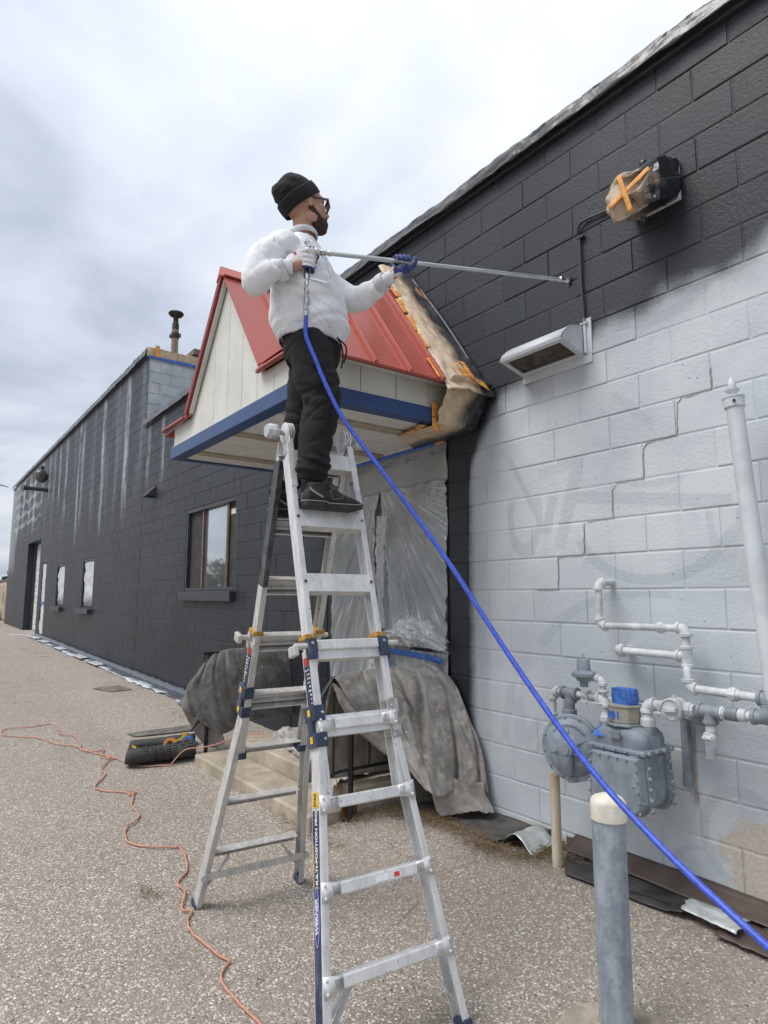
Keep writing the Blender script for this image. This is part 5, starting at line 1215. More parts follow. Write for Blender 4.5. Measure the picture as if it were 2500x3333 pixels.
    C = [[(-2.57,.0,.99),(-2.57,-.35,1.0),(-2.57,-.62,1.0),(-2.58,-.74,.99),(-2.60,-.78,.98),(-2.68,-.72,.97)],
         [(-2.535,.0,1.03),(-2.535,-.35,1.035),(-2.535,-.62,1.03),(-2.54,-.76,1.01),(-2.58,-.82,.99),(-2.72,-.76,.93)],
         [(-2.44,.0,.80),(-2.42,-.35,.80),(-2.42,-.62,.80),(-2.43,-.86,.82),(-2.54,-.94,.84),(-2.74,-.90,.78)],
         [(-2.41,.0,.58),(-2.39,-.35,.58),(-2.39,-.60,.56),(-2.40,-.86,.60),(-2.54,-1.02,.70),(-2.76,-.98,.62)],
         [(-2.40,.0,.375),(-2.38,-.33,.375),(-2.37,-.54,.35),(-2.39,-.76,.27),(-2.50,-.95,.40),(-2.66,-1.10,.535)]]
    o = solid(net(C,110,70,fl).build('drop_cloth', CLOTHB, None, 80), .004); tag(o, 'dark grey cloth flecked with white paint hanging over the far handrail', 'drop cloth', 'painter cloths over the steps and rails')
    C = [[(-2.50,-.72,.50),(-2.58,-.86,.55),(-2.70,-1.06,.53)],[(-2.46,-.72,.30),(-2.58,-.83,.33),(-2.68,-.96,.33)],[(-2.44,-.70,.10),(-2.55,-.75,.11),(-2.64,-.82,.12)]]
    solid(net(C,20,24,lambda u,v: Vector((.015*nz(u*6,v*2),.02*nz(u*5,v*3,4.),0))).build('cloth_inner_fall', CLOTHD, o, 80), .004)
    # pale cloth crumpled on the landing and over the step edge
    def fw(u,v): a = abs(nz(u*4.2+v,v*3.1,8.))*.085+abs(nz(u*9,v*7,3.))*.04; return Vector((.02*nz(u*6,v*5),.02*nz(u*5,v*6,2.),a))
    C = [[(-2.10,-.06,.272),(-1.5,-.05,.275),(-.9,-.05,.275),(-.40,-.05,.28)],[(-2.05,-.32,.272),(-1.5,-.34,.275),(-.9,-.38,.275),(-.38,-.36,.28)],[(-1.95,-.42,.270),(-1.45,-.50,.272),(-.85,-.62,.272),(-.36,-.64,.275)],[(-1.90,-.46,.268),(-1.40,-.55,.268),(-.72,-.74,.262),(-.34,-.76,.25)],[(-1.88,-.47,.266),(-1.38,-.565,.266),(-.60,-.755,.20),(-.33,-.79,.17)]]
    o = solid(net(C,120,70,fw).build('drop_cloth', CLOTHC, None, 75), .003); tag(o, 'pale cream cloth crumpled over the concrete landing', 'drop cloth', 'painter cloths over the steps and rails')
cloths()

# ------------------------------------------------------------------ left ground: rolled mat with tools, boards, cord, plastic strip
def ground_things():
    RUB = M('ribbed_rubber_mat', (.045,.045,.045), .75, var=.2, vs=12, bump=.5, bs=40)
    A0 = Vector((-3.25,-1.36,0)); ax = Vector((.42,.90,0)).normalized(); cr = Vector((.95,-.31,0)).normalized(); Lm = .62
    # cross-section: two scrolls joined by a flat web
    sec = []
    for a in np.linspace(-.5*math.pi, 1.75*math.pi, 30)[::-1]: r = .058-.012*(a+1.57)/7; sec.append((.065-r*math.cos(a)*-1-.0, .062+r*math.sin(a)))
    sec = [(.06+ (.056-.010*t)*math.cos(q), .060+(.056-.010*t)*math.sin(q)) for t,q in zip(np.linspace(1,0,26), np.linspace(math.pi*1.9, -math.pi*.5, 26)[::1])]
    sec += [(.20,.006),(.36,.006)]
    sec += [(.52+(.066-.014*t)*math.cos(q), .068+(.066-.014*t)*math.sin(q)) for t,q in zip(np.linspace(0,1,30), np.linspace(-math.pi*.5, math.pi*1.25, 30))]
    gr = gz(-2.9,-1.1)+.004
    def f(u,v):
        i = u*(len(sec)-1); a = min(int(i),len(sec)-2); t = i-a; s0,s1 = sec[a],sec[a+1]; x = s0[0]+(s1[0]-s0[0])*t; z = s0[1]+(s1[1]-s0[1])*t
        k = 1+.05*nz(v*3,u*2); return tuple(A0+cr*x*k+ax*(Lm*v+.02*nz(u*3,1.))+Vector((0,0,gr+z*k+ .05*v)))
    o = solid(MB().grid(f, 110, 14).build('rubber_mat', RUB, None, 60), .007); tag(o, 'black rubber mat rolled up from both sides on the asphalt, holding tape and tools', 'mat')
    # moulded blocks on the outside of the front roll
    b = MB()
    for i in range(9):
        for j in range(12):
            q = -math.pi*.35+j*.36; t = (q+math.pi*.5)/(math.pi*1.75); r = .066-.014*t+.007
            if t > 1: continue
            c = A0+cr*(.52+r*math.cos(q))+ax*(.04+.065*i)+Vector((0,0,gr+.068+r*math.sin(q)+.05*(.04+.065*i)/Lm))
            n = cr*math.cos(q)+Vector((0,0,1))*math.sin(q); tg = ax.cross(n); b.obox(c, ax, tg, n, .022,.008,.003)
    b.build('tread_blocks', RUB, o)['kind'] = 'stuff'
    def ring(name, c, axis, R, r, w, mat, label):
        t = thing(name, label, 'tape roll', c); b = MB(); b.lathe([(r,-w/2),(R,-w/2),(R,w/2),(r,w/2),(r,-w/2)], c, axis, 32); bev(b.build('tape_body', mat, t, 40), .002); b = MB(); b.lathe([(r-.004,-w/2),(r,-w/2),(r,w/2),(r-.004,w/2),(r-.004,-w/2)], c, axis, 32); b.build('card_core', M('card_core_'+name,(.45,.33,.20),.8), t, 40)
    TOR = M('orange_tape_roll', (.62,.24,.075), .6, var=.06)
    ring('tape_roll', (-2.80,-1.10,.135), (.80,-.58,.16), .068,.044,.036, TOR, 'roll of orange masking tape standing in the rolled rubber mat'); ring('tape_roll', (-2.66,-.98,.165), (.75,-.62,.1), .066,.042,.048, TAPEB, 'roll of blue masking tape lying at the end of the rolled rubber mat')
    YEL = M('yellow_tool_plastic', (.66,.40,.02), .4, var=.1, vs=20)
    t = thing('hand_masker', 'yellow and black hand tool lying between the two tape rolls', 'tool', (-2.72,-1.04,.14))
    c = Vector((-2.745,-1.03,.155)); d = Vector((.45,.62,.25)).normalized(); s2 = Vector((.62,-.78,0)).normalized()
    b = MB(); b.prism([c+d*x+Vector((0,0,z)) for x,z in ((-.10,-.02),(-.06,.035),(.02,.050),(.045,.085),(.085,.075),(.075,.03),(.11,.0),(.10,-.03),(.03,.0),(-.03,-.005))], s2*.018); bev(b.build('tool_frame', YEL, t), .003)
    bev(MB().obox(c+d*.0+s2*.03+Vector((0,0,-.005)), d, s2, d.cross(s2), .065,.010,.030).build('tool_blade', M('black_tool_plastic',(.02,.02,.02),.5), t), .003)
    t = thing('caulking_tool', 'yellow handled tool poking out of the near end of the rolled mat', 'tool', (-2.95,-1.38,.05)); c = Vector((-2.92,-1.32,.075))
    b = MB(); b.tube(spline([c+Vector(q) for q in ((-.13,-.06,.035),(-.10,-.05,.0),(-.04,-.02,-.02),(.03,.01,-.005),(.10,.05,.01))],6), [.014]*12+[.012]*13, 10); b.tube([c+Vector((-.13,-.07,.045)),c+Vector((-.10,-.03,.02))], .013, 8); b.build('tool_handle', YEL, t, 50)
    t = thing('putty_knife', 'steel bladed scraper lying beside the orange tape roll', 'tool', (-2.86,-1.14,.08)); bev(MB().bar((-2.90,-1.17,.075),(-2.79,-1.05,.112),.05,.003).build('blade', M('scraper_steel',(.55,.55,.55),.3,.9), t), .001); bev(MB().bar((-2.97,-1.245,.06),(-2.90,-1.17,.076),.028,.02).build('handle', M('tan_handle',(.5,.38,.2),.6), t), .005)
    # boards and scraps
    WD = M('weathered_board', (.135,.130,.112), .85, var=.2, vs=7, stretch=(1,1,1), bump=.5, bs=40, dirt=.3)
    def flat(P, name, label, mat, cat, th=.012):
        b = MB(); b.prism([(x,y,gz(x,y)+.008) for x,y in P],(0,0,th)); o = bev(b.build(name, mat), .003); tag(o, label, cat); return o
    flat([(-4.10,-1.16),(-3.88,-1.13),(-3.30,-.55),(-3.55,-.50)], 'flat_board', 'weathered grey board on the asphalt beyond the rolled mat', WD, 'board')
    flat([(-7.2,-.86),(-6.62,-.74),(-6.40,-.50),(-6.95,-.55)], 'flat_board', 'thin brown scrap board on the asphalt near the dark wall', M('brown_scrap',(.17,.14,.11),.85,var=.2,vs=6), 'board')
    flat([(-12.4,-.90),(-12.2,-.70),(-12.1,-.74),(-12.3,-.94)], 'paper_scrap', 'small pale paper scrap on the asphalt far along the wall', M('pale_paper',(.46,.42,.36),.8), 'scrap', .004)
    # plastic strip along the foot of the dark wall, oversprayed in patches
    def strip_mat():
        m,N,L,b = newmat('floor_plastic_oversprayed'); k = NB(N,L); p = k.pos(); x,y,z = k.sep(p)
        n = k.noise(p, 1.5, 5, .65); w = k.noise(k.scale(p,(.9,.3,1)), 1.3, 3, .6)
        edge = k.ss(k.m('ADD', y, k.m('MULTIPLY', w, .42)), .06, -.10)
        L.new(k.mixc(k.m('MULTIPLY', edge, k.ss(n,.34,.52)), (.075,.085,.10), (.66,.70,.74)), b.inputs['Base Color']); b.inputs['Roughness'].default_value = .35
        L.new(k.bump(k.noise(p, 9., 4, .6, 1.), .5, .02), b.inputs['Normal']); return m
    PS = strip_mat()
    def ps(u,v):
        x = -18.6+13.9*u; e = -.30-.05*nz(x*.8,3.)-.04*nz(x*2.7,1.); y = e*(1-v)-.004; z = gz(x,y)+.010+.020*abs(nz(x*2.2,v*3,4.))+.012*abs(nz(x*6,v*5))
        if v > .78: z += .06*((v-.78)/.22)**1.5
        return (x, y-.02*(v>.8), z)
    o = solid(MB().grid(ps, 420, 12).build('floor_plastic', PS, None, 70), .002); tag(o, 'crinkled plastic strip laid along the foot of the dark wall, oversprayed in patches', 'masking plastic')
    for i,(x,l) in enumerate(((-17.9,1.1),(-16.2,.9),(-13.9,.8),(-11.8,.9),(-10.2,.7))):
        def q(u,v): xx = x+l*u; y = -.14-.20*v-.02*nz(u*3,i); return (xx+.12*v, y, gz(xx,y)+.042+.012*abs(nz(xx*5,v*4,i)))
        o = solid(MB().grid(q, 14, 6).build('plastic_flap', FILMW, None, 70), .002); tag(o, ['white film flap beside the far side door at the wall foot','white film flap below the smaller of the filmed windows','white film flap between the two filmed windows','white film flap below the wider filmed window','nearest white film flap on the strip at the dark wall foot'][i], 'masking film', 'white flaps along the wall foot')
    o = flat([(-19.4,-.62),(-19.0,-.10),(-18.9,-.14),(-19.3,-.66)], 'white_strip', 'long white strip on the ground before the roller door', M('white_strip_plastic',(.66,.66,.63),.6), 'strip', .01)
    # orange extension cord
    CORD = M('salmon_extension_cord', (.52,.25,.17), .55, var=.10, vs=30)
    P = [(1.95,-2.13),(1.6,-2.12),(1.26,-2.1),(1.12,-2.11),(.96,-2.11),(.87,-2.07),(.83,-2.03),(.73,-2.05),(.49,-2.07),(.37,-2.05),(.30,-2.0),(.275,-2.03),(.18,-2.0),(.06,-1.955),(-.06,-1.945),(-.12,-1.91),(-.18,-1.86),(-.36,-1.80),(-.55,-1.76),(-.57,-1.79),(-.65,-1.91),(-.81,-2.0),(-.97,-1.99),(-1.13,-1.93),(-1.16,-1.88),(-1.31,-1.80),(-1.52,-1.79),(-1.80,-1.71),(-1.91,-1.665),(-1.92,-1.72),(-1.84,-1.72),(-1.86,-1.69),(-1.97,-1.77),(-2.15,-1.90),(-2.33,-1.86),(-2.57,-1.74),(-2.77,-1.73),(-3.03,-1.61),(-3.12,-1.53),(-3.22,-1.52),(-3.30,-1.575),(-3.26,-1.62),(-3.16,-1.56),(-3.4,-1.58),(-3.56,-1.53),(-3.52,-1.60),(-3.68,-1.71),(-4.0,-1.66),(-4.41,-1.65),(-4.59,-1.75),(-5.12,-1.72),(-5.2,-1.80),(-5.16,-1.98),(-5.2,-2.18),(-5.12,-2.26),(-4.98,-2.28),(-4.79,-2.24),(-4.53,-2.0),(-4.11,-1.86),(-3.93,-1.74),(-3.56,-1.66),(-3.17,-1.53),(-2.95,-1.485),(-2.85,-1.43),(-2.68,-1.40),(-2.58,-1.29),(-2.50,-1.20)]
    pts = []
    for q in spline([(x,y,0) for x,y in P], 7):
        x,y = q.x+.012*nz(q.x*6,q.y*6), q.y+.012*nz(q.x*6,q.y*6,5.); pts.append(Vector((x,y,gz(x,y)+.010+.012*abs(nz(x*3,y*3,2.)))))
    pts += spline([pts[-1],(-2.46,-1.08,.15),(-2.38,-.95,.17),(-2.28,-.82,.21),(-2.16,-.66,.285),(-2.0,-.5,.30)],6)
    o = MB().tube(pts, .0056, 8).build('extension_cord', CORD, None, 60); tag(o, 'salmon orange extension cord snaking across the asphalt past the ladder', 'cord')
    # dry weeds gathered along the joint between asphalt and steps
    b = MB(); rr = random.Random(9)
    def blades(cx,cy,sx,sy,n,l0,l1):
        for _ in range(n):
            x,y = cx+rr.gauss(0,sx),cy+rr.gauss(0,sy); a = rr.uniform(0,6.28); l = rr.uniform(l0,l1); z = gz(x,y)+rr.uniform(.004,.02); h = rr.uniform(.0,.02)
            b.tube([(x,y,z),(x+math.cos(a)*l*.5,y+math.sin(a)*l*.5,z+h+.008),(x+math.cos(a+.4)*l,y+math.sin(a+.4)*l,z+.003)], [.0014,.0013,.0006], 3, False)
    for (cx,cy,sx,sy,n) in ((.0,-.42,.10,.06,240),(.22,-.36,.10,.05,200),(.45,-.36,.12,.04,120),(-.16,-.64,.03,.10,100),(.78,-.40,.10,.04,200),(1.02,-.25,.08,.07,240),(1.10,-.05,.08,.03,120),(-.3,-1.02,.3,.03,90)): blades(cx,cy,sx,sy,n,.04,.16)
    blades(.0,-2.12,.05,.03,40,.03,.06)
    o = b.build('dry_weeds', M('dry_straw',(.27,.195,.11),.9,var=.4,vs=40,col2=(.13,.09,.05))); tag(o, kind='stuff'); o['label'] = 'dry straw coloured weeds along the foot of the wall and steps'
    # loose grit and pebbles on the asphalt close by
    b = MB(); 
    ico = [(0,0,1),(.894,0,.447),(.276,.851,.447),(-.724,.526,.447),(-.724,-.526,.447),(.276,-.851,.447),(.724,.526,-.447),(-.276,.851,-.447),(-.894,0,-.447),(-.276,-.851,-.447),(.724,-.526,-.447)]
    fc = [(0,1,2),(0,2,3),(0,3,4),(0,4,5),(0,5,1),(1,6,2),(2,7,3),(3,8,4),(4,9,5),(5,10,1),(1,10,6),(2,6,7),(3,7,8),(4,8,9),(5,9,10)]
    for _ in range(5200):
        t = rr.random()**1.6; dist = 1.2+4.2*t; ang = math.radians(rr.uniform(-34,34)); d = Vector((_fw.x,_fw.y,0)).normalized(); c,s = math.cos(ang),math.sin(ang)
        x,y = CAM.x+(d.x*c-d.y*s)*dist, CAM.y+(d.x*s+d.y*c)*dist
        if y > -.35 or (-2.4 < x < -.2 and y > -1.05): continue
        r = rr.uniform(.0022,.0060); z = gz(x,y)+nz(x*.7,y*.7)*.010+nz(x*3,y*3)*.003+r*.1; q = rr.uniform(0,6.28); sx,sy,sz = r*rr.uniform(.8,1.5),r*rr.uniform(.7,1.1),r*rr.uniform(.45,.8); co,si = math.cos(q),math.sin(q)
        b.add([(x+(px*sx*co-py*sy*si),y+(px*sx*si+py*sy*co),z+pz*sz) for px,py,pz in ico], fc)
    o = b.build('loose_grit', M('loose_pebbles',(.26,.225,.185),.85,var=.55,vs=60,col2=(.10,.086,.072))); tag(o, kind='stuff'); o['label'] = 'loose grit scattered over the asphalt'
ground_things()

# ------------------------------------------------------------------ far left: fence, street lamp, trees
def far_left():
    t = thing('tarp_fence', 'tan tarpaulin fence with dark posts beyond the far corner', 'fence', (-29,.3,.5))
    MB().box((-27.62,.12,.4),(-27.44,.30,2.34)).build('post', DARK, t); MB().box((-33.6,.15,2.2),(-27.6,.24,2.3)).build('rail', DARK, t)
    solid(MB().grid(lambda u,v: (-33.6+5.95*u, .20-.12*abs(nz(u*6,v*2,1.)), .45+1.75*v), 30, 10).build('tarpaulin', M('tan_tarp',(.40,.32,.24),.8,var=.2,vs=1.5,bump=.5,bs=6,bd=.1), t, 70), .01)
    MB().grid(lambda u,v: (-30.6+.9*u, -.0-.03*nz(u*4,v*3), .48+.42*v), 6, 4).build('blue_tarp', M('blue_tarp',(.10,.24,.42),.6), t)
    t = thing('street_lamp', 'slim pale street lamp heads far beyond the building corner', 'street lamp', (-48.1,1.2,.5))
    MB().tube([(-48.25,.95,.5),(-48.25,.95,9.3)], .09, 10).build('lamp_post', M('lamp_grey',(.45,.46,.47),.5), t, 40)
    b = MB(); b.bar((-48.25,.95,9.28),(-47.98,1.34,9.25),.06,.05); b.prism([(-48.0,1.30,9.20),(-47.66,1.85,9.05),(-47.60,1.80,9.09),(-47.90,1.26,9.27)],(0,0,.05)); b.build('lamp_head', bpy.data.materials['lamp_grey'], t)
    LEAF = M('tree_leaves', (.075,.105,.045), .7, var=.4, vs=1.2, col2=(.035,.055,.022)); BARK = M('bark',(.06,.05,.04),.9)
    def crown(b, c, r, n, rr, s=.35):
        for _ in range(n):
            a = rr.uniform(0,6.28); q = rr.uniform(-1,1); k = rr.random()**.4; p = Vector(c)+Vector((r*k*math.cos(a)*math.sqrt(1-q*q),r*k*math.sin(a)*math.sqrt(1-q*q),r*k*q*1.15))
            d = Vector((rr.gauss(0,1),rr.gauss(0,1),rr.gauss(0,1))).normalized(); e = d.orthogonal().normalized()*s*rr.uniform(.6,1.3); f = d.cross(e)*.8
            b.add([p-e,p-f,p+e,p+f],[(0,1,2,3)])
    rr = random.Random(21)
    t = thing('tree', 'green leafy tree at the far end of the building behind the fence', 'tree', (-52,4.5,.6))
    MB().tube([(-52,4.2,.6),(-52,4.3,2.4),(-51.6,4.6,3.6)],[.22,.17,.06],8).build('trunk', BARK, t, 50); b = MB()
    for c,r in (((-52,4.2,3.0),1.5),((-51,3.4,2.6),1.1),((-53,5.2,2.8),1.3)): crown(b,c,r,420,rr,.22)
    b.build('crown', LEAF, t)
    b = MB()                                         # far tree line across the lot, seen only in the window glass
    for i in range(26):
        x = -130+i*4.6; y = -46-8*nz(i*.7,2.); h = 9+4*nz(i*.9,5.)
        b.tube([(x,y,0),(x+.2,y,h*.7)],[.25,.1],6); crown(b,(x,y,h*.62),h*.42,130,rr,.55); crown(b,(x+2,y+1,h*.4),h*.33,80,rr,.55)
    o = b.build('far_trees', LEAF); tag(o, kind='stuff'); o['label'] = 'far line of trees across the lot mirrored in the window'
far_left()
# ------------------------------------------------------------------ multi-position ladder
def alu_mat(name, col, paint):
    m,N,L,b = newmat(name); k = NB(N,L); p = k.pos()
    n = k.noise(k.scale(p,(1,1,.25)), 16., 5, .7); s = k.noise(k.scale(p,(1.5,1.5,.35)), 34., 6, .75, .6); g = k.noise(p, 48., 5, .75, .8)
    c = k.mixc(k.ss(n,.35,.65), tuple(x*.80 for x in col), col)
    c = k.mixc(k.m('MULTIPLY', k.ss(s,.50,.62), paint), c, (.66,.68,.69)); dk = k.m('MULTIPLY', k.ss(g,.625,.66), .75); c = k.mixc(dk, c, (.06,.06,.06))
    L.new(c, b.inputs['Base Color']); L.new(k.m('MULTIPLY_ADD', k.ss(s,.5,.62), -.25, .30, clamp=True), b.inputs['Metallic']); L.new(k.m('MULTIPLY_ADD', n, .2, .32), b.inputs['Roughness'])
    L.new(k.bump(k.m('ADD',s,g), .12, .003), b.inputs['Normal']); return m
ALU = alu_mat('paint_flecked_aluminium', (.70,.70,.69), .9); ALUB = alu_mat('dull_aluminium', (.56,.545,.515), .45)
NAVY = M('navy_plastic', (.026,.042,.085), .5, var=.2, vs=40, dirt=.55, dcol=(.45,.47,.5)); NAVYL = M('navy_label', (.022,.034,.085), .45, var=.2, vs=30, dirt=.25, dcol=(.5,.52,.55)); YELL = M('yellow_label', (.72,.46,.03), .5, var=.1, vs=40); REDL = M('red_label', (.55,.05,.04), .5); WHT = M('white_print', (.75,.76,.76), .5, var=.1, vs=60); STRAP = M('amber_strap', (.46,.25,.035), .5, var=.25, vs=50)
STEEL = M('zinc_steel', (.45,.45,.44), .35, .8, var=.15, vs=30); SOOT = M('dark_sprayed_rail', (.06,.062,.066), .5, var=.3, vs=20, dirt=.3, dcol=(.3,.3,.3))
LA = Vector((.9973,-.0735,0)); LB = Vector((.0735,.9973,0)); LO = Vector((.979,-1.707,0)); ZV = Vector((0,0,1))
def text_mesh(body, size, mat, ext=.0004, align='CENTER', bold=0.0):
    cu = bpy.data.curves.new('lettering','FONT'); cu.body = body; cu.size = size; cu.extrude = ext; cu.align_x = align; cu.align_y = 'CENTER'; cu.offset = bold; cu.resolution_u = 3
    tmp = bpy.data.objects.new('tmp', cu); me = bpy.data.meshes.new_from_object(tmp); bpy.data.objects.remove(tmp); me.materials.clear(); me.materials.append(mat); return me
def ladder():
    t = thing('folding_ladder', 'paint-flecked aluminium multi-position ladder standing as an A-frame on the asphalt', 'ladder', LO)
    b0 = -.018; HW = .178
    def P(s,z,b,d=0.):           # s=+1 front, -1 back; z height; b across; d outward from the sloping face
        a = (.745-.7*z/2.30); n = (LA*s*.9567+ZV*.291); return LO+LA*s*a+LB*(b+b0)+ZV*z+n*d
    def rail(s,z0,z1,ba,bb,side,nm,mat,w=.027,dp=.060,d0=0.,th=.004):
        n = LA*s*.9567+ZV*.291; A,B = P(s,z0,ba,d0),P(s,z1,bb,d0); X = (B-A).normalized(); L_ = (B-A).length; Yb = LB*side
        def q(bx,d): return A - Yb*bx - n*d                     # bx inwards from the web, d back from the face
        poly = [q(0,0),q(w,0),q(w,th),q(th,th),q(th,dp-th),q(w,dp-th),q(w,dp),q(0,dp)]
        o = MB().prism(poly, X*L_).build(nm, mat, t); bev(o,.0012,1)
        for f in (.32,.62):     # rolled ridges along the front flange
            c = A-Yb*w*f+n*.0004; MB().bar(c+X*.01, c+X*(L_-.01), .003, .002, n).build('rail_ridge', mat, o)
        return o
    def rung_in(s,z,mat):
        prof = [(.008,.036),(-.046,.036),(-.046,.031),(.003,.031),(-.003,.026),(-.020,.021),(-.022,.010),(-.014,.006),(-.006,.003),(-.006,-.004),(-.014,-.008),(-.022,-.012),(-.020,-.022),(-.004,-.028),(.004,-.032),(.010,-.036),(-.046,-.038),(-.046,-.044),(.010,-.044)]
        n = LA*s*.9567+ZV*.291; up = (ZV*.9567-LA*s*.291); c = P(s,z,0,-.010)
        b = MB().prism([c-LB*(HW-.006)+n*x+up*y for x,y in prof], LB*2*(HW-.006)); return b.build('rung', mat, t)
    def rung_out(s,z,hw,mat,plates):
        n = LA*s*.9567+ZV*.291; up = (ZV*.9567-LA*s*.291); c = P(s,z,0,.004)
        b = MB(); h = .021
        prof = [(.010,h-.004),(.006,h),(-.040,h),(-.040,h-.004),(.0,h-.004),(.0,-h+.004),(-.012,-h+.004),(-.012,-h),(.006,-h),(.010,-h+.004)]
        e = hw-.045; b.prism([c-LB*e+n*x+up*y for x,y in prof], LB*2*e)
        o = b.build('rung', mat, t); bev(o,.0015,1)
        if plates:
            for sd in (-1,1):
                g = MB(); xs = [e-.035,e-.012,e+.010,e+.040]; hh = [.0205,.024,.030,.033]; P0 = []
                for x,hv in zip(xs,hh): P0 += [c+LB*sd*x+n*.0085+up*hv, c+LB*sd*x+n*.0085-up*hv]
                g.add(P0,[(0,2,3,1),(2,4,5,3),(4,6,7,5)]); pl = solid(g.build('rung_end_plate', mat, o, 40), .003)
                for y in (-.020,.020):
                    r = MB().lathe([(.0062,0),(.0062,.002),(.004,.004),(.001,.0045)], c+LB*sd*(e+.027)+up*y+n*.010, n, 12); r.build('rivet', mat, o, 40)
        return o
    zs = [2.195,1.908,1.622,1.347,1.060,.792,.524,.262]
    for s,mat in ((1,ALU),(-1,ALUB)):
        flare = lambda z: .183 if z > 1.02 else .183+(1.02-z)*.112
        for sd in (-1,1):
            dark = (s == -1 and sd == -1)
            if dark: rail(s,1.62,2.20,sd*HW,sd*HW,sd,'inner_rail',SOOT); rail(s,.80,1.615,sd*HW,sd*HW,sd,'inner_rail',mat)
            else: rail(s,.80,2.20,sd*HW,sd*HW,sd,'inner_rail',mat)
            rail(s,1.02,1.345,sd*(HW+.006),sd*(HW+.006),sd,'outer_rail',mat,.030,.068,.006); rail(s,.02,1.018,sd*flare(.02),sd*(HW+.006),sd,'outer_rail',mat,.030,.068,.006)
            n = LA*s*.9567+ZV*.291
            A,B = P(s,.775,sd*(HW-.002),-.002),P(s,.80,sd*HW,-.002); MB().obox((A+B)/2-n*.028-LB*sd*.015, LB, n, (B-A).normalized(), .020,.034,.016).build('rail_end_cap', NAVY, t)
            A = P(s,.0,sd*flare(0.),-.028); f = MB(); f.obox(A+ZV*.019-LB*sd*.015, LB, n, Vector((-.291*s*LA.x,-.291*s*LA.y,.9567)), .019,.037,.018); o = f.build('rubber_foot', NAVY, t); bev(o,.006); 
            z = 1.395 if True else 0; b = MB(); c = P(s,z,sd*(HW-.012),-.028); b.obox(c, LB, n, Vector((-.291*s*LA.x,-.291*s*LA.y,.9567)), .026,.036,.011); bev(b.build('amber_strap', STRAP, t), .004)
            MB().lathe([(.005,0),(.004,.003)], P(s,1.395,sd*(HW-.016),.0085), n, 10).build('rivet', STEEL, t, 40)
            for z in zs[1:3]:
                e = MB().lathe([(.009,0),(.0095,.002),(.0055,.003),(.005,-.004),(.001,-.004)], P(s,z,sd*(HW-.016),.001), n, 14); e.build('eyelet', STEEL, t, 40); MB().lathe([(.005,0),(.001,.0002)], P(s,z,sd*(HW-.016),.0015), n, 10).build('eyelet_hole', BLACKM, t)
        for z in zs[:4]: rung_in(s,z,mat)
        rung_in(s,zs[4],mat)
        r4 = rung_out(s,zs[3]+.012,HW+.012,mat,False)
        for z in zs[4:]: rung_out(s,z,(flare(z)+.006),mat,s == 1)
        # locking levers through the rung and their navy brackets
        n = LA*s*.9567+ZV*.291; up = ZV*.9567-LA*s*.291
        for sd in (-1,1):
            c = P(s,zs[3]+.010,sd*(HW-.008),.004); bev(MB().obox(c-up*.014, LB, n, up, .020,.017,.040).build('lock_bracket', NAVY if s == 1 else ALUB, t), .003)
            MB().lathe([(.008,0),(.008,.003),(.005,.005)], c+n*.017+up*.008, n, 8).build('rivet', STEEL, t, 40)
            MB().tube([c+LB*sd*.015+up*.0,c+LB*sd*.075],.0125,12).build('lock_lever', ALUB, t, 40)
            if sd == -1:
                q = c+LB*sd*.075; bev(MB().obox(q+(-up*.018 if s == 1 else up*.005)-n*.012, n, LB, up, .030,.012,.022).build('lever_handle', ALUB, t), .006)
        # sliding guides
        for sd in (-1,1):
            for (z,h) in ((1.105,.030),(1.010,.026)):
                c = P(s,z,sd*(HW-.004),-.026); w = .026 if sd == -1 else .022
                bev(MB().obox(c, LB, n, up, w,.043 if sd == -1 else .040,h).build('rail_guide', NAVY if (sd == -1) else (STEEL if s == 1 else ALUB), t), .004)
                MB().lathe([(.0065,0),(.0065,.002),(.003,.005)], P(s,z,sd*(HW-.018),.018), n, 12).build('rivet', STEEL, t, 40)
            if sd == -1:
                c = P(s,1.058,-(HW+.018),-.026); bev(MB().obox(c, LB, n, up, .006,.020,.045).build('rail_guide', NAVY, t), .003)
                for z in (1.108,1.012): bev(MB().obox(P(s,z,-(HW+.024),-.020), LB, n, up, .0012,.012,.013).build('guide_sticker', YELL, t), .001)
    # braces under the bottom rungs
    for s,mat in ((1,ALU),(-1,ALUB)):
        for sd in (-1,1):
            fl = .183+(1.02-.09)*.112
            MB().bar(P(s,.262,sd*.135,-.02),P(s,.085,sd*(fl-.016),-.035),.022,.004).build('brace', mat, t); MB().bar(P(s,.250,sd*.150,-.045),P(s,.12,sd*(fl-.020),-.060),.020,.004).build('brace', mat, t)
    MB().bar(P(-1,.190,-.285,-.072),P(-1,.190,.285,-.072),.004,.034).build('spreader_bar', ALUB, t)
    for sd in (-1,1): MB().lathe([(.017,0),(.016,.004)], P(-1,.190,sd*.28,-.076), -(LA*-1*.9567), 12).build('spreader_end', ALUB, t, 40)
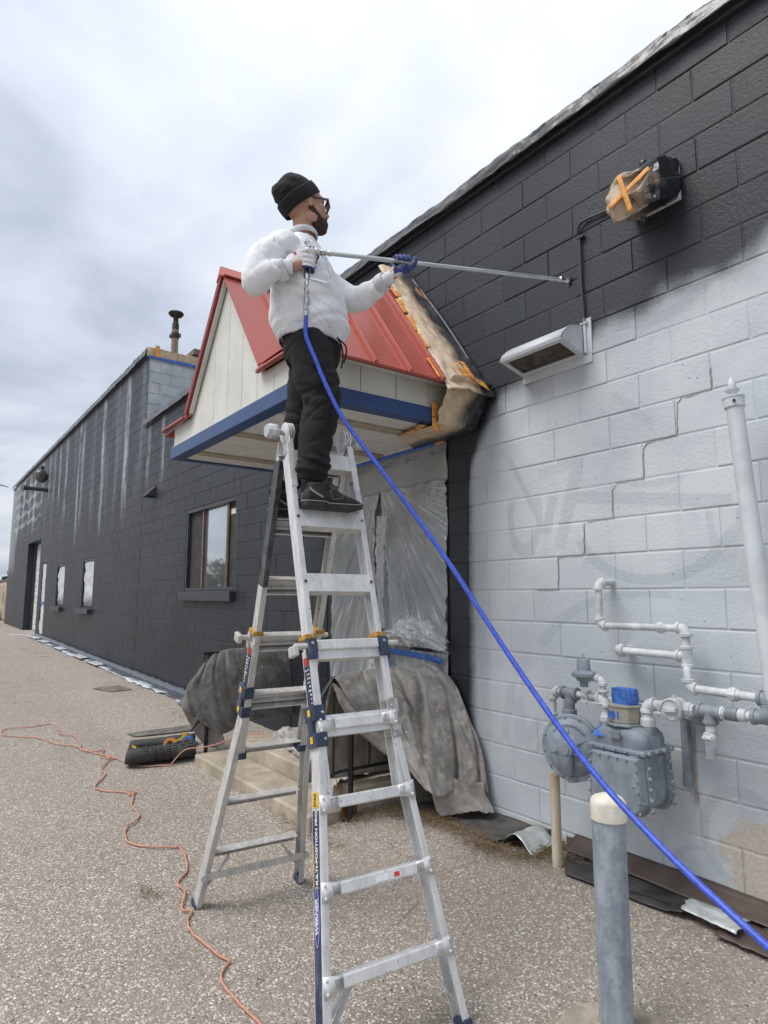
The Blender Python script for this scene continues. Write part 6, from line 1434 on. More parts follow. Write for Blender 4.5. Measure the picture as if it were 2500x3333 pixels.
    # hinges with their turning knobs
    for sd in (-1,1):
        c = LO+ZV*2.318+LB*(b0+sd*(HW-.022))
        for k in (-.020,-.006,.008): MB().lathe([(.046,-.004),(.050,-.002),(.050,.003),(.046,.005),(.002,.005)], c+LB*k*sd, LB, 32).build('hinge_disc', ALU if k else STEEL, t, 40)
        for s in (1,-1):
            k = (.004 if s > 0 else -.012)*sd; A = P(s,2.16,sd*(HW-.022),-.030); d = (A-c); d -= LB*d.dot(LB); pr = d.cross(LB).normalized()
            poly = [c+pr*.046,c-pr*.046,c+d*.62-pr*.030,c+d-pr*.027,c+d*1.25-pr*.027,c+d*1.25+pr*.027,c+d+pr*.027,c+d*.62+pr*.030]
            o = MB().prism([p+LB*(k-.003) for p in poly], LB*.006).build('hinge_plate', ALU, t); bev(o,.001,1)
            for f,e in ((.55,.012),(.72,-.014),(.9,.014),(1.05,-.013),(1.18,.012)):
                MB().lathe([(.006,0),(.006,.002),(.003,.005)], c+d*f+pr*e+LB*(k+sd*.004), LB*sd, 10).build('rivet', ALU, t, 40)
            MB().bar(P(s,2.05,sd*(HW-.017),.001),P(s,2.285,sd*(HW-.020),-.002),.030,.004,(LA*s)).build('hinge_cover', ALU, t)
        MB().tube([c+LB*sd*.0,c+LB*sd*.045],.012,12).build('knob_shaft', STEEL, t, 40)
        kl = .048 if sd < 0 else .030
        MB().lathe([(.018,.038),(.031,.044),(.036,.052),(.036,.052+kl*.7),(.030,.052+kl),(.002,.054+kl)], c, LB*sd, 10).build('hinge_knob', M('whitened_knob',(.55,.57,.58),.5,.2,var=.2,vs=40) if 'whitened_knob' not in bpy.data.materials else bpy.data.materials['whitened_knob'], t, 30)
    # lettering and labels on the outer web of the near front rail
    A,B = P(1,.02,-(.183+.112),.006),P(1,1.018,-(HW+.006),.006); X = (B-A).normalized(); n = LA*.9567+ZV*.291; W = X.cross(n).normalized()
    if W.dot(LB) > 0: W = -W
    def web(z,d): q = A+X*((z-.02)/X.z); return q-n*d+W*.0012
    def label(z0,z1,mat,nm,d=.034,hw=.026,lift=0):
        c = (web(z0,d)+web(z1,d))/2+W*lift; return MB().obox(c, X, n, W, (web(z1,d)-web(z0,d)).length/2, hw, .0006).build(nm, mat, t)
    label(.12,.775,NAVYL,'rail_label'); label(.785,.835,YELL,'load_label')
    def put(me,nm,z,d,lift=.0012):
        o = link(nm, me, t); q = web(z,d)+W*lift
        Yd = n                                            # letters run up the rail, tops towards the front... read from the left
        Xd = X; Zd = W; Yd = Zd.cross(Xd)
        o.matrix_basis = Matrix(((Xd.x,Yd.x,Zd.x,q.x),(Xd.y,Yd.y,Zd.y,q.y),(Xd.z,Yd.z,Zd.z,q.z),(0,0,0,1))); o.matrix_parent_inverse = Matrix.Translation(-LO); return o
    put(text_mesh('MULTI-POSITION PRO',.0255,WHT,bold=.0007),'rail_lettering',.655,.028); put(text_mesh('WITH POWERLITE RAILS',.0125,YELL,bold=.0003),'rail_lettering',.600,.052)
    put(text_mesh('375lb',.022,NAVYL,bold=.0006),'load_lettering',.810,.036)
    b = MB(); q = [web(.455,.034)+W*.0012+X*(.098*math.cos(a))+n*(.023*math.sin(a)) for a in np.linspace(0,2*math.pi,40,endpoint=False)]; b.prism(q, W*.0006); b.build('maker_oval', M('maker_blue',(.03,.045,.22),.5), t)
    b = MB(); q = [web(.455,.034)+W*.0019+X*(.092*math.cos(a))+n*(.019*math.sin(a)) for a in np.linspace(0,2*math.pi,40,endpoint=False)]; q2 = [web(.455,.034)+W*.0019+X*(.089*math.cos(a))+n*(.0165*math.sin(a)) for a in np.linspace(0,2*math.pi,40,endpoint=False)]
    b.add(q+q2,[(i,(i+1)%40,40+(i+1)%40,40+i) for i in range(40)]); b.build('maker_oval_line', WHT, t); put(text_mesh('WERNER',.027,WHT,bold=.0009),'maker_lettering',.455,.034,.0020)
    # warning labels higher up, front and back
    for s in (1,-1):
        n2 = LA*s*.9567+ZV*.291; up2 = ZV*.9567-LA*s*.291
        for (z0,z1,mat) in ((1.288,1.318,REDL),(1.135,1.285,NAVYL)):
            c = P(s,(z0+z1)/2,-(HW+.0072),-.028); MB().obox(c, n2, LB, up2, .024,.0007,(z1-z0)/2/.9567).build('warning_label', mat, t)
        b = MB(); rr = random.Random(8)
        for i in range(9):
            z = 1.145+i*.0155; 
            for j in range(rr.randint(1,3)): b.obox(P(s,z,-(HW+.0084),-.012-.014*j), n2, LB, up2, rr.uniform(.003,.007),.0005,rr.uniform(.0015,.005))
        b.build('warning_print', WHT, t)
    c = P(1,1.904,.02,-.004); MB().obox(c, LB, LA, ZV, .045,.0006,.008).build('rung_label', WHT, t); MB().obox(c-LB*.036+LA*.001, LB, LA, ZV, .007,.0005,.006).build('rung_label', REDL, t)
    c = P(1,.524,.035,.0146); up = ZV*.9567-LA*.291; MB().obox(c, LB, n, up, .055,.0005,.011).build('rung_label', WHT, t); MB().obox(c+LB*.036+n*.0006, LB, n, up, .012,.0004,.008).build('rung_label', REDL, t)
ladder()
# ------------------------------------------------------------------ painter
PU = Vector((.5904,.8071,0)); PWv = Vector((.8071,-.5904,0))
def Q(u,z,w): return LO+PU*u+PWv*w+ZV*z
def organic(name, prims, voxel, mat, parent, smooth=3, disp=None, mats=None, mface=None):
    """prims: closed shapes collected in an MB; fused by voxel remesh into one skin, relaxed, then creased"""
    me = bpy.data.meshes.new(name); me.from_pydata(prims.v, [], prims.f)
    bm = bmesh.new(); bm.from_mesh(me); bmesh.ops.recalc_face_normals(bm, faces=bm.faces); bm.to_mesh(me); bm.free()
    o = bpy.data.objects.new('tmp_fuse', me); COL.objects.link(o)
    md = o.modifiers.new('fuse','REMESH'); md.mode = 'VOXEL'; md.voxel_size = voxel; md.adaptivity = 0
    dg = bpy.context.evaluated_depsgraph_get(); dg.update(); m2 = bpy.data.meshes.new_from_object(o.evaluated_get(dg)); bpy.data.objects.remove(o); bpy.data.meshes.remove(me)
    n = len(m2.vertices); co = np.empty(n*3); m2.vertices.foreach_get('co', co); co = co.reshape(-1,3)
    e = np.empty(len(m2.edges)*2, dtype=np.int64); m2.edges.foreach_get('vertices', e); e = e.reshape(-1,2)
    deg = np.zeros(n); np.add.at(deg, e[:,0], 1); np.add.at(deg, e[:,1], 1)
    def relax(c, it, f=.6):
        for _ in range(it):
            s = np.zeros_like(c); np.add.at(s, e[:,0], c[e[:,1]]); np.add.at(s, e[:,1], c[e[:,0]]); c = c+(s/deg[:,None]-c)*f
        return c
    co = relax(co, smooth)
    if disp:
        m2.vertices.foreach_set('co', co.ravel()); m2.update()
        nr = np.empty(n*3); m2.vertices.foreach_get('normal', nr); nr = nr.reshape(-1,3)
        d = np.array([disp(Vector(c), Vector(q)) for c,q in zip(co,nr)]); co = co+nr*d[:,None]; co = relax(co, 1, .4)
    m2.vertices.foreach_set('co', co.ravel()); m2.materials.clear()
    for q in (mats or [mat]): m2.materials.append(q)
    m2.polygons.foreach_set('use_smooth', [True]*len(m2.polygons)); m2.update()
    if mface:
        m2.polygons.foreach_set('material_index', [mface(p.center, p.normal) for p in m2.polygons])
    m2.name = name
    return link(name, m2, parent)
def ell(b, c, ax, n=20, m=12):
    """ellipsoid with axis vectors ax (3 vectors, lengths = radii)"""
    c = Vector(c); k = len(b.v); b.sphere((0,0,0), 1, n, m); A,B,C_ = ax
    for i in range(k, len(b.v)): x,y,z = b.v[i]; b.v[i] = tuple(c+A*x+B*y+C_*z)
def loft(b, rings, n=24):
    """rings: (centre, half-axis vector 1, half-axis vector 2[, squareness])"""
    k = len(b.v); P = []
    for r in rings:
        c,a,d = r[:3]; sq = r[3] if len(r) > 3 else 1.
        for i in range(n):
            t = 2*math.pi*i/n; x,y = math.cos(t),math.sin(t); P.append(c+a*(math.copysign(abs(x)**sq,x))+d*(math.copysign(abs(y)**sq,y)))
    m = len(rings); F = [(i*n+j,i*n+(j+1)%n,(i+1)*n+(j+1)%n,(i+1)*n+j) for i in range(m-1) for j in range(n)]+[list(range(n))[::-1],[(m-1)*n+j for j in range(n)]]
    b.add(P,F)
def limb(b, pts, rad, n=18):
    S = spline(pts, 6); rr = np.interp(np.linspace(0,len(pts)-1,len(S)), range(len(pts)), rad); b.tube(S, list(rr), n)
    ell(b, pts[0], (Vector((rad[0],0,0)),Vector((0,rad[0],0)),Vector((0,0,rad[0])))); ell(b, pts[-1], (Vector((rad[-1],0,0)),Vector((0,rad[-1],0)),Vector((0,0,rad[-1]))))
SKIN = M('skin', (.46,.255,.175), .5, var=.10, vs=14, bump=.15, bs=300, bd=.002); BEARD = M('beard_hair', (.075,.045,.032), .85, var=.5, vs=160, col2=(.030,.018,.013), stretch=(1,1,.3), bump=1., bs=420, bd=.006)
KNIT = None
def knit_mat():
    m,N,L,b = newmat('black_ribbed_knit'); k = NB(N,L); b.inputs['Base Color'].default_value = (.007,.007,.0075,1); b.inputs['Roughness'].default_value = .95; b.inputs['Sheen Weight'].default_value = .06
    tc = N.new('ShaderNodeTexCoord'); 
    L.new(k.bump(k.noise(tc.outputs['Object'], 260., 3, .6), .7, .004), b.inputs['Normal']); return m
KNIT = knit_mat()
FLEECE = M('white_sweatshirt_fleece', (.74,.75,.775), .88, var=.035, vs=9, bump=.25, bs=500, bd=.002, fine=.05); PANT = M('black_sweatpants', (.0085,.0085,.0095), .92, var=.3, vs=8, bump=.4, bs=420, bd=.003); RIBW = M('white_rib_knit', (.66,.67,.70), .9, bump=.6, bs=260, bd=.003)
GLW = M('white_glove_knit', (.68,.68,.68), .85, var=.06, vs=40, bump=.5, bs=380, bd=.002); GLB = M('blue_glove_latex', (.018,.040,.185), .55, var=.25, vs=40, bump=.4, bs=160, bd=.003)
def painter():
    # shared frames --------------------------------------------------
    F = (PU*.93+PWv*.30).normalized(); Lf = ZV.cross(F).normalized()                      # torso facing; its left
    hips = Q(-.045,2.78,.0); chest = Q(-.075,3.13,.0); neck = Q(-.105,3.345,.0)
    shR = Q(-.205,3.205,.165); shL = Q(-.03,3.225,-.205)
    elR = Q(-.268,3.012,.235); wrR = Q(-.135,3.062,.245); elL = Q(.165,3.095,-.150); wrL = Q(.325,3.148,-.035)
    kneeR = Q(.020,2.455,.125); ankR = Q(-.020,2.045,.165); kneeL = Q(-.085,2.47,-.10); ankL = Q(-.185,2.06,-.125)
    hipR = Q(-.045,2.75,.085); hipL = Q(-.055,2.76,-.09)
    # head frame
    yawF = (PU*.88-PWv*.47).normalized(); pit = math.radians(11)
    HF = (yawF*math.cos(pit)+ZV*math.sin(pit)).normalized(); HL = ZV.cross(yawF).normalized(); HU = HF.cross(HL).normalized(); HC = Q(-.088,3.515,.0)
    if HU.z < 0: HU = -HU
    def H(f,l,u): return HC+HF*f+HL*l+HU*u
    # --- the body: one skin from head to feet
    b = MB(); k = 1.06
    ell(b, H(-.012,0,.030), (HF*.100*k,HL*.078*k,HU*.098*k)); ell(b, H(.035,0,-.030), (HF*.062*k,HL*.064*k,HU*.085*k)); ell(b, H(.030,0,-.082), (HF*.060*k,HL*.052*k,HU*.042*k)); ell(b, H(.070,0,-.112), (HF*.026,HL*.024,HU*.020))
    ell(b, H(.072,0,.030), (HF*.030,HL*.058,HU*.030)); ell(b, H(.088,0,-.070), (HF*.016,HL*.026,HU*.012))          # brow, mouth
    for s in (-1,1): ell(b, H(.062,s*.043,-.018), (HF*.028,HL*.022,HU*.020)); ell(b, H(.000,s*.058,-.070), (HF*.045,HL*.018,HU*.032))
    loft(b, [(H(.092,0,.018),HL*.008,HF*.008),(H(.104,0,-.010),HL*.010,HF*.010),(H(.116,0,-.034),HL*.014,HF*.013),(H(.108,0,-.046),HL*.015,HF*.010)], 12); ell(b, H(.102,.013,-.040), (HF*.011,HL*.008,HU*.008)); ell(b, H(.102,-.013,-.040), (HF*.011,HL*.008,HU*.008))
    for s in (-1,1):
        ell(b, H(-.012,s*.083,-.004), (HF*.017+HL*s*.004,HL*.007,HU*.030)); ell(b, H(-.006,s*.083,-.026), (HF*.010,HL*.007,HU*.012)); ell(b, H(-.020,s*.086,.012), (HF*.014,HL*.006,HU*.014))
    loft(b, [(neck-ZV*.06,F*.075,Lf*.080),(neck+ZV*.0,F*.060,Lf*.063),(neck+ZV*.05+HF*.01,F*.058,Lf*.058),(H(-.022,0,-.085),HF*.058,HL*.058),(H(-.015,0,-.03),HF*.06,HL*.06)])
    loft(b, [(hips-ZV*.05,F*.10,Lf*.15),(hips+ZV*.1,F*.095,Lf*.14),(chest,F*.11,Lf*.165),(chest+ZV*.11,F*.095,Lf*.17),(neck-ZV*.02,F*.07,Lf*.10)])
    limb(b, [shR,elR,wrR,wrR+(Q(-.085,3.09,.225)-wrR)], [.052,.034,.028,.026]); limb(b, [shL,elL,wrL,wrL+(Q(.37,3.19,-.02)-wrL)], [.052,.036,.028,.026])
    limb(b, [hipR,kneeR,ankR,ankR-ZV*.07], [.090,.062,.040,.042]); limb(b, [hipL,kneeL,ankL,ankL-ZV*.07], [.090,.062,.040,.042])
    body = organic('person', b, .0052, SKIN, None, 3)
    tag(body, 'bearded person in black beanie, white sweatshirt and black sweatpants spraying from the ladder', 'person')
    # beard: a rough shell over jaw, chin and lip
    b = MB()
    ell(b, H(.036,0,-.088), (HF*.066*k,HL*.057*k,HU*.046*k)); ell(b, H(.066,0,-.112), (HF*.032,HL*.032,HU*.024)); ell(b, H(.095,0,-.060), (HF*.014,HL*.030,HU*.008))
    for s in (-1,1): loft(b, [(H(-.004,s*.069,-.010),HF*.010,HL*.007),(H(.004,s*.068,-.040),HF*.020,HL*.010),(H(.018,s*.060,-.075),HF*.038,HL*.014),(H(.034,s*.046,-.105),HF*.036,HL*.016)], 14)
    organic('beard', b, .004, BEARD, body, 2, lambda p,n: .0022*nz(p.x*150,p.y*150,p.z*90)+.0015*nz(p.x*320,p.y*320,p.z*160))
    # hair line cropped at the temple and nape
    b = MB(); loft(b, [(H(-.050,0,-.012),HF*.060,HL*.083),(H(-.035,0,.03),HF*.083,HL*.0845)], 24); organic('cropped_hair', b, .005, M('cropped_dark_hair',(.24,.135,.095),.7,var=.2,vs=200), body, 2)
    # beanie with a deep folded cuff and a slack crown
    tl = math.radians(34); BU = (HU*math.cos(tl)-HF*math.sin(tl)).normalized(); BF = BU.cross(HL)*-1
    if BF.dot(HF) < 0: BF = -BF
    def B_(f,l,u): return H(-.014,0,.036)+BF*f+HL*l+BU*u
    b = MB()
    loft(b, [(B_(-.012,0,-.005),BF*.106,HL*.090),(B_(-.010,0,.035),BF*.108,HL*.092),(B_(-.012,0,.075),BF*.101,HL*.085),(B_(-.016,0,.108),BF*.088,HL*.070),(B_(-.020,0,.132),BF*.066,HL*.050),(B_(-.024,0,.144),BF*.024,HL*.018)], 32)
    organic('beanie', b, .0045, KNIT, body, 3, lambda p,n: .012*nz(p.x*11,p.y*11,p.z*14,2)*(1 if (p-B_(0,0,.07)).dot(BU) > 0 else .2)+.0016*math.sin(90*math.atan2((p-B_(0,0,0)).dot(HL),(p-B_(0,0,0)).dot(BF))))
    def cuff(u,v):
        a = 2*math.pi*u; q = .0012*math.sin(a*46); r0 = .003*math.sin(v*3.14)
        return tuple(B_(-.012,0,0)+BF*(.111+q+r0)*math.cos(a)+HL*(.095+q+r0)*math.sin(a)+BU*(-.022+.066*v+.004*math.sin(a*2+1)))
    solid(MB().grid(cuff,184,8).build('beanie_cuff', KNIT, body, 60), .007)
    # sunglasses
    FR = M('sunglass_frame', (.045,.042,.036), .35)
    b = MB()
    for s in (-1,1):
        b.bar(H(.098,s*.074,.012),H(.000,s*.088,.014),.004,.012,HU); b.bar(H(.000,s*.088,.014),H(-.030,s*.086,.002),.004,.008,HU)
        for (p,q,w) in (((.108,.010,.014),(.098,.074,.018),.010),((.112,.012,-.024),(.103,.064,-.022),.004),((.110,.010,.014),(.113,.012,-.024),.004),((.098,.074,.018),(.104,.066,-.022),.005)): b.bar(H(p[0],s*p[1],p[2]),H(q[0],s*q[1],q[2]),.005,w,HU)
    b.bar(H(.109,-.012,.010),H(.109,.012,.010),.004,.006,HU); sg = bev(b.build('sunglasses', FR, body), .001)
    for s in (-1,1): MB().prism([H(.1095,s*.012,.010),H(.100,s*.072,.012),H(.1045,s*.064,-.021),H(.112,s*.014,-.023)], HF*.001).build('lens', GLASSD, sg)
    # sweatshirt
    b = MB()
    loft(b, [(Q(-.052,2.815,.0),F*.150,Lf*.178,.85),(Q(-.055,2.86,.0),F*.178,Lf*.196,.85),(Q(-.058,2.93,.0),F*.186,Lf*.205,.85),(Q(-.066,3.02,.0),F*.172,Lf*.205,.85),(Q(-.078,3.11,.0),F*.155,Lf*.205,.9),(Q(-.092,3.20,.0),F*.135,Lf*.200,.95),(Q(-.10,3.265,-.0),F*.110,Lf*.170),(Q(-.106,3.315,.0),F*.088,Lf*.115),(neck-ZV*.005,F*.072,Lf*.078)], 32)
    limb(b, [Q(-.165,3.215,.135),Q(-.245,3.135,.200),elR+Q(-.012,-.004,.0)-LO,Q(-.225,3.035,.250),wrR-(Q(-.085,3.09,.225)-wrR)*.25], [.088,.082,.072,.058,.042]); ell(b, elR+Q(-.02,-.015,0)-LO, (PU*.066,PWv*.060,ZV*.066))
    limb(b, [Q(-.035,3.215,-.17),Q(.06,3.145,-.185),elL,Q(.25,3.118,-.095),wrL-(wrL-elL)*.10], [.090,.082,.068,.058,.043])
    def crease(t,s,k,sg,sd):
        m = nz(t*.35,s*.9,sd+3.,1)*2.2+.35
        return math.exp(-(nz(t,s,sd,1)/sg)**2)*min(1,max(0,m)) if k else 0
    def folds(p,n):
        d = p-LO; u,w,z = d.dot(PU),d.dot(PWv),p.z; arm = u < -.2 or u > .16
        t1,s1 = z*.78+u*.62, u*.78-z*.62; t2,s2 = z*.94-u*.34, u*.94+z*.34
        o = .012*nz(u*4,z*4,w*4,1)
        k = .55 if arm else 1.
        o -= k*(.017*crease(t1*7.,s1*1.1,1,.07,1.)+.010*crease(t1*13,s1*1.8,1,.08,5.)+.011*crease(t2*9,s2*1.3,1,.07,9.))
        if z < 2.99 and -.3 < u < .2: o += .015*math.exp(-((z-2.885)/.045)**2)*(.5+nz(u*4.5,w*4.5,2.))
        if u < -.18: o -= .0085*crease((z*.5+u*.8)*13,(z-u)*1.6,1,.10,2.)
        if u > .17: o += .005*math.sin(u*70+3*nz(z*7,w*7))*min(1,(u-.17)*8)
        return o+.0022*nz(p.x*26,p.y*26,p.z*26,2)
    sw = organic('sweatshirt', b, .0062, FLEECE, body, 3, folds)
    # ribbed collar, cuffs and hem
    def band(name, c, A1, A2, N_, r, h, wob=.003, nrib=70):
        def f(u,v): a = 2*math.pi*u; q = wob*.4*math.sin(a*nrib)+r*math.sin(math.pi*v); return tuple(c+A1*(1+q/A1.length)*math.cos(a)+A2*(1+q/A2.length)*math.sin(a)+N_*h*(v-.5))
        return solid(MB().grid(f,140,6).build(name, RIBW, sw, 60), .004)
    cn = (ZV*.93+F*-.30).normalized(); cf = Lf.cross(cn)
    band('collar', neck+ZV*.006-F*.004, cf*.078, Lf*.082, cn, .008, .034)
    hm = band('hem', Q(-.052,2.812,.0), F*.146, Lf*.174, ZV, .012, .050, .002, 110)
    for nm,w_,e_,r in (('cuff',wrR,wrR-elR,.045),('cuff',wrL,wrL-elL,.045)):
        d = e_.normalized(); a1 = d.orthogonal().normalized(); a2 = d.cross(a1); band(nm, w_-d*.030, a1*r, a2*r*.92, d, .004, .050, .002, 40)
    b = MB(); c = Q(.055,3.20,.085); 
    for i in range(4): b.obox(c+ZV*(.006-.004*i)-F*.0+F*.078, Lf, F, ZV, .012,.001,.0012)
    # sweatpants
    b = MB()
    loft(b, [(Q(-.045,2.90,.0),F*.135,Lf*.165),(Q(-.045,2.83,.0),F*.140,Lf*.172),(Q(-.045,2.74,.0),F*.140,Lf*.178),(Q(-.045,2.68,.0),F*.12,Lf*.165)], 28)
    def leg(h,kn,an,sd):
        m1 = h.lerp(kn,.5); m2 = kn.lerp(an,.42); m3 = kn.lerp(an,.80)
        limb(b, [h,m1,kn,m2,m3,an+ZV*.065], [.112,.108,.094,.086,.070,.054], 22)
    leg(hipR,kneeR,ankR,1); leg(hipL,kneeL,ankL,-1)
    def pf(p,n):
        d = p-LO; u,w,z = d.dot(PU),d.dot(PWv),p.z; o = .012*nz(u*4,z*4,w*4,1)-.012*crease((z*.85+u*.5)*7,(u-z)*1.0,1,.07,3.)-.007*crease((z*.9-u*.45)*12,(u+z)*1.6,1,.08,7.)
        for zc,s in ((2.47,.10),(2.20,.09)): o -= .010*math.exp(-((z-zc)/s)**2)*crease(z*16+u*6,u*2.5,1,.10,zc)
        o += .012*math.exp(-((z-2.14)/.04)**2)*(.7+.6*math.sin(z*140+u*30+3*nz(u*9,w*9)))
        return o+.002*nz(p.x*25,p.y*25,p.z*25,2)
    pants = organic('sweatpants', b, .0072, PANT, body, 3, pf)
    for an in (ankR,ankL):
        def f(u,v,an=an): a = 2*math.pi*u; r = .0475+.0009*math.sin(a*44); return tuple(an+ZV*(.035+.062*v)+PU*r*math.cos(a)+PWv*r*math.sin(a)*.92)
        solid(MB().grid(f,132,5).build('trouser_cuff', PANT, pants, 60), .004)
        f2 = MB().tube([an-ZV*.05,an+ZV*.05],.0425,18); f2.build('sock', M('black_sock',(.012,.012,.014),.95,bump=.6,bs=300) if 'black_sock' not in bpy.data.materials else bpy.data.materials['black_sock'], body, 60)
    b = MB()                                                                                   # drawstring, pocket seam
    b.tube(spline([Q(.085,2.80,.07),Q(.105,2.76,.075),Q(.115,2.70,.08),Q(.108,2.64,.08)],6),.004,8); b.tube(spline([Q(.085,2.80,.06),Q(.125,2.765,.05),Q(.128,2.72,.05),Q(.118,2.68,.055)],6),.004,8); b.build('drawstring', PANT, pants, 60)
    # shoes
    UP = M('black_shoe_mesh', (.016,.016,.017), .7, var=.4, vs=30, bump=.5, bs=260, dirt=.25, dcol=(.14,.13,.12)); SOLE = M('black_rubber_sole', (.014,.014,.015), .55, var=.3, vs=30, dirt=.15, dcol=(.12,.12,.12)); GREYT = M('grey_shoe_trim', (.30,.30,.30), .5)
    def shoe(c, d, an, label):
        d = Vector(d).normalized(); s = ZV.cross(d).normalized()
        def S(x,y,z): return c+d*x+s*y+ZV*z
        b = MB()
        loft(b, [(S(-.128,0,.052),s*.012,ZV*.018),(S(-.118,0,.055),s*.030,ZV*.036),(S(-.08,0,.062),s*.036,ZV*.045),(S(-.03,0,.063),s*.037,ZV*.050),(S(.02,.002,.056),s*.040,ZV*.045),(S(.07,.004,.044),s*.045,ZV*.034),(S(.11,.004,.038),s*.043,ZV*.028),(S(.145,.002,.034),s*.031,ZV*.021),(S(.160,0,.032),s*.012,ZV*.010)], 24)
        loft(b, [(S(-.055,0,.05),d*.062,s*.037),(S(-.060,0,.095),d*.052,s*.038),(S(-.062,0,.118),d*.047,s*.040)], 24)
        sh = organic('shoe', b, .0045, UP, body, 3, lambda p,n: .0012*nz(p.x*60,p.y*60,p.z*60,2)); 
        out = [(-.136,0),(-.125,.028),(-.08,.038),(-.02,.036),(.04,.044),(.09,.050),(.135,.040),(.163,.018),(.170,0),(.163,-.020),(.135,-.040),(.09,-.046),(.04,-.042),(-.02,-.038),(-.08,-.038),(-.125,-.028)]
        lo = spline([Vector((x,y,0)) for x,y in out+[out[0]]],4)[:-1]; g = MB(); n = len(lo)
        ring = lambda z,kk,cv: [S(q.x*kk,q.y*kk,z+(.016*max(0,(q.x-.10)/.07)**2)+cv*(.012 if q.x < -.02 else .0)) for q in lo]
        P = ring(.0,.97,0)+ring(.006,1.,0)+ring(.026,1.0,.5)+ring(.031,.95,.5); g.add(P,[(i*n+j,i*n+(j+1)%n,(i+1)*n+(j+1)%n,(i+1)*n+j) for i in range(3) for j in range(n)]+[list(range(n))[::-1],[3*n+j for j in range(n)]]); so = g.build('sole', SOLE, sh, 50)
        g = MB()
        for j in range(11):
            x = -.115+.022*j
            for sd in (-1,1): g.bar(S(x,sd*.0405,.006),S(x+.010,sd*.0405,.022),.004,.006)
        g.build('sole_tread', SOLE, so)
        for sd in (-1,1):
            g = MB(); g.grid(lambda u,v: tuple(S(-.112+.062*u, sd*(.0365+.006*math.sin(u*2.2)), .085-.038*u**.7+.010*v)),10,2); solid(g.build('reflective_stripe', GREYT, sh, 60), .002)
            g = MB(); pts = [S(.0,sd*.040,.045),S(.045,sd*.040,.052),S(.055,sd*.030,.072),S(.015,sd*.026,.096),S(-.015,sd*.036,.086)]
            for a_,b2 in zip(pts,pts[1:]+pts[:1]): g.bar(a_,b2,.004,.005)
            g.build('lace_guard', M('shoe_grey_overlay',(.085,.088,.092),.5) if 'shoe_grey_overlay' not in bpy.data.materials else bpy.data.materials['shoe_grey_overlay'], sh)
        g = MB()
        for j in range(5): x = -.005+.020*j; z = .108-.010*j; g.tube([S(x,-.024,z-.010),S(x+.004,0,z+.002),S(x,.024,z-.010)],.0028,6)
        g.tube(spline([S(-.012,-.012,.112),S(-.03,-.028,.125),S(-.015,-.035,.105)],5),.0025,6); g.tube(spline([S(-.012,.006,.112),S(.02,.02,.130),S(.035,.03,.108)],5),.0025,6); g.tube(spline([S(-.122,0,.10),S(-.135,0,.122),S(-.118,0,.126)],5),.004,6); g.build('shoelaces', M('black_lace',(.02,.02,.02),.8) if 'black_lace' not in bpy.data.materials else bpy.data.materials['black_lace'], sh, 60)
        tr = MB(); q = [S(lo[i].x*1.008,lo[i].y*1.008,.0285+.5*(.012 if lo[i].x < -.02 else 0)+(.016*max(0,(lo[i].x-.10)/.07)**2)) for i in range(n)]; tr.tube(q+[q[0]],.0022,6,False); tr.build('sole_line', GREYT, sh, 60)
        return sh
    zt = 1.943
    shoe(LO+LA*.170+LB*-.030+ZV*zt, LB+LA*.02, ankR, ''); shoe(LO+LA*-.172+LB*-.055+ZV*zt, LB-LA*.10, ankL, '')
    # gloves ---------------------------------------------------------
    def glove(name, chains, palm, cuffp, palmfn, lab):
        b = MB()
        for c,A1,A2,A3 in palm: ell(b, c, (A1,A2,A3), 16, 10)
        for pts,r in chains:
            S = spline(pts,5); b.tube(S, list(np.linspace(r,r*.86,len(S))), 12); ell(b, pts[-1], (PU*r*.86,PWv*r*.86,ZV*r*.86), 12, 8); ell(b, pts[0], (PU*r,PWv*r,ZV*r), 12, 8)
        b.tube(cuffp, [.036,.033,.034,.036][:len(cuffp)], 18)
        return organic(name, b, .0031, GLW, body, 2, lambda p,n: .0010*nz(p.x*90,p.y*90,p.z*90,2), [GLW,GLB], palmfn)
    # right hand: wrapped round the upright grip, back of the hand to the camera
    g0 = Q(-.052,3.105,.195); gu = Vector((0,0,1)); 
    ch = []
    for i,(z,l) in enumerate(((.045,1.0),(.022,1.05),(-.002,1.0),(-.024,.86))):
        o = g0+ZV*z
        ch.append(([o+PU*(-.030)+PWv*.036+ZV*.0, o+PU*(.004*l)+PWv*.036, o+PU*.030*l+PWv*.024-ZV*.004, o+PU*.034*l-PWv*.006-ZV*.006, o+PU*.012-PWv*.027-ZV*.006], .0118 if i < 3 else .0102))
    ch.append(([g0+PU*-.045+PWv*.016+ZV*.040, g0+PU*-.034-PWv*.012+ZV*.058, g0+PU*-.008-PWv*.030+ZV*.060, g0+PU*.014-PWv*.032+ZV*.054], .0125))
    hd = (g0+PU*-.05+PWv*.03-wrR).normalized()
    glove('glove', ch, [(g0+PU*-.052+PWv*.026+ZV*.006, hd*.050, PWv*.020, hd.cross(PWv).normalized()*.042),(g0+PU*-.030+PWv*.034+ZV*.010, PU*.030, PWv*.016, ZV*.044)], [wrR-hd*.012,wrR+hd*.012,wrR+hd*.035], lambda c,n: 1 if ((n.dot(PWv) < .05 and (c-g0).dot(PU) > -.06 and (c-g0).dot(PWv) < .032) or ((c-g0).z < -.028 and (c-g0).dot(PU) > -.055)) else 0, 'r')
    bev(MB().obox(g0+PU*-.050+PWv*.0475+ZV*.030, PU, ZV, PWv, .007,.007,.0008).build('glove_badge', M('red_badge',(.55,.08,.12),.6), body), .001)
    # left hand: under the pole, fingers curled up over it
    gp = Q(.402,3.2275,-.001); wd = (Q(1.378,3.385,-.499)-Q(.028,3.167,.19)).normalized(); hu = (ZV-wd*ZV.dot(wd)).normalized(); hs = wd.cross(hu); 
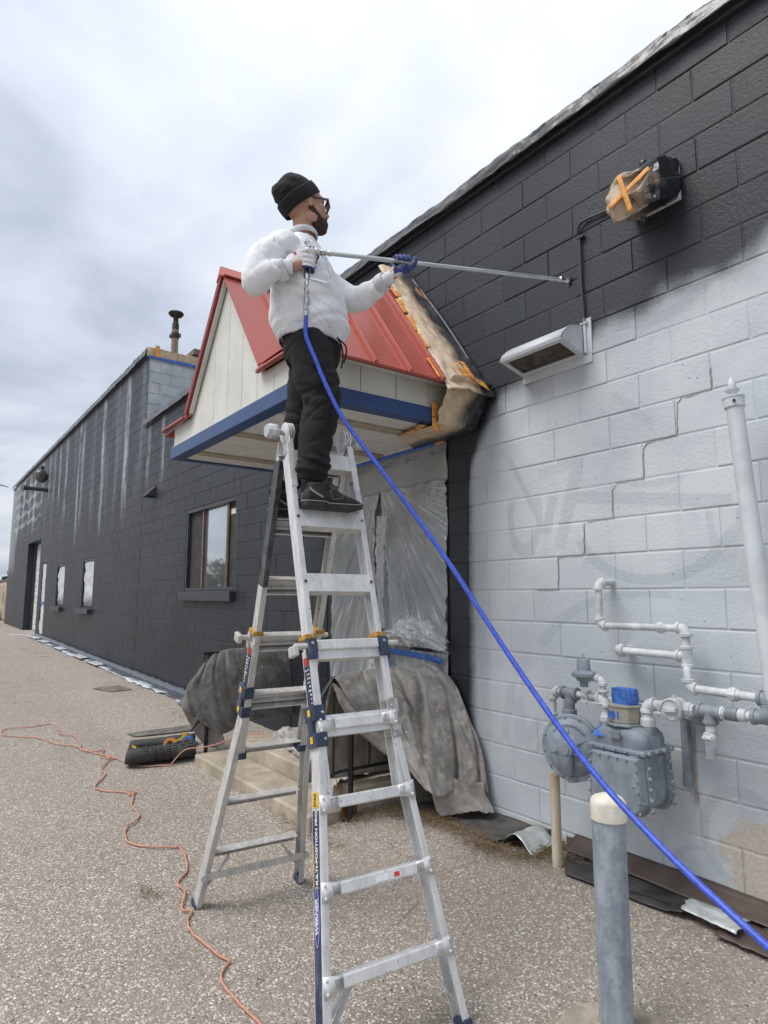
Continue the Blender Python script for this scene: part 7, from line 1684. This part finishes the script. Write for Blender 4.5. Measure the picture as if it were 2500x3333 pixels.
    if hs.dot(PWv) < 0: hs = -hs
    ch = []
    for i,(x,l) in enumerate(((-.034,.92),(-.011,1.04),(.012,1.06),(.034,1.0))):
        o = gp+wd*x
        ch.append(([o-hu*.034-hs*.010, o-hu*.016-hs*.026*l, o+hu*.010-hs*.025*l, o+hu*.0235*l-hs*.006, o+hu*.020*l+hs*.014, o+hu*.001+hs*.0235], .0120 if i else .0105))
    ch.append(([gp+wd*.028-hu*.042+hs*.006, gp+wd*.052-hu*.028+hs*.018, gp+wd*.062-hu*.008+hs*.024, gp+wd*.064+hu*.012+hs*.022], .0128))
    hd2 = (gp-hu*.045-wrL).normalized()
    glove('glove', ch, [(gp-hu*.042-hs*.004-wd*.004, wd*.046, hs*.024, hu*.022),(gp-hu*.048-wd*.030, hd2*.045, hs*.024, hu*.026)], [wrL-hd2*.022,wrL+hd2*.005,wrL+hd2*.035], lambda c,n: 1 if ((c-gp).dot(wd) > -.052 and ((n.dot(hs) > -.1 and (c-gp).dot(hu) > -.066) or (c-gp).dot(hu) > .008)) else 0, 'l')
    return wd, gp, g0
wd_, gp_, g0_ = painter()

# ------------------------------------------------------------------ spray gun with its extension pole, and the hose
CHR = M('bright_chrome', (.62,.63,.63), .18, 1., var=.08, vs=30); POLE = M('scuffed_alu_pole', (.58,.60,.58), .32, .75, var=.12, vs=14, stretch=(.3,.3,1), dirt=.12, dcol=(.08,.08,.09)); BLUEH = M('blue_hose_rubber', (.040,.085,.50), .42, var=.16, vs=60, bump=.15, bs=200, dirt=.18, dcol=(.10,.18,.62))
def spray_gun():
    A = Q(.028,3.167,.19); T = Q(1.378,3.385,-.499); d = (T-A).normalized(); hu = (ZV-d*ZV.dot(d)).normalized(); sd = d.cross(hu)
    t = thing('spray_gun', 'chrome airless spray gun with long aluminium extension pole held by the person', 'spray gun', A)
    MB().tube([A+d*.02,T-d*.055], .0098, 16).build('extension_pole', POLE, t, 40)
    for k in (.012,-.012): MB().bar(A+d*.05+sd*k*.0+hu*k*.8, T-d*.08+hu*k*.8, .004,.003,hu).build('pole_ridge', POLE, t)
    MB().lathe([(.011,.0),(.016,.004),(.016,.022),(.012,.026),(.012,.040),(.0145,.042),(.0145,.056),(.010,.06)], A-d*.02, d, 8).build('pole_nut', CHR, t, 30)
    b = MB(); b.lathe([(.012,0),(.017,.004),(.017,.05),(.020,.052),(.020,.072),(.013,.076)], A-d*.098, d, 16); b.obox(A-d*.06+hu*.010, d, sd, hu, .030,.013,.014); b.obox(A-d*.072+hu*.030, d, sd, hu, .014,.010,.012); bev(b.build('gun_body', CHR, t, 30), .002)
    MB().lathe([(.010,0),(.014,.003),(.014,.016),(.008,.02)], A-d*.075+hu*.036, (hu*.8-d*.6), 10).build('gun_knob', CHR, t, 30)
    for (x,z) in ((-.055,.012),(-.072,.016)): MB().lathe([(.004,0),(.003,.003)], A+d*x+hu*z+sd*-.0135 if sd.dot(PWv) < 0 else A+d*x+hu*z+sd*.0135, PWv, 8).build('gun_screw', SOOT, t)
    g = g0_+ZV*.045; gb = g0_-ZV*.060; MB().tube(spline([A-d*.075-hu*.012,g,g0_,gb],5), .0125, 12).build('grip', CHR, t, 40)
    b = MB(); pts = [A-d*.012-hu*.012,A+d*.010-hu*.030,A+d*.028-hu*.13,A+d*.005-hu*.148,gb+PU*.004-ZV*.004]
    for p,q in zip(pts[:-1],pts[1:]): b.bar(p,q,.012,.0045,sd)
    bev(b.build('trigger_guard', CHR, t), .0015)
    MB().bar(A-d*.03-hu*.02, g0_+PU*.030-ZV*.02, .010,.005,sd).build('trigger', SOOT, t)
    b = MB(); b.lathe([(.010,0),(.015,.003),(.015,.020),(.011,.023),(.011,.034),(.014,.036),(.014,.052),(.010,.055)], gb+ZV*.005, (0,0,-1), 8); b.build('swivel', CHR, t, 30)
    MB().lathe([(.0105,-.06),(.016,-.056),(.016,-.034),(.012,-.03),(.012,-.01),(.014,-.006),(.014,.008),(.008,.012)], T, d, 10).build('swivel_nozzle', CHR, t, 30)
    b = MB(); c = T+d*.02; b.lathe([(.014,-.012),(.017,-.008),(.017,.012),(.012,.016)], c, d, 12)
    for s in (-1,1): b.bar(c+d*.008+sd*s*.008,c+d*.030+sd*s*.026+hu*.004,.008,.010,hu); b.bar(c+hu*s*.012,c+hu*s*.030+d*.012,.008,.008,sd)
    b.bar(c-hu*.012,c-hu*.045-d*.012,.009,.007,sd); bev(b.build('tip_guard', M('black_tip_plastic',(.012,.012,.013),.5), t), .0015)
    # whip sleeve and hose
    top = gb-ZV*.052
    b = MB(); S = spline([top+ZV*.012,top-ZV*.06+PU*.002,Q(-.052,2.90,.205),Q(-.050,2.845,.207)],8); b.tube(S, [.0105+.0012*(i%2) for i in range(len(S))], 12); b.build('whip_sleeve', M('silver_print_sleeve',(.50,.51,.52),.3,.6,var=.35,vs=90), t, 40)
    h0 = Vector((1.263,-1.943,2.80))
    e = S[-1]
    pts = [e+ZV*.02, e-ZV*.03, e-ZV*.10+PU*.004, (1.150,-1.835,2.635), (1.196,-1.80,2.50), (1.262,-1.74,2.33), (1.408,-1.632,2.085),(1.63,-1.487,1.722),(1.886,-1.415,1.362),(2.106,-1.403,1.124),(2.289,-1.407,.965),(2.458,-1.427,.861),(2.611,-1.458,.790),(2.809,-1.493,.709),(3.0,-1.50,.62),(3.25,-1.42,.45),(3.55,-1.30,.22),(3.9,-1.2,.06),(4.4,-1.3,.022),(5.0,-1.7,.022)]
    o = MB().tube(spline(pts,12), .0100, 14).build('airless_hose', BLUEH, None, 60); tag(o, 'long bright blue spray hose running from the gun down past the bollard', 'hose')
spray_gun()
